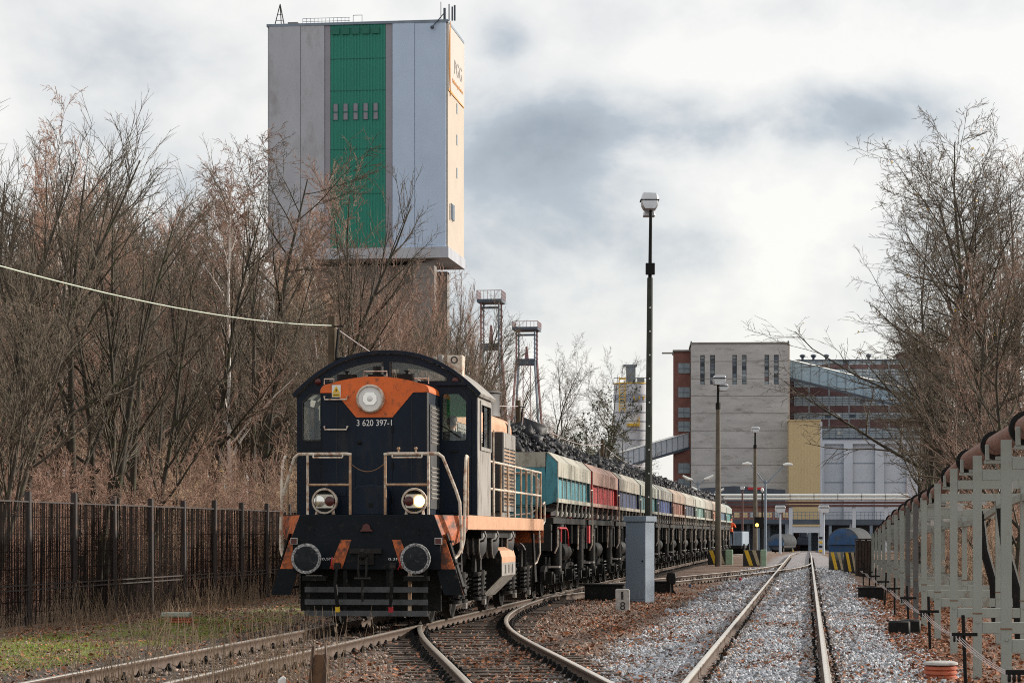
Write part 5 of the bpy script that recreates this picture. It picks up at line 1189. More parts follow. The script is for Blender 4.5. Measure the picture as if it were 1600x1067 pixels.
b = MB(); b.add([(.375, .6, zz(141)), (.375, DW - .3, zz(141)), (.375, DW - .3, zz(141) + .2), (.375, 6, zz(141) + .3), (.375, .6, zz(141) + .5)], [(0, 1, 2, 3, 4)]); b.build('logo_band', 'logo_orange', sb)
for py in (155, 205, 258):
    b = MB(); b.box(.25, .33, 9.0, 10.0, zz(py) - .7, zz(py) + .9); b.build('window', 'band_window', wt)
b = MB(); b.box(XW - .3, .45, -.5, DW + .3, ZB - 1.7, ZB - .0); b.build('bottom_beam', 'conc_tower', wt)
b = MB(); b.box(XW - .1, .3, -.2, DW + .1, ZT - .3, ZT + .1); b.build('roof_slab', 'steel_blue', wt)
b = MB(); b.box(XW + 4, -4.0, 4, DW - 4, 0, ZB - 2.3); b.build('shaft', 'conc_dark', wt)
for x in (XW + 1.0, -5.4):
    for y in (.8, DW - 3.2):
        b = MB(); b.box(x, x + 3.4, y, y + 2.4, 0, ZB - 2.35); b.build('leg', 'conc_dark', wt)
b = MB()
for x0, x1 in (((433, 432)),):
    xm = lx(432)
for dx, dy in ((-.8, 0), (.8, 0), (0, 1.4)): b.bar((xm + dx, 1 + dy, ZT), (xm, 1.5, ZT + 3.6), .12, .12)
for q in range(1, 4): b.bar((xm - .8 + .2 * q, 1, ZT + q * .9), (xm + .8 - .2 * q, 1, ZT + q * .9), .08, .08)
b.build('roof_mast', 'black_iron', wt)
b = MB(); b.box(lx(443), lx(459), 2, 4, ZT, ZT + .8); b.box(lx(463), lx(475), 2, 4, ZT, ZT + .5); b.build('roof_house', 'conc_dark', wt)
b = MB()
for k in range(13): b.bar((lx(470) + k * .62, .6, ZT), (lx(470) + k * .62, .6, ZT + 1.0), .06, .06)
for h in (.5, 1.0): b.bar((lx(470), .6, ZT + h), (lx(545), .6, ZT + h), .06, .06)
for xq in (550, 564): b.bar((lx(xq), .6, ZT), (lx(xq), .6, ZT + 1.3), .08, .08)
b.bar((lx(550), .6, ZT + 1.3), (lx(564), .6, ZT + 1.3), .08, .08); b.build('roof_railing', 'steel_blue', wt)
for dx, h, r_ in ((-.3, 2.0, .22), (.4, 2.6, .1), (.9, 2.2, .13), (1.3, 2.4, .16), (-.9, 3.0, .06)):
    b = MB(); b.cyl((dx, .5, ZT), (dx, .5, ZT + h), r_, n=8); b.build('antenna', 'bridge_blue', wt)
b = MB(); b.bar((-.4, 0, ZT + 1.0), (-2.1, -.6, ZT - 1.1), .16, .16); b.lathe((-2.1, -.6, ZT - 1.2), (0, -1, 0), [(.3, 0), (.3, .1), (.1, .2)], 10); b.build('lamp_arm', 'bridge_blue', wt)
for q in range(3):
    b = MB(); b.box(.4, .6, 2 + q * 1.3, 2.5 + q * 1.3, zz(340) , zz(315)); b.build('side_antenna', 'steel_blue', wt)
# steel headframes
def headframe(px0, px1, pyp, pyd, pyk, Y, label):
    k_ = Y / F; cx_ = P((px0 + px1) / 2, 833, Y).x; g = gz(cx_, Y); H = (EYE + (HY - pyp) * k_) - g; w_ = (px1 - px0) * k_
    t = empty('headframe', (cx_, Y, g), BR, label, 'headframe', 'steel headframes of the mine'); zk = (EYE + (HY - pyk) * k_) - g; zd = (EYE + (HY - pyd) * k_) - g
    h = w_ * .36
    for sx_ in (-1, 1):
        for sy_ in (-1, 1):
            b = MB(); b.bar((sx_ * h, sy_ * h, zk), (sx_ * h, sy_ * h, zd), .38, .38); b.bar((sx_ * h, sy_ * h, zk), (sx_ * h * 2.4, sy_ * h * 2.4, 0), .42, .42)
            n = 7
            for q in range(n): z0 = zk + (zd - zk) * q / n; b.bar((sx_ * h - .3, sy_ * h, z0), (sx_ * h + .3, sy_ * h, z0 + (zd - zk) / n), .12, .12)
            b.build('leg', 'headframe_red' if sx_ * sy_ > 0 else 'steel_blue', t)
    b = MB(); b.box(-w_ / 2, w_ / 2, -w_ * .6, w_ * .6, zd, zd + .7); b.build('platform', 'bridge_blue', t)
    b = MB()
    for sx_ in (-1, 1):
        for q in range(7): y = -w_ * .6 + w_ * 1.2 * q / 6; b.bar((sx_ * w_ / 2, y, zd + .7), (sx_ * w_ / 2, y, H), .1, .1)
        for z in (.4, .7, 1.0): b.bar((sx_ * w_ / 2, -w_ * .6, zd + (H - zd) * z), (sx_ * w_ / 2, w_ * .6, zd + (H - zd) * z), .14, .14)
    for q in range(8): x = -w_ / 2 + w_ * q / 7; b.bar((x, -w_ * .6, zd + .7), (x, -w_ * .6, H), .1, .1)
    b.bar((-w_ / 2, -w_ * .6, H), (w_ / 2, -w_ * .6, H), .14, .14); b.build('railing', 'headframe_red', t)
    b = MB(); b.bar((-h, -h, zk), (h, -h, zk), .6, 1.4); b.bar((-h, h, zk), (h, h, zk), .6, 1.4); b.bar((-h, -h, zd - 1.2), (h, -h, zd - 1.2), .4, .5); b.build('cross_beam', 'bridge_blue', t)
    b = MB(); b.prism_y([(-.6, zk), (.6, zk), (.2, zk + (zd - zk) * .5), (-.2, zk + (zd - zk) * .5)], -.3, .3)
    for sx_ in (-.9, .9):
        b.bar((sx_, 0, 0), (sx_, 0, zk), .2, .2)
    for q in range(14): b.bar((-.9, 0, zk * q / 14), (.9, 0, zk * (q + 1) / 14), .12, .12); b.bar((.9, 0, zk * q / 14), (-.9, 0, zk * (q + 1) / 14), .12, .12)
    b.build('guide_column', 'headframe_red', t)
headframe(748, 787, 456, 474, 542, 560, 'nearer steel headframe with a square platform right of the winding tower')
headframe(803, 843, 504, 517, 566, 600, 'slimmer steel headframe with a square platform and open legs')
# silo
Y = 480; k_ = Y / F; c = P(984, 833, Y); g = gz(c.x, Y); z_ = lambda py: EYE + (HY - py) * k_ - g
t = empty('silo', (c.x + .3, Y, g), 0, 'pale grey round silo with yellow rim and lettering behind the tall lamp post', 'silo')
rad = 27.5 * k_
b = MB(); b.lathe((0, 0, 0), (0, 0, 1), [(rad, 0), (rad, z_(601)), (rad * .5, z_(598)), (.1, z_(597))], 40); b.build('shell', 'silo_grey', t)
b = MB(); b.lathe((0, 0, z_(629)), (0, 0, 1), [(rad + .02, 0), (rad + .06, .01), (rad + .06, 12 * k_), (rad + .02, 12 * k_ + .01)], 40); b.build('name_band', 'silo_band', t)
for py in (600, 645, 659, 673, 688):
    b = MB(); b.lathe((0, 0, z_(py) - .08), (0, 0, 1), [(rad + .01, 0), (rad + .1, .03), (rad + .1, .2), (rad + .01, .23)], 40); b.build('ring', 'yellow_paint' if py == 600 else 'silo_band', t)
for k, ch in enumerate('UT'):
    a = R(-90 + (4 + 28 * k)); a2 = R(-90 + (24 + 26 * k)); p = Vector((math.cos(a) * (rad + .12), math.sin(a) * (rad + .12), z_(626.5))); p2 = Vector((math.cos(a2) * (rad + .12), math.sin(a2) * (rad + .12), z_(626.5)))
    text('letter', ch, p, (p2 - p).normalized(), (0, 0, 1), (p2 - p).length, 6.5 * k_, 'yellow_paint', t, depth=.05)
b = MB()
for k in range(9): b.bar((-rad * .72, -rad * .8, z_(640 - k * 5)), (-rad * .40, -rad * .98, z_(640 - k * 5)), .12, .12)
b.bar((-rad * .72, -rad * .82, z_(645)), (-rad * .72, -rad * .82, z_(590)), .16, .16); b.bar((-rad * .40, -rad, z_(645)), (-rad * .40, -rad, z_(590)), .16, .16); b.box(-rad * .7, -rad * .35, -rad, -rad * .7, z_(594), z_(592)); b.build('caged_ladder', 'yellow_paint', t)
b = MB(); b.box(-1.0, .8, -1, 1, z_(600), z_(573)); b.box(-1.6, 1.1, -1.1, 1.1, z_(573), z_(570)); b.box(1.2, 2.5, -.6, .6, z_(598), z_(590)); b.build('filter_house', 'steel_blue', t)
b = MB(); b.bar((-rad, -rad * .3, z_(591)), (rad, -rad * .3, z_(591)), .12, .12)
for k in range(8): x = -rad + 2 * rad * k / 7; b.bar((x, -rad * .3, z_(600)), (x, -rad * .3, z_(591)), .1, .1)
b.build('top_railing', 'steel_blue', t)
b = MB(); b.box(-rad * .3, rad * .4, -rad - .9, -rad * .9, z_(667), z_(663)); b.bar((rad * .38, -rad - .8, z_(664)), (rad * .38, -rad - .8, z_(653)), .25, .2); b.build('balcony', 'yellow_paint', t)

# concrete coal tower and its neighbours
Y = 460; k_ = Y / F; c = P(1080, 833, Y); g = gz(c.x, Y); z_ = lambda py: EYE + (HY - py) * k_ - g; l_ = lambda px: (px - 1080) * k_
ct = empty('concrete_tower', (c.x, Y, g), -.05, 'grey board-marked concrete tower with six tall narrow windows', 'building')
wins = [(1094, 1101), (1109.5, 1117), (1144, 1151), (1159, 1166), (1194, 1201), (1208.5, 1216)]
plate('front_wall', [(0, 0), (l_(1231), 0), (l_(1231), z_(538)), (0, z_(538))], [[(l_(a), z_(601)), (l_(c_), z_(601)), (l_(c_), z_(555)), (l_(a), z_(555))] for a, c_ in wins], 0, .6, 'conc_wall', ct)
b = MB(); b.box(.01, l_(1231) - .01, .6, 14, 0, z_(538) - .2); b.build('tower_body', 'conc_dark', ct)
b = MB(); b.box(l_(1231), l_(1231) + .25, -.25, 14, 0, z_(538) - .1); b.build('side_wall', 'beige_wall', ct)
b = MB(); b.box(-.15, l_(1231) + .2, -.4, 14.1, z_(538), z_(538) + .35); b.build('parapet', 'conc_dark', ct)
for a in (0.0, l_(1231)):
    b = MB(); b.bar((a, 0, z_(538)), (a, 0, z_(533)), .25, .25); b.build('corner_mast', 'bridge_blue', ct)
rgb = random.Random(3)
for a, c_ in wins:
    b = MB(); b.box(l_(a), l_(c_), .35, .5, z_(601), z_(555)); wi = b.build('window', 'conc_dark', ct)
    n = 8
    for q in range(n):
        z0 = z_(601) + (z_(555) - z_(601)) * q / n; z1 = z_(601) + (z_(555) - z_(601)) * (q + 1) / n
        b = MB(); b.box(l_(a) + .06, l_(c_) - .06, .28, .33, z0 + .06, z1 - .06); b.build('pane', rgb.choice(['band_window', 'band_window', 'steel_blue', 'steel_blue', 'bridge_blue', 'pale_band']) if not (a == 1194 and q == 1) else 'headframe_red', wi)
for q in range(1, 12):
    zq = z_(538) * q / 12
    b = MB(); b.box(.02, l_(1231) - .02, -.325, -.30, zq - .05, zq + .05); b.build('pour_joint', 'conc_dark', ct)
c2 = P(1053, 833, Y + 6)
t = empty('brick_tower', (c2.x, Y + 6, g), -.05, 'orange-red brick tower with stacked windows left of the concrete tower', 'building')
b = MB(); b.box(0, (1083 - 1053) * k_ * 1.01, 0, 9, 0, z_(546)); b.build('wall', 'brick_orange', t)
b = MB(); b.box(-.2, (1081 - 1053) * k_, -.3, 9.1, z_(546), z_(543)); b.bar((-2.3, 0, z_(548)), (0, 0, z_(548)), .3, .3); b.build('parapet', 'conc_dark', t)
for py in (572, 610, 642, 730, 755, 664):
    b = MB(); b.box((1060 - 1053) * k_, (1078 - 1053) * k_, -.15, .05, z_(py + 8), z_(py - 8)); wi = b.build('window', 'band_window', t)
    b = MB(); b.box((1059 - 1053) * k_, (1079 - 1053) * k_, -.2, -.15, z_(py) - .12, z_(py) + .12); b.box((1068 - 1053) * k_, (1069 - 1053) * k_, -.2, -.15, z_(py + 8), z_(py - 8)); b.build('glazing_bar', 'steel_blue', wi)
# conveyor galleries
def gallery(p0, p1, h, d, label, m='conveyor_sheet', ribs=14):
    p0, p1 = Vector(p0), Vector(p1); t = empty('conveyor_gallery', p0, 0, label, 'conveyor'); v_ = p1 - p0
    f = lambda a, z, y: (v_.x * a, v_.y * a + y, v_.z * a + z)
    b = MB(); b.add([f(0, 0, 0), f(1, 0, 0), f(1, h, 0), f(0, h, 0), f(0, 0, d), f(1, 0, d), f(1, h, d), f(0, h, d)], [(0, 1, 2, 3), (4, 5, 6, 7), (0, 1, 5, 4), (3, 2, 6, 7), (0, 3, 7, 4), (1, 2, 6, 5)]); b.build('duct', m, t)
    b = MB(); b.add([f(0, h, -.2), f(1, h, -.2), f(1, h + .35, d * .5), f(0, h + .35, d * .5), f(0, h, d), f(1, h, d)], [(0, 1, 2, 3), (3, 2, 5, 4)]); b.build('roof', 'pipe_white', t)
    b = MB(); b.add([f(0, -.5, -.1), f(1, -.5, -.1), f(1, 0, -.1), f(0, 0, -.1)], [(0, 1, 2, 3)]); b.add([f(0, -.5, .2), f(1, -.5, .2), f(1, 0, .2), f(0, 0, .2)], [(0, 1, 2, 3)]); b.build('lower_chord', 'bridge_blue', t)
    for q in range(ribs):
        a = (q + .5) / ribs; b = MB(); b.bar(f(a, 0.05, -.05), f(a, h - .05, -.05), .12, .1); b.build('rib', 'steel_blue', t)
gallery(P(1232, 589, 468), P(1425, 637, 462), 3.4, 3, 'blue-grey conveyor gallery sloping down to the right from the concrete tower')
gallery(P(960, 732, 462), P(1080, 697, 466), 2.7, 3, 'light grey conveyor gallery rising from behind the coal train to the brick tower', 'grey_sheet')
# yellow sheet building
c2 = P(1233, 833, Y - 6)
t = empty('yellow_building', (c2.x, Y - 6, g), -.05, 'plain yellow ribbed sheet building beside the concrete tower', 'building')
W_ = (1281 - 1233) * k_
b = MB(); corrugated(b, 0, W_, 0, z_(812), z_(660), .5, .035); b.build('ribbed_front', 'yellow_sheet', t, smooth=False)
b = MB(); b.box(.02, W_ - .02, .02, 10, z_(812), z_(660)); b.build('body', 'yellow_sheet', t)
for x in (.4, W_ - .8):
    b = MB(); b.box(x, x + .5, 1, 1.5, -.3, z_(812)); b.build('column', 'steel_blue', t)
b = MB(); b.box(-.1, W_ + .1, -.2, 10.1, z_(660), z_(658)); b.build('roof_edge', 'yellow_sheet', t)
b = MB(); b.box(W_ - .02, W_ + .35, -.05, 10, z_(812), z_(660) - .1); b.build('end_wall', 'grey_sheet', t)
# grey hall
c2 = P(1282, 833, Y + 2)
t = empty('grey_hall', (c2.x, Y + 2, g), -.05, 'pale grey concrete hall with large recessed panels right of the yellow building', 'building')
W_ = (1440 - 1282) * k_
rec = [(1284 + 4, 1318), (1332, 1367), (1381, 1416)]
plate('front_wall', [(0, 0), (W_, 0), (W_, z_(686)), (0, z_(686))], [[((a - 1282) * k_, .5), ((c_ - 1282) * k_, .5), ((c_ - 1282) * k_, z_(693)), ((a - 1282) * k_, z_(693))] for a, c_ in rec], 0, .6, 'grey_sheet', t)
b = MB(); b.box(.05, W_ - .05, .6, 12, 0, z_(688)); b.build('recessed_wall', 'grey_sheet', t)
b = MB(); b.box(-.1, W_ + .1, -.5, 12, z_(686), z_(684)); b.build('cornice', 'bridge_blue', t)
for a, c_ in rec:
    for q in (1, 2):
        b = MB(); b.box((a - 1282) * k_, (c_ - 1282) * k_, .52, .6, z_(693 + q * 30) - .06, z_(693 + q * 30) + .06); b.build('panel_joint', 'steel_blue', t)
# banded brick building
c2 = P(1233, 833, Y + 14); kk = (Y + 14) / F; zb = lambda py: EYE + (HY - py) * kk - g
t = empty('brick_building', (c2.x, Y + 14, g), -.05, 'long brick building with pale glazed bands behind the sloping conveyor', 'building')
W_ = (1450 - 1233) * kk
b = MB(); b.box(0, W_, .3, 14, 0, zb(564)); b.build('core', 'brick_red', t)
rows = [(564, 570, 'p'), (570, 577, 'b'), (577, 605, 'p'), (605, 619, 'b'), (619, 634, 'p'), (634, 645, 'b'), (645, 655, 'p'), (655, 669, 'b'), (669, 684, 'p')]
for a, c_, kd in rows:
    if kd == 'b':
        n = 7
        for q in range(n):
            b = MB(); b.box(W_ * q / n + .1, W_ * (q + 1) / n - .1, 0, .3, zb(c_) + .05, zb(a) - .05); b.build('brick_panel', 'brick_red', t)
            b = MB(); b.box(W_ * q / n - .1, W_ * q / n + .1, -.05, .3, zb(c_), zb(a)); b.build('pilaster', 'pale_band', t)
    else:
        b = MB(); b.box((8 if c_ > 600 and c_ < 660 else 0) * kk, W_, .05, .3, zb(c_), zb(a)); gb = b.build('glazed_band', 'pale_band', t)
        b = MB(); nn = int(W_ / 1.25)
        for q in range(nn): x = W_ * q / nn; b.box(x, x + .1, -.02, .05, zb(c_), zb(a))
        m_ = max(1, int((c_ - a) / 5))
        for q in range(1, m_ + 1): zq = zb(c_) + (zb(a) - zb(c_)) * q / (m_ + 1); b.box(0, W_, -.01, .05, zq - .05, zq + .05)
        b.build('glazing_bars', 'steel_blue', gb)
        rr = random.Random(a)
        for q in range(4):
            x = rr.uniform(.1, .9) * W_; b = MB(); b.box(x, x + 1.1, -.04, -.02, (zb(a) + zb(c_)) / 2 - .35, (zb(a) + zb(c_)) / 2 + .35); b.build('open_pane', rr.choice(['bridge_blue', 'pipe_white', 'band_window']), gb)
b = MB(); b.box(-.1, W_ + .2, -.3, 14, zb(564), zb(562)); b.build('roof_edge', 'bridge_blue', t)
for px in (1255, 1272, 1292, 1358):
    x = (px - 1233) * kk; b = MB(); b.cyl((x, 2, zb(562)), (x, 2, zb(558)), .25, n=8); b.lathe((x, 2, zb(558)), (0, 0, 1), [(.2, 0), (.55, .2), (.6, .5), (.2, .7)], 10); b.build('roof_vent', 'bridge_blue', t)
c2 = P(1408, 833, Y + 24)
t = empty('dark_block', (c2.x, Y + 24, g), -.05, 'dark brown upper block half hidden behind the right-hand trees', 'building')
b = MB(); b.box(0, 9, 0, 10, 0, zb(546)); b.build('wall', 'brick_red', t); b = MB(); b.box(-.3, 9.3, -.3, 10.3, zb(546), zb(544)); b.build('parapet', 'conc_dark', t)
for q in range(4): b = MB(); b.box(1 + q * 2, 2.2 + q * 2, -.1, .1, zb(570), zb(556)); b.build('window', 'band_window', t)

# pipe bridge and gate across the yard
Y = 390; k_ = Y / F; c = P(1085, 833, Y); g = gz(c.x, Y); z_ = lambda py: EYE + (HY - py) * k_ - g; l_ = lambda px: (px - 1085) * k_
pb = empty('pipe_bridge', (c.x, Y, g), 0, 'pipe bridge with two white pipes crossing the far yard', 'bridge')
W_ = l_(1420)
for py in (773.5, 779):
    b = MB(); b.cyl((-1, 0, z_(py)), (W_, 0, z_(py)), .24, n=14); b.build('white_pipe', 'pipe_white', pb)
    for q in range(9): b = MB(); b.cyl((W_ * q / 9, 0, z_(py)), (W_ * q / 9 + .1, 0, z_(py)), .28, n=14); b.build('pipe_band', 'worn_steel', pb)
for py in (785, 790): b = MB(); b.box(-1, W_, .1, .9, z_(py) - .18, z_(py) + .18); b.build('girder', 'bridge_rust', pb)
b = MB(); b.box(l_(1135), W_, .5, 2.5, z_(818), z_(812)); b.box(l_(1135), W_, .6, 2.4, z_(812) , z_(811)); b.build('walkway_beam', 'bridge_blue', pb)
b = MB(); nn = 46
for q in range(nn): x = l_(1135) + (W_ - l_(1135)) * q / nn; b.bar((x, .5, z_(811)), (x, .5, z_(800)), .07, .07)
for py in (800, 805): b.bar((l_(1135), .5, z_(py)), (W_, .5, z_(py)), .07, .07)
b.build('walkway_railing', 'steel_blue', pb)
for px in (1130, 1236, 1284, 1335, 1385):
    b = MB(); b.box(l_(px) - .28, l_(px) + .28, .3, .9, 0, z_(792)); b.box(l_(px) - .28, l_(px) + .28, 2.0, 2.5, 0, z_(818)); b.build('column', 'grey_sheet', pb)
for a, c_ in ((1236, 1284),):
    b = MB(); b.box(l_(a) + .28, l_(c_) - .28, .2, .9, z_(822), z_(819)); b.build('portal_lintel', 'yellow_sheet', pb)
    b = MB(); b.box(l_(a) + .28, l_(c_) - .28, .35, .8, z_(832), z_(822.5)); b.build('portal_panel', 'grey_sheet', pb)
for px in (1237, 1283):
    for q in range(4): b = MB(); b.box(l_(px) - .34, l_(px) + .34, .2, .28, q * .7 + .05, q * .7 + .4); b.build('hazard_band', 'yellow_paint' if q % 2 == 0 else 'black_paint', pb)
t = empty('ochre_building', (P(1130, 833, 418).x, 418, g), 0, 'low ochre and brick building behind the pipe bridge', 'building')
k2 = 418 / F; zo = lambda py: EYE + (HY - py) * k2 - g
W_ = (1232 - 1125) * k2
b = MB(); b.box(0, W_, 0, 8, zo(812), zo(792)); b.build('wall', 'brick_orange', t)
for x in (.5, W_ * .5, W_ - 1):
    b = MB(); b.box(x, x + .5, 1, 1.6, -.3, zo(812)); b.build('column', 'steel_blue', t)
for q in range(8): b = MB(); b.box(.5 + q * 1.4, 1.4 + q * 1.4, -.1, .02, zo(808), zo(800)); b.build('window', 'yellow_sheet' if q % 3 else 'pale_band', t)
b = MB(); b.box(-.1, W_ + .1, -.2, 8.1, zo(792), zo(790)); b.build('roof_edge', 'bridge_rust', t)
t = empty('shed_row', (P(1135, 833, 425).x, 425, g), 0, 'long dark open shed under the pipe bridge', 'building')
k2 = 425 / F; zo = lambda py: EYE + (HY - py) * k2 - g
b = MB()
for q in range(8): b.box(q * 3.6, q * 3.6 + .5, 0, .5, 0, zo(818))
b.build('shed_posts', 'steel_blue', t); b = MB(); b.box(-1, 32, -.2, 10, zo(820), zo(812)); b.build('shed_roof', 'bridge_blue', t)
b = MB(); b.box(-1, 9.3, 9, 9.5, 0, zo(820)); b.box(15.5, 32, 9, 9.5, 0, zo(820)); b.build('back_wall', 'bridge_blue', t)
t = empty('far_roof', (P(1060, 833, 430).x, 430, g), 0, 'dark low roof with a red hatch below the concrete tower', 'roof')
k2 = 430 / F; zo = lambda py: EYE + (HY - py) * k2 - g
b = MB(); b.prism_y([(0, 0), (19, 0), (19, zo(765)), (10, zo(759)), (0, zo(765))], 0, 8); b.build('roof', 'bridge_blue', t); b = MB(); b.box(12.3, 15.2, -.2, 1, zo(765), zo(761)); b.build('hatch', 'red_paint', t)

# standing wagons at the far end
def boxcar(px0, px1, pyt, Y, label, m, shape='box', L_=9):
    a = P(px0, 833, Y); c = P(px1, 833, Y); g = gz(a.x, Y) + .15; w_ = c.x - a.x; h = P(0, pyt, Y).z - g
    t = empty('standing_wagon', ((a.x + c.x) / 2, Y, g), -.16 if shape != 'tank' else -.30, label, 'wagon'); r_ = w_ / 2
    if shape == 'tank':
        b = MB(); b.lathe((0, 0, h - r_), (0, 1, 0), [(r_ * .93, .0), (r_, .12), (r_, L_), (r_ * .6, L_ + .3)], 28); b.build('tank', 'tank_grey', t)
        b = MB(); b.lathe((0, 0, h - r_), (0, 1, 0), [(.1, -.16), (r_ * .6, -.12), (r_ * .94, -.005)], 28); b.build('tank_end', m, t)
        b = MB(); b.prism_y([(-r_ * .9, h * .36), (r_ * .9, h * .36), (r_ * .9, h * .52), (r_ * .25, h * .66), (0, h * .78), (-r_ * .25, h * .66), (-r_ * .9, h * .52)], -.45, -.2); b.build('end_frame', 'tank_blue', t)
    elif shape == 'loco':
        b = MB(); b.box(-r_, r_, 0, L_, h * .28, h * .62); b.box(-r_ * .45, r_ * .45, 0, L_ * .6, h * .62, h); b.box(-r_ * .8, r_ * .8, 1.0, 3.0, h * .62, h * .8); b.build('body', m, t, bevel=.1)
    else:
        b = MB(); b.box(-r_, r_, 0, L_, h * .36, h); b.build('body', m, t, bevel=.05)
        b = MB()
        for q in range(5): b.box(-r_ + q * w_ / 4.5, -r_ + q * w_ / 4.5 + .1, -.06, 0, h * .38, h * .98)
        b.build('ribs', m, t)
    b = MB(); b.box(-r_ * .9, r_ * .9, .1, L_ - .1, h * .25, h * .36); b.build('underframe', 'black_iron', t)
    for y in (1.2, L_ - 1.4):
        b = MB(); b.cyl((-.8, y, .45), (.8, y, .45), .45, n=16); b.build('wheelset', 'black_iron', t)
boxcar(1292, 1343, 824, 250, 'blue and grey tank wagon with a rounded end behind the striped blocks', 'tank_blue', 'tank')
boxcar(1246, 1267, 826, 440, 'black rail vehicle seen end-on inside the gate portal', 'bridge_blue', 'loco')
boxcar(1200, 1226, 834, 330, 'dark round-topped tank wagon left of the gate portal', 'bridge_blue', 'tank')
boxcar(1137, 1160, 830, 215, 'grey-blue open wagon standing beyond the train tail', 'steel_blue', 'box')

# ------------------------------------------------------------------ trees
def nrm(a): return a / (np.linalg.norm(a, axis=-1, keepdims=True) + 1e-9)
def extend(P0, D, L_, K, wig, trop, rng):          # grow N branches as K-point polylines
    n = len(P0); pts = np.zeros((n, K, 3)); pts[:, 0] = P0; d = nrm(D); st = (L_ / (K - 1))[:, None]
    for k in range(1, K):
        d = nrm(d + rng.normal(0, wig, (n, 3)) + np.array([0, 0, trop])); pts[:, k] = pts[:, k - 1] + d * st
    return pts
def sprout(pts, rad, per, t0, t1, ang, asd, rng, lens, lfall=.55):
    n, K, _ = pts.shape; N_ = n * per; par = np.repeat(np.arange(n), per)
    t = (np.tile((np.arange(per) + .5) / per, n) + rng.uniform(-.5, .5, N_) / per) * (t1 - t0) + t0
    u = np.clip(t, 0, .999) * (K - 1); i = u.astype(int); f = (u - i)[:, None]
    p = pts[par, i] * (1 - f) + pts[par, i + 1] * f; T = nrm(pts[par, i + 1] - pts[par, i])
    r = rad[par, i] * (1 - f[:, 0]) + rad[par, i + 1] * f[:, 0]
    q = nrm(np.cross(T, rng.normal(size=(N_, 3)))); a = rng.normal(ang, asd, N_)[:, None]
    d = np.cos(a) * T + np.sin(a) * q
    L_ = lens[par] * (1 - lfall * t) * rng.uniform(.65, 1.25, N_)
    return p, d, L_, r
def tubes(pts, rad, S):
    n, K, _ = pts.shape; T = np.zeros_like(pts); T[:, 1:-1] = pts[:, 2:] - pts[:, :-2]; T[:, 0] = pts[:, 1] - pts[:, 0]; T[:, -1] = pts[:, -1] - pts[:, -2]
    T = nrm(T); ref = np.where(np.abs(T[..., 2:3]) > .9, np.array([1., 0, 0]), np.array([0, 0, 1.])); A = nrm(np.cross(T, ref)); B = np.cross(T, A)
    an = 2 * np.pi * np.arange(S) / S
    V = pts[:, :, None] + rad[:, :, None, None] * (A[:, :, None] * np.cos(an)[:, None] + B[:, :, None] * np.sin(an)[:, None])
    b0 = (np.arange(n) * K * S)[:, None, None] + (np.arange(K - 1) * S)[None, :, None]; s = np.arange(S)[None, None]
    s2 = (s + 1) % S
    Q = np.stack([b0 + s, b0 + s2, b0 + S + s2, b0 + S + s], -1).reshape(-1, 4)
    return V.reshape(-1, 3), Q
def taper(r0, K, tip=.3): return r0[:, None] * np.linspace(1, tip, K)[None]
def join(parts):
    Vs, Qs, k = [], [], 0
    for V, Q in parts: Vs.append(V); Qs.append(Q + k); k += len(V)
    return np.concatenate(Vs), np.concatenate(Qs)
def leafquads(pos, size, rng):
    n = len(pos); off = np.array([[-.5, 0, 0], [0, -.35, .08], [.5, 0, 0], [0, .35, .08]])[None] * (size * rng.uniform(.6, 1.3, (n, 1, 1)))
    q = rng.normal(size=(n, 4)); q /= np.linalg.norm(q, axis=1)[:, None]
    V = rotq(np.broadcast_to(off, (n, 4, 3)).copy(), q) + pos[:, None]
    return V.reshape(-1, 3), np.arange(n * 4).reshape(n, 4)
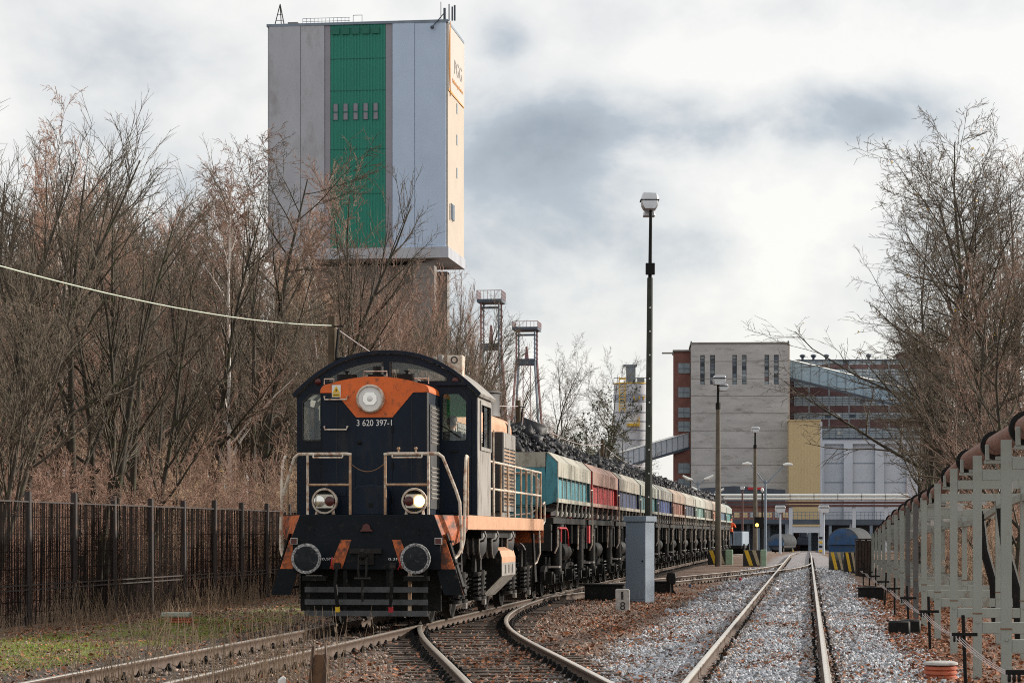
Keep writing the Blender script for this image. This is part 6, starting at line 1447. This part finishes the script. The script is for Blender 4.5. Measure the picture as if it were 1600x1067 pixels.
def tree_meshes(seed, H=10, stems=1, lean=.1, r0=.12, per=(12, 7, 6, 4), ang=(.8, .75, .7), trop=(.05, .10, .10, .05), frac=(.45, .5, .5, .5), t0=.25, wig=.10,
                bark='bark', twig='twig_tan', leaf=None, nleaf=0, lsize=.06, base_spread=.25, twr=.0075, lfall=.55):
    rng = np.random.default_rng(seed)
    P0 = np.zeros((stems, 3)); P0[:, :2] = rng.normal(0, base_spread, (stems, 2)) if stems > 1 else 0
    D = np.zeros((stems, 3)); D[:, 2] = 1; D[:, :2] = rng.normal(0, lean, (stems, 2)) + P0[:, :2] * .25
    L_ = H * rng.uniform(.75 if stems > 1 else .98, 1.05, stems)
    K = 10; p0 = extend(P0, D, L_, K, .06, trop[0], rng); R0 = taper(r0 * rng.uniform(.75, 1.1, stems), K, .12)
    a, d, l1, r = sprout(p0, R0, per[0], t0, .97, ang[0], .18, rng, L_ * frac[0], lfall)
    p1 = extend(a, d, l1, 7, wig, trop[1], rng); R1 = taper(np.clip(r * .62, .012, .2), 7, .2)
    a, d, l2, r = sprout(p1, R1, per[1], .15, .98, ang[1], .2, rng, l1 * frac[1], .4)
    p2 = extend(a, d, l2, 5, wig * 1.2, trop[2], rng); R2 = taper(np.clip(r * .6, .008, .05), 5, .35)
    a, d, l3, r = sprout(p2, R2, per[2], .12, 1.0, ang[2], .25, rng, np.clip(l2 * frac[2], .25, 1.2), .3)
    p3 = extend(a, d, l3, 4, wig * 1.3, trop[3], rng); R3 = taper(np.clip(r * .6, twr * .8, .016), 4, .5)
    ps = [tubes(p2, R2, 4), tubes(p3, R3, 3)]
    tips = p3[:, -1]
    if per[3]:
        a, d, l4, r = sprout(p3, R3, per[3], .1, 1.0, ang[2], .25, rng, np.clip(l3 * frac[3], .12, .55), .2)
        p4 = extend(a, d, l4, 3, wig * 1.3, trop[3], rng); ps.append(tubes(p4, taper(np.full(len(a), twr), 3, .6), 3)); tips = p4[:, -1]
    V, Q = join(ps); mi = np.zeros(len(Q), int); mats = [twig]
    if leaf and nleaf:
        k = rng.choice(len(tips), min(nleaf, len(tips)), replace=False); Vl, Ql = leafquads(tips[k], lsize, rng)
        Q = np.concatenate([Q, Ql + len(V)]); V = np.concatenate([V, Vl]); mi = np.concatenate([mi, np.ones(len(Ql), int)]); mats.append(leaf)
    tv, tq = join([tubes(p0, R0, 8), tubes(p1, R1, 5)])
    return np_mesh('trunk', tv, tq, [bark], smooth=True), np_mesh('crown', V, Q, mats, mi)
TREES = {}
def variant(key, **k): TREES[key] = tree_meshes(**k)
# upright bushy trees of the left wood
variant('ash0', seed=1, H=10, stems=4, lean=.13, r0=.10, per=(13, 7, 5, 2), ang=(.50, .48, .50), trop=(.03, .05, .04, .03), frac=(.44, .55, .55, .55), twig='twig_dark', leaf='leaf_dead', nleaf=40, wig=.045)
variant('ash1', seed=2, H=10, stems=5, lean=.15, r0=.09, per=(11, 7, 5, 2), ang=(.45, .46, .48), trop=(.03, .05, .04, .03), frac=(.46, .55, .55, .55), twig='twig_red', leaf='leaf_dead', nleaf=80, wig=.045)
variant('ash2', seed=3, H=10, stems=3, lean=.11, r0=.115, per=(15, 7, 5, 2), ang=(.55, .52, .52), trop=(.03, .05, .04, .03), frac=(.44, .55, .55, .55), twig='twig_tan', wig=.05)
variant('oak0', seed=4, H=12, stems=1, lean=.05, r0=.17, per=(20, 9, 6, 3), ang=(.80, .68, .65), trop=(.02, .05, .03, .02), frac=(.40, .5, .5, .5), bark='bark_dark', twig='twig_dark', t0=.24, wig=.08)
variant('oak1', seed=5, H=12, stems=2, lean=.12, r0=.15, per=(16, 9, 6, 3), ang=(.68, .62, .62), trop=(.02, .05, .03, .02), frac=(.42, .5, .5, .5), bark='bark_dark', twig='twig_red', t0=.2, wig=.08)
variant('ash3', seed=31, H=10, stems=3, lean=.10, r0=.11, per=(13, 6, 4, 0), ang=(.48, .45, .45), trop=(.03, .06, .05, .04), frac=(.42, .5, .6, .5), twig='twig_dark', bark='bark_dark', wig=.045)
variant('ash4', seed=33, H=10, stems=1, lean=.04, r0=.12, per=(20, 6, 4, 0), ang=(.62, .5, .5), trop=(.03, .06, .05, .04), frac=(.36, .5, .6, .5), twig='twig_dark', bark='bark_dark', wig=.06)
# thicket shrubs
variant('shrub0', seed=6, H=5, stems=13, lean=.34, r0=.028, per=(9, 5, 4, 2), ang=(.55, .6, .6), trop=(.02, .03, .02, .02), frac=(.40, .5, .5, .5), t0=.08, base_spread=.5, wig=.06, bark='twig_tan', twig='twig_tan', leaf='leaf_dead', nleaf=150, twr=.006)
variant('shrub1', seed=7, H=5, stems=13, lean=.38, r0=.024, per=(9, 5, 4, 2), ang=(.6, .65, .6), trop=(.0, .02, .02, .0), frac=(.40, .5, .5, .5), t0=.08, base_spread=.6, wig=.06, bark='twig_red', twig='twig_red', leaf='leaf_dead', nleaf=260, twr=.006)
variant('shrub2', seed=17, H=5, stems=12, lean=.42, r0=.026, per=(9, 5, 4, 2), ang=(.7, .65, .65), trop=(-.03, .0, .0, .0), frac=(.42, .5, .5, .5), t0=.08, base_spread=.6, wig=.07, bark='twig_dark', twig='twig_tan', leaf='leaf_gold', nleaf=25, twr=.006)
variant('birch0', seed=8, H=11, stems=1, lean=.05, r0=.085, per=(18, 8, 6, 3), ang=(.65, .6, .6), trop=(.02, .05, -.02, -.08), frac=(.30, .5, .5, .55), bark='birch_bark', twig='twig_red', t0=.3)
variant('birch1', seed=9, H=11, stems=3, lean=.16, r0=.07, per=(12, 7, 6, 3), ang=(.55, .6, .6), trop=(.02, .06, .0, -.06), frac=(.32, .5, .5, .55), bark='birch_bark', twig='twig_red', t0=.3)
variant('poplar', seed=10, H=18, stems=1, lean=.02, r0=.2, per=(46, 7, 5, 2), ang=(.42, .35, .35), trop=(.05, .20, .15, .1), frac=(.18, .45, .5, .5), bark='bark_dark', twig='twig_red', t0=.12, twr=.012, lfall=.3)
# right-hand open trees
variant('open0', seed=23, H=15, stems=1, lean=.03, r0=.17, per=(22, 9, 6, 3), ang=(.95, .75, .7), trop=(.03, .06, .03, .0), frac=(.42, .46, .5, .5), bark='bark_dark', twig='twig_dark', t0=.28, wig=.08, leaf='leaf_gold', nleaf=25, lsize=.09)
variant('open1', seed=24, H=15, stems=2, lean=.10, r0=.15, per=(16, 8, 6, 3), ang=(.8, .7, .65), trop=(.03, .07, .04, .0), frac=(.38, .46, .5, .5), bark='bark_dark', twig='twig_dark', t0=.2, wig=.08, leaf='leaf_dead', nleaf=60, lsize=.09)
variant('open2', seed=25, H=15, stems=1, lean=.04, r0=.16, per=(22, 8, 6, 3), ang=(.72, .7, .65), trop=(.03, .07, .04, .0), frac=(.36, .46, .5, .5), bark='bark_dark', twig='twig_dark', t0=.18, wig=.08, leaf='leaf_gold', nleaf=70, lsize=.09)
variant('ever', seed=26, H=9, stems=2, lean=.1, r0=.12, per=(15, 7, 6, 3), ang=(.8, .7, .7), trop=(.03, .05, .03, .02), frac=(.40, .45, .5, .5), bark='bark_dark', twig='twig_dark', t0=.15, leaf='needle_green', nleaf=12000, lsize=.11)
TOPS = {k: float(max(v.co.z for v in m[1].vertices)) for k, m in TREES.items()}     # where each crown really ends
def plant_tree(key, x, Y, h, label, group=None, rz=None, wide=1.0, name='bare_tree', cat='tree', rgn=random.Random(77)):
    g = gz(x, Y) - .05; s = h / TOPS[key]
    t = empty(name, (x, Y, g), rgn.uniform(0, 6.28) if rz is None else rz, label, cat, group); t.scale = (s * wide, s * wide, s)
    tr, cr_ = TREES[key]
    link_mesh('trunk' if name != 'thicket_shrub' else 'stems', tr, t); link_mesh('crown', cr_, t)
    return t
rg = random.Random(12)
def wood_edge(Y): return fx(Y) - 1.2
GL = 'trees of the left wood'
POSTS = [45, 113, 175, 232, 283, 332, 377, 418]
NTH = ['first', 'second', 'third', 'fourth', 'fifth', 'sixth', 'seventh', 'eighth']
def where(px):
    if px < POSTS[0]: return 'left of the first fence post'
    for i in range(7):
        if px < POSTS[i + 1]: return 'between the %s and %s fence posts' % (NTH[i], NTH[i + 1])
    for lim, w_ in ((470, 'over the left handrail of the locomotive'), (530, 'over the left end of the cab roof'), (590, 'over the crown of the cab roof'), (650, 'over the right half of the cab roof'), (720, 'over the cab roof box'), (790, 'over the long hood'), (860, 'over the first coal wagon')):
        if px < lim: return w_
    return 'over the middle of the coal train'
def depth_word(Y): return 'front row' if Y < 60 else ('second rank' if Y < 78 else ('mid wood' if Y < 105 else 'far wood'))
LOOK = {'ash0': 'tan many-stemmed', 'ash1': 'reddish many-stemmed', 'ash2': 'tan three-stemmed', 'ash3': 'thin dark three-stemmed', 'ash4': 'thin dark single-stemmed', 'oak0': 'dark single-trunked', 'oak1': 'dark twin-trunked', 'birch0': 'white-barked slim', 'birch1': 'white-barked three-stemmed'}
# how high the wood stands in the photo at each column: its dense body, and the tips of the tallest
sky_x = [-60, 0, 60, 130, 180, 230, 280, 330, 380, 430, 480, 540, 600, 660, 720, 780, 850, 930, 1000]
sky_d = [330, 320, 290, 250, 270, 320, 350, 370, 380, 400, 410, 420, 435, 450, 480, 560, 640, 680, 710]
sky_y = [120, 170, 165, 135, 150, 225, 250, 240, 190, 250, 235, 260, 330, 410, 440, 500, 590, 650, 690]
def ztop(px, Y, f): return EYE + (HY - ((1 - f) * np.interp(px, sky_x, sky_d) + f * np.interp(px, sky_x, sky_y))) / F * Y + .2
def put_left(px, Y, key, f, label=None, group=GL, **k):
    x = (px - CX) / F * Y
    return plant_tree(key, x, Y, float(ztop(px, Y, f)), label or '%s bare tree %s, %s' % (LOOK[key], where(px), depth_word(Y)), group, **k)
n_t = 0
for Y in list(np.arange(46, 100, 4.4)) + list(np.arange(102, 190, 12)):
    pxr = CX + F * wood_edge(Y) / Y
    px = -60 + rg.uniform(0, 60)
    while px < pxr - 12:
        f = rg.choice([-.5, -.4, -.3, -.15, -.05, .1, .6, .95])
        put_left(px, Y + rg.uniform(-1.2, 1.2), rg.choice(['ash0', 'ash1', 'ash2', 'ash1', 'ash0', 'oak0', 'oak1', 'birch0', 'ash2']) if f < .5 else rg.choice(['ash3', 'ash4', 'ash3', 'birch0']), f, wide=rg.uniform(.75, 1.0)); n_t += 1
        px += F / Y * rg.uniform(3.0, 5.0)
# shrubs right behind the fence, and along the wood's foot
SGr = 'thicket shrubs behind the fence'
SLK = {'shrub0': 'tan', 'shrub1': 'reddish', 'shrub2': 'dark-stemmed'}
LOOK['ash0'] = 'tan many-stemmed'
for row, (off, ys) in enumerate(((2.3, np.arange(42, 100, 2.2)), (4.2, np.arange(48, 115, 2.9)), (6.5, np.arange(58, 140, 4.2)))):
    for Y in ys:
        Yj = Y + rg.uniform(-.5, .5); x = fx(Yj) - off - rg.uniform(0, .8)
        if abs(x / Yj) > .23: continue
        key = rg.choice(['shrub0', 'shrub1', 'shrub2', 'shrub1'])
        plant_tree(key, x, Yj, rg.uniform(3.2, 5.0), '%s thicket shrub %s, %s' % (SLK[key], where(CX + F * x / Yj), ['near row', 'second row', 'deep row'][row]), SGr, wide=rg.uniform(.8, 1.0), name='thicket_shrub', cat='shrub')
# shrubs beyond the train, up to the evergreens
for Y in np.arange(98, 175, 3.8):
    x = wood_edge(Y) + rg.uniform(-1, 1.2); key = rg.choice(['shrub0', 'shrub1', 'shrub2']); px = CX + F * x / Y
    w_ = 'left of the slim headframe' if px < 805 else ('below the slim headframe' if px < 845 else ('left of the evergreens' if px < 890 else ('under the evergreens' if px < 950 else 'under the silo')))
    plant_tree(key, x, Y, rg.uniform(4, 6), 'leafless %s shrub above the coal wagons, %s' % (SLK[key], w_), 'shrubs beyond the coal train', name='thicket_shrub', cat='shrub')
# trees that stand out
put_left(372, 78, 'birch0', 1.0, 'tall white-barked birch leaning in the wood left of the winding tower', rz=.4)
put_left(395, 84, 'oak0', 1.05, 'tall spreading bare tree against the left edge of the winding tower', rz=2.0)
put_left(566, 88, 'birch1', .55, 'white-stemmed birch in front of the green stripe of the winding tower', rz=1.0)
put_left(505, 104, 'oak1', 1.0, 'dark bare tree in front of the green stripe left of the white birch', rz=.7)
put_left(135, 52, 'ash3', 1.0, 'tallest bushy bare tree of the left wood with upright shoots', rz=.2)
put_left(200, 55, 'ash3', .95, 'second tallest bushy bare tree of the left wood, right of the tallest', rz=1.2)
put_left(25, 50, 'ash4', 1.0, 'dark-trunked bare tree at the left edge of the picture', rz=1.2)
for px, top, lb in ((676, 418, 'narrow columnar poplar under the winding tower, leftmost of three'), (692, 412, 'narrow columnar poplar under the winding tower, middle of three'), (710, 416, 'narrow columnar poplar under the winding tower, rightmost of three'), (745, 440, 'narrow columnar poplar in front of the nearer headframe')):
    Y = 215; plant_tree('poplar', (px - CX) / F * Y, Y, P(0, top, Y).z + .5, lb, 'columnar poplars', wide=.62, name='poplar_tree')
for px, Y, top, key, lb in ((868, 170, 522, 'open1', 'bare tree with spreading crown right of the slim headframe'), (935, 178, 540, 'open0', 'bare tree with thin crown left of the silo')):
    plant_tree(key, (px - CX) / F * Y, Y, P(0, top, Y).z + .4, lb, 'bare trees near the silo', wide=.9)
for px, Y, top, lb in ((905, 150, 600, 'ragged evergreen tree with dark green clumps above the coal wagons'), (958, 160, 640, 'lower ragged evergreen tree beside the silo')):
    plant_tree('ever', (px - CX) / F * Y, Y, P(0, top, Y).z + .4, lb, 'evergreens above the coal train', name='evergreen_tree')
# right side
def put_right(px, Y, top, key, label, group='trees on the right behind the pipe rack', **k):
    return plant_tree(key, (px - CX) / F * Y, Y, P(0, top, Y).z + .4, label, group, **k)
put_right(1428, 98, 225, 'open0', 'wide-spreading bare tree leaning over the conveyor, leftmost on the right side', rz=3.4, wide=1.45)
put_right(1475, 92, 250, 'open1', 'bare tree just right of the wide-spreading tree', rz=1.0, wide=.8)
put_right(1515, 74, 120, 'open2', 'tallest bare tree on the right with a forked top', rz=2.0, wide=1.1)
put_right(1590, 66, 160, 'open0', 'dark-stemmed bare tree at the right edge of the picture', rz=.6, wide=1.1)
def where_r(px): return 'near the conveyor end' if px < 1420 else ('over the farthest rack posts' if px < 1450 else ('over the far rack posts' if px < 1480 else ('over the middle rack posts' if px < 1510 else ('over the third near rack post' if px < 1540 else ('over the two nearest rack posts' if px < 1580 else 'at the right picture edge')))))
LOOK.update(open0='dark spreading', open1='dark twin-trunked open', open2='dark slender')
for px, Y, top in ((1500, 100, 350), (1545, 90, 320), (1570, 80, 290), (1530, 62, 380), (1600, 58, 330), (1460, 120, 440), (1440, 140, 500), (1620, 72, 200), (1490, 84, 430), (1480, 110, 400), (1585, 54, 330), (1555, 76, 230), (1600, 95, 180), (1530, 105, 260)):
    key = rg.choice(['open1', 'open2', 'oak0', 'oak1', 'ash3']); put_right(px, Y, top, key, '%s bare tree behind the pipe rack, %s' % (LOOK[key], where_r(px)), wide=.85)
for Y in np.arange(35, 128, 1.9):
    x = rx_(Y) + 2.6 + rg.uniform(0, 1.6)
    if x / Y > .24: continue
    for dx, q in ((0, 'behind the rack'), (2.6, 'farther back')):
        if (dx and Y < 48) or (x + dx) / Y > .217: continue
        key = rg.choice(['shrub0', 'shrub1', 'shrub2', 'shrub1']); px = CX + F * (x + dx) / Y
        plant_tree(key, x + dx, Y + dx * .4, rg.uniform(2.6, 4.4) + dx * .3, '%s shrub %s, %s' % (SLK[key], where_r(px), q), 'shrubs behind the pipe rack', wide=rg.uniform(.75, 1.0), name='thicket_shrub', cat='shrub')

# ------------------------------------------------------------------ ballast, leaves, stalks, grass
rng = np.random.default_rng(5)
OCT = np.array([[1, .3, 0], [-.3, 1, .1], [-1, -.2, 0], [.2, -1, -.1], [.15, 0, .8], [-.1, .1, -.8]], float) * 1.25
FQ = np.array([[0, 1, 4], [1, 2, 4], [2, 3, 4], [3, 0, 4], [1, 0, 5], [2, 1, 5], [3, 2, 5], [0, 3, 5]])
def stones(s, Y, size):
    n = len(s); off = OCT[None] * rng.uniform(.55, 1.1, (n, 6, 3)) * (size * rng.lognormal(0, .3, n))[:, None, None] * .5 * rng.uniform(.65, 1.25, (n, 1, 3))
    q = rng.normal(size=(n, 4)); q /= np.linalg.norm(q, axis=1)[:, None]
    z = zbase(s, Y) + rng.uniform(-.25, .45, n) * size
    V = rotq(off, q) + np.stack([s + .122 * Y, Y, z], -1)[:, None]
    return V.reshape(-1, 3), (FQ[None] + (np.arange(n) * 6)[:, None, None]).reshape(-1, 3)
LPs = LP[:, 0] - .122 * LP[:, 1]; RP = path(RIGHT_S, 14, 400); BP = path(BR_S, 14, 73, smooth=4); CP = path(CR_S, 58, 124)
def keep_off(s, Y, tol=.05):                         # nothing on the rail heads
    ok = np.ones(len(s), bool)
    for p in (LP, RP, BP, CP):
        c_ = np.interp(Y, p[:, 1], p[:, 0], left=999, right=999) - .122 * Y
        for o in (-.72, .72): ok &= np.abs(s - c_ - o) > tol
    return ok
def scatter(n, s0, s1, y0, y1, edge=0.0, noisep=0.0, tol=.06):
    Y = y0 + (y1 - y0) * rng.uniform(0, 1, n) ** 1.25; s = rng.uniform(s0, s1, n)
    ok = keep_off(s, Y, tol)
    if edge: ok &= rng.uniform(0, 1, n) < np.clip((s - s0) / edge + .35 * gnoise(s * 1.2, Y * .6), 0, 1) * np.clip((s1 - s) / edge + .35 * gnoise(s * 1.4 + 3, Y * .5), 0, 1)
    if noisep: ok &= gnoise(s * .9 + 7, Y * .45) + rng.uniform(-.6, .6, n) > noisep
    return s[ok], Y[ok]
def split_rail(s, Y):                                 # rust-stained stone close to the rails and in patches
    r_ = np.minimum(np.abs(s + .5 + .72), np.abs(s + .5 - .72)); br = rng.uniform(0, 1, len(s)) < np.clip(.85 - r_ * 2.4, .05, 1) + .3 * np.clip(gnoise(s * 1.3, Y * .5), 0, 1)
    return (s[~br], Y[~br]), (s[br], Y[br])
pa, ba = split_rail(*scatter(74000, -3.0, 2.0, 22.5, 50, .9)); pb_, bb_ = split_rail(*scatter(26000, -3.0, 1.9, 50, 115, .9))
V, Q = join([stones(*pa, .041), stones(*pb_, .075)]); link_mesh('pale_ballast', np_mesh('pale_ballast', V, Q, ['stone_pale']), kind='stuff', label='pale grey crushed stone ballast around the right-hand track', cat='ballast')
a1 = stones(*scatter(22000, -8.6, -2.0, 22.5, 62, 0), .042); a2 = stones(*scatter(5000, -12.6, -8.4, 24, 60, 0), .04)
V, Q = join([a1, a2, stones(*ba, .04), stones(*bb_, .07)]); link_mesh('brown_ballast', np_mesh('brown_ballast', V, Q, ['stone_brown']), kind='stuff', label='dirty brown gravel between the left tracks', cat='gravel')
def leaves(s, Y, size):
    n = len(s); off = np.array([[-.5, 0, .0], [0, -.36, .10], [.5, 0, .02], [0, .36, .10]])[None] * (size * rng.lognormal(0, .3, (n, 1, 1)))
    ax = rng.normal(size=(n, 4)) * np.array([1, .25, .25, 1.0]); ax /= np.linalg.norm(ax, axis=1)[:, None]
    V = rotq(np.broadcast_to(off, (n, 4, 3)).copy(), ax) + np.stack([s + .122 * Y, Y, zbase(s, Y) + rng.uniform(.012, .05, n)], -1)[:, None]
    return V.reshape(-1, 3), np.arange(n * 4).reshape(n, 4)
ls = [leaves(*scatter(40000, -4.2, 2.4, 22.5, 80, 0, .22), .045), leaves(*scatter(9000, -7.4, -3.0, 22.5, 70, 0, -.35), .05), leaves(*scatter(14000, 1.3, 3.8, 22.5, 80), .055), leaves(*scatter(12000, -13.3, -8.6, 24, 62, 0, -.4), .045)]
V, Q = join(ls); link_mesh('leaf_litter', np_mesh('leaf_litter', V, Q, ['leaf_litter']), kind='stuff', label='fallen brown leaves scattered over the tracks and ballast', cat='leaves')
def blades(s, Y, hmin, hmax, rad, lean, K=4):
    n = len(s); P0 = np.stack([s + .122 * Y, Y, zbase(s, Y) - .02], -1); D = np.stack([rng.normal(0, lean, n), rng.normal(0, lean, n), np.ones(n)], -1)
    p = extend(P0, D, rng.uniform(hmin, hmax, n), K, .08, 0, rng); return tubes(p, taper(np.full(n, rad), K, .45), 3)
# dry stalks by the left track (with seed heads) and weeds along the fence foot
sY = rng.uniform(23.5, 29, 260); sS = rng.normal(-5.9, .38, 260)
sa = blades(sS, sY, .25, .95, .0042, .07, 5)
cl = [blades(rng.normal(c_, .25, 60), rng.normal(y_, .5, 60), .3, .9, .0045, .16, 5) for c_, y_ in ((-7.4, 26), (-8.3, 31), (-12.9, 44), (-12.6, 47), (-12.4, 50), (-12.3, 53), (-12.6, 41))]
wd = blades(rng.uniform(-13.6, -12.5, 900), rng.uniform(37, 66, 900), .1, .6, .005, .4, 4)
V, Q = join([sa, wd] + cl); link_mesh('dry_stalks', np_mesh('dry_stalks', V, Q, ['dry_stalk']), kind='stuff', label='dry brown weed stalks along the left track and fence foot', cat='weeds')
s_, y_ = scatter(17000, -12.1, -9.3, 26, 46); kp = gnoise(s_ * .8 + 1, y_ * .55) > -.12; s_, y_ = s_[kp], y_[kp]
V, Q = blades(s_, y_, .03, .10, .0035, .5, 3); link_mesh('green_grass', np_mesh('green_grass', V, Q, ['grass_green']), kind='stuff', label='short bright green grass in patches beside the left track', cat='grass')
s_, y_ = scatter(6000, -13.2, -8.9, 25, 60); V, Q = blades(s_, y_, .04, .16, .0035, .7, 3); link_mesh('dry_grass', np_mesh('dry_grass', V, Q, ['grass_dry']), kind='stuff', label='short dry straw-coloured grass beside the fence', cat='grass')
# alike neighbours: say which is the left and which the right one
seen = {}
for o in bpy.data.objects:
    if o.parent is None and 'label' in o: seen.setdefault(o['label'], []).append(o)
for lb, os_ in seen.items():
    if 1 < len(os_) <= 8 and os_[0].get('group') and len(lb.split()) <= 14:
        os_.sort(key=lambda o: o.location.x / max(o.location.y, 1))
        names = ['left one', 'right one'] if len(os_) == 2 else (['left one', 'middle one', 'right one'] if len(os_) == 3 else [NTH[i] + ' from left' for i in range(len(os_))])
        for o, n_ in zip(os_, names): o['label'] = lb + ', ' + n_
print('trees', n_t, 'objects', len(bpy.data.objects), 'tris', sum(len(m.loops) - 2 * len(m.polygons) for m in bpy.data.meshes))
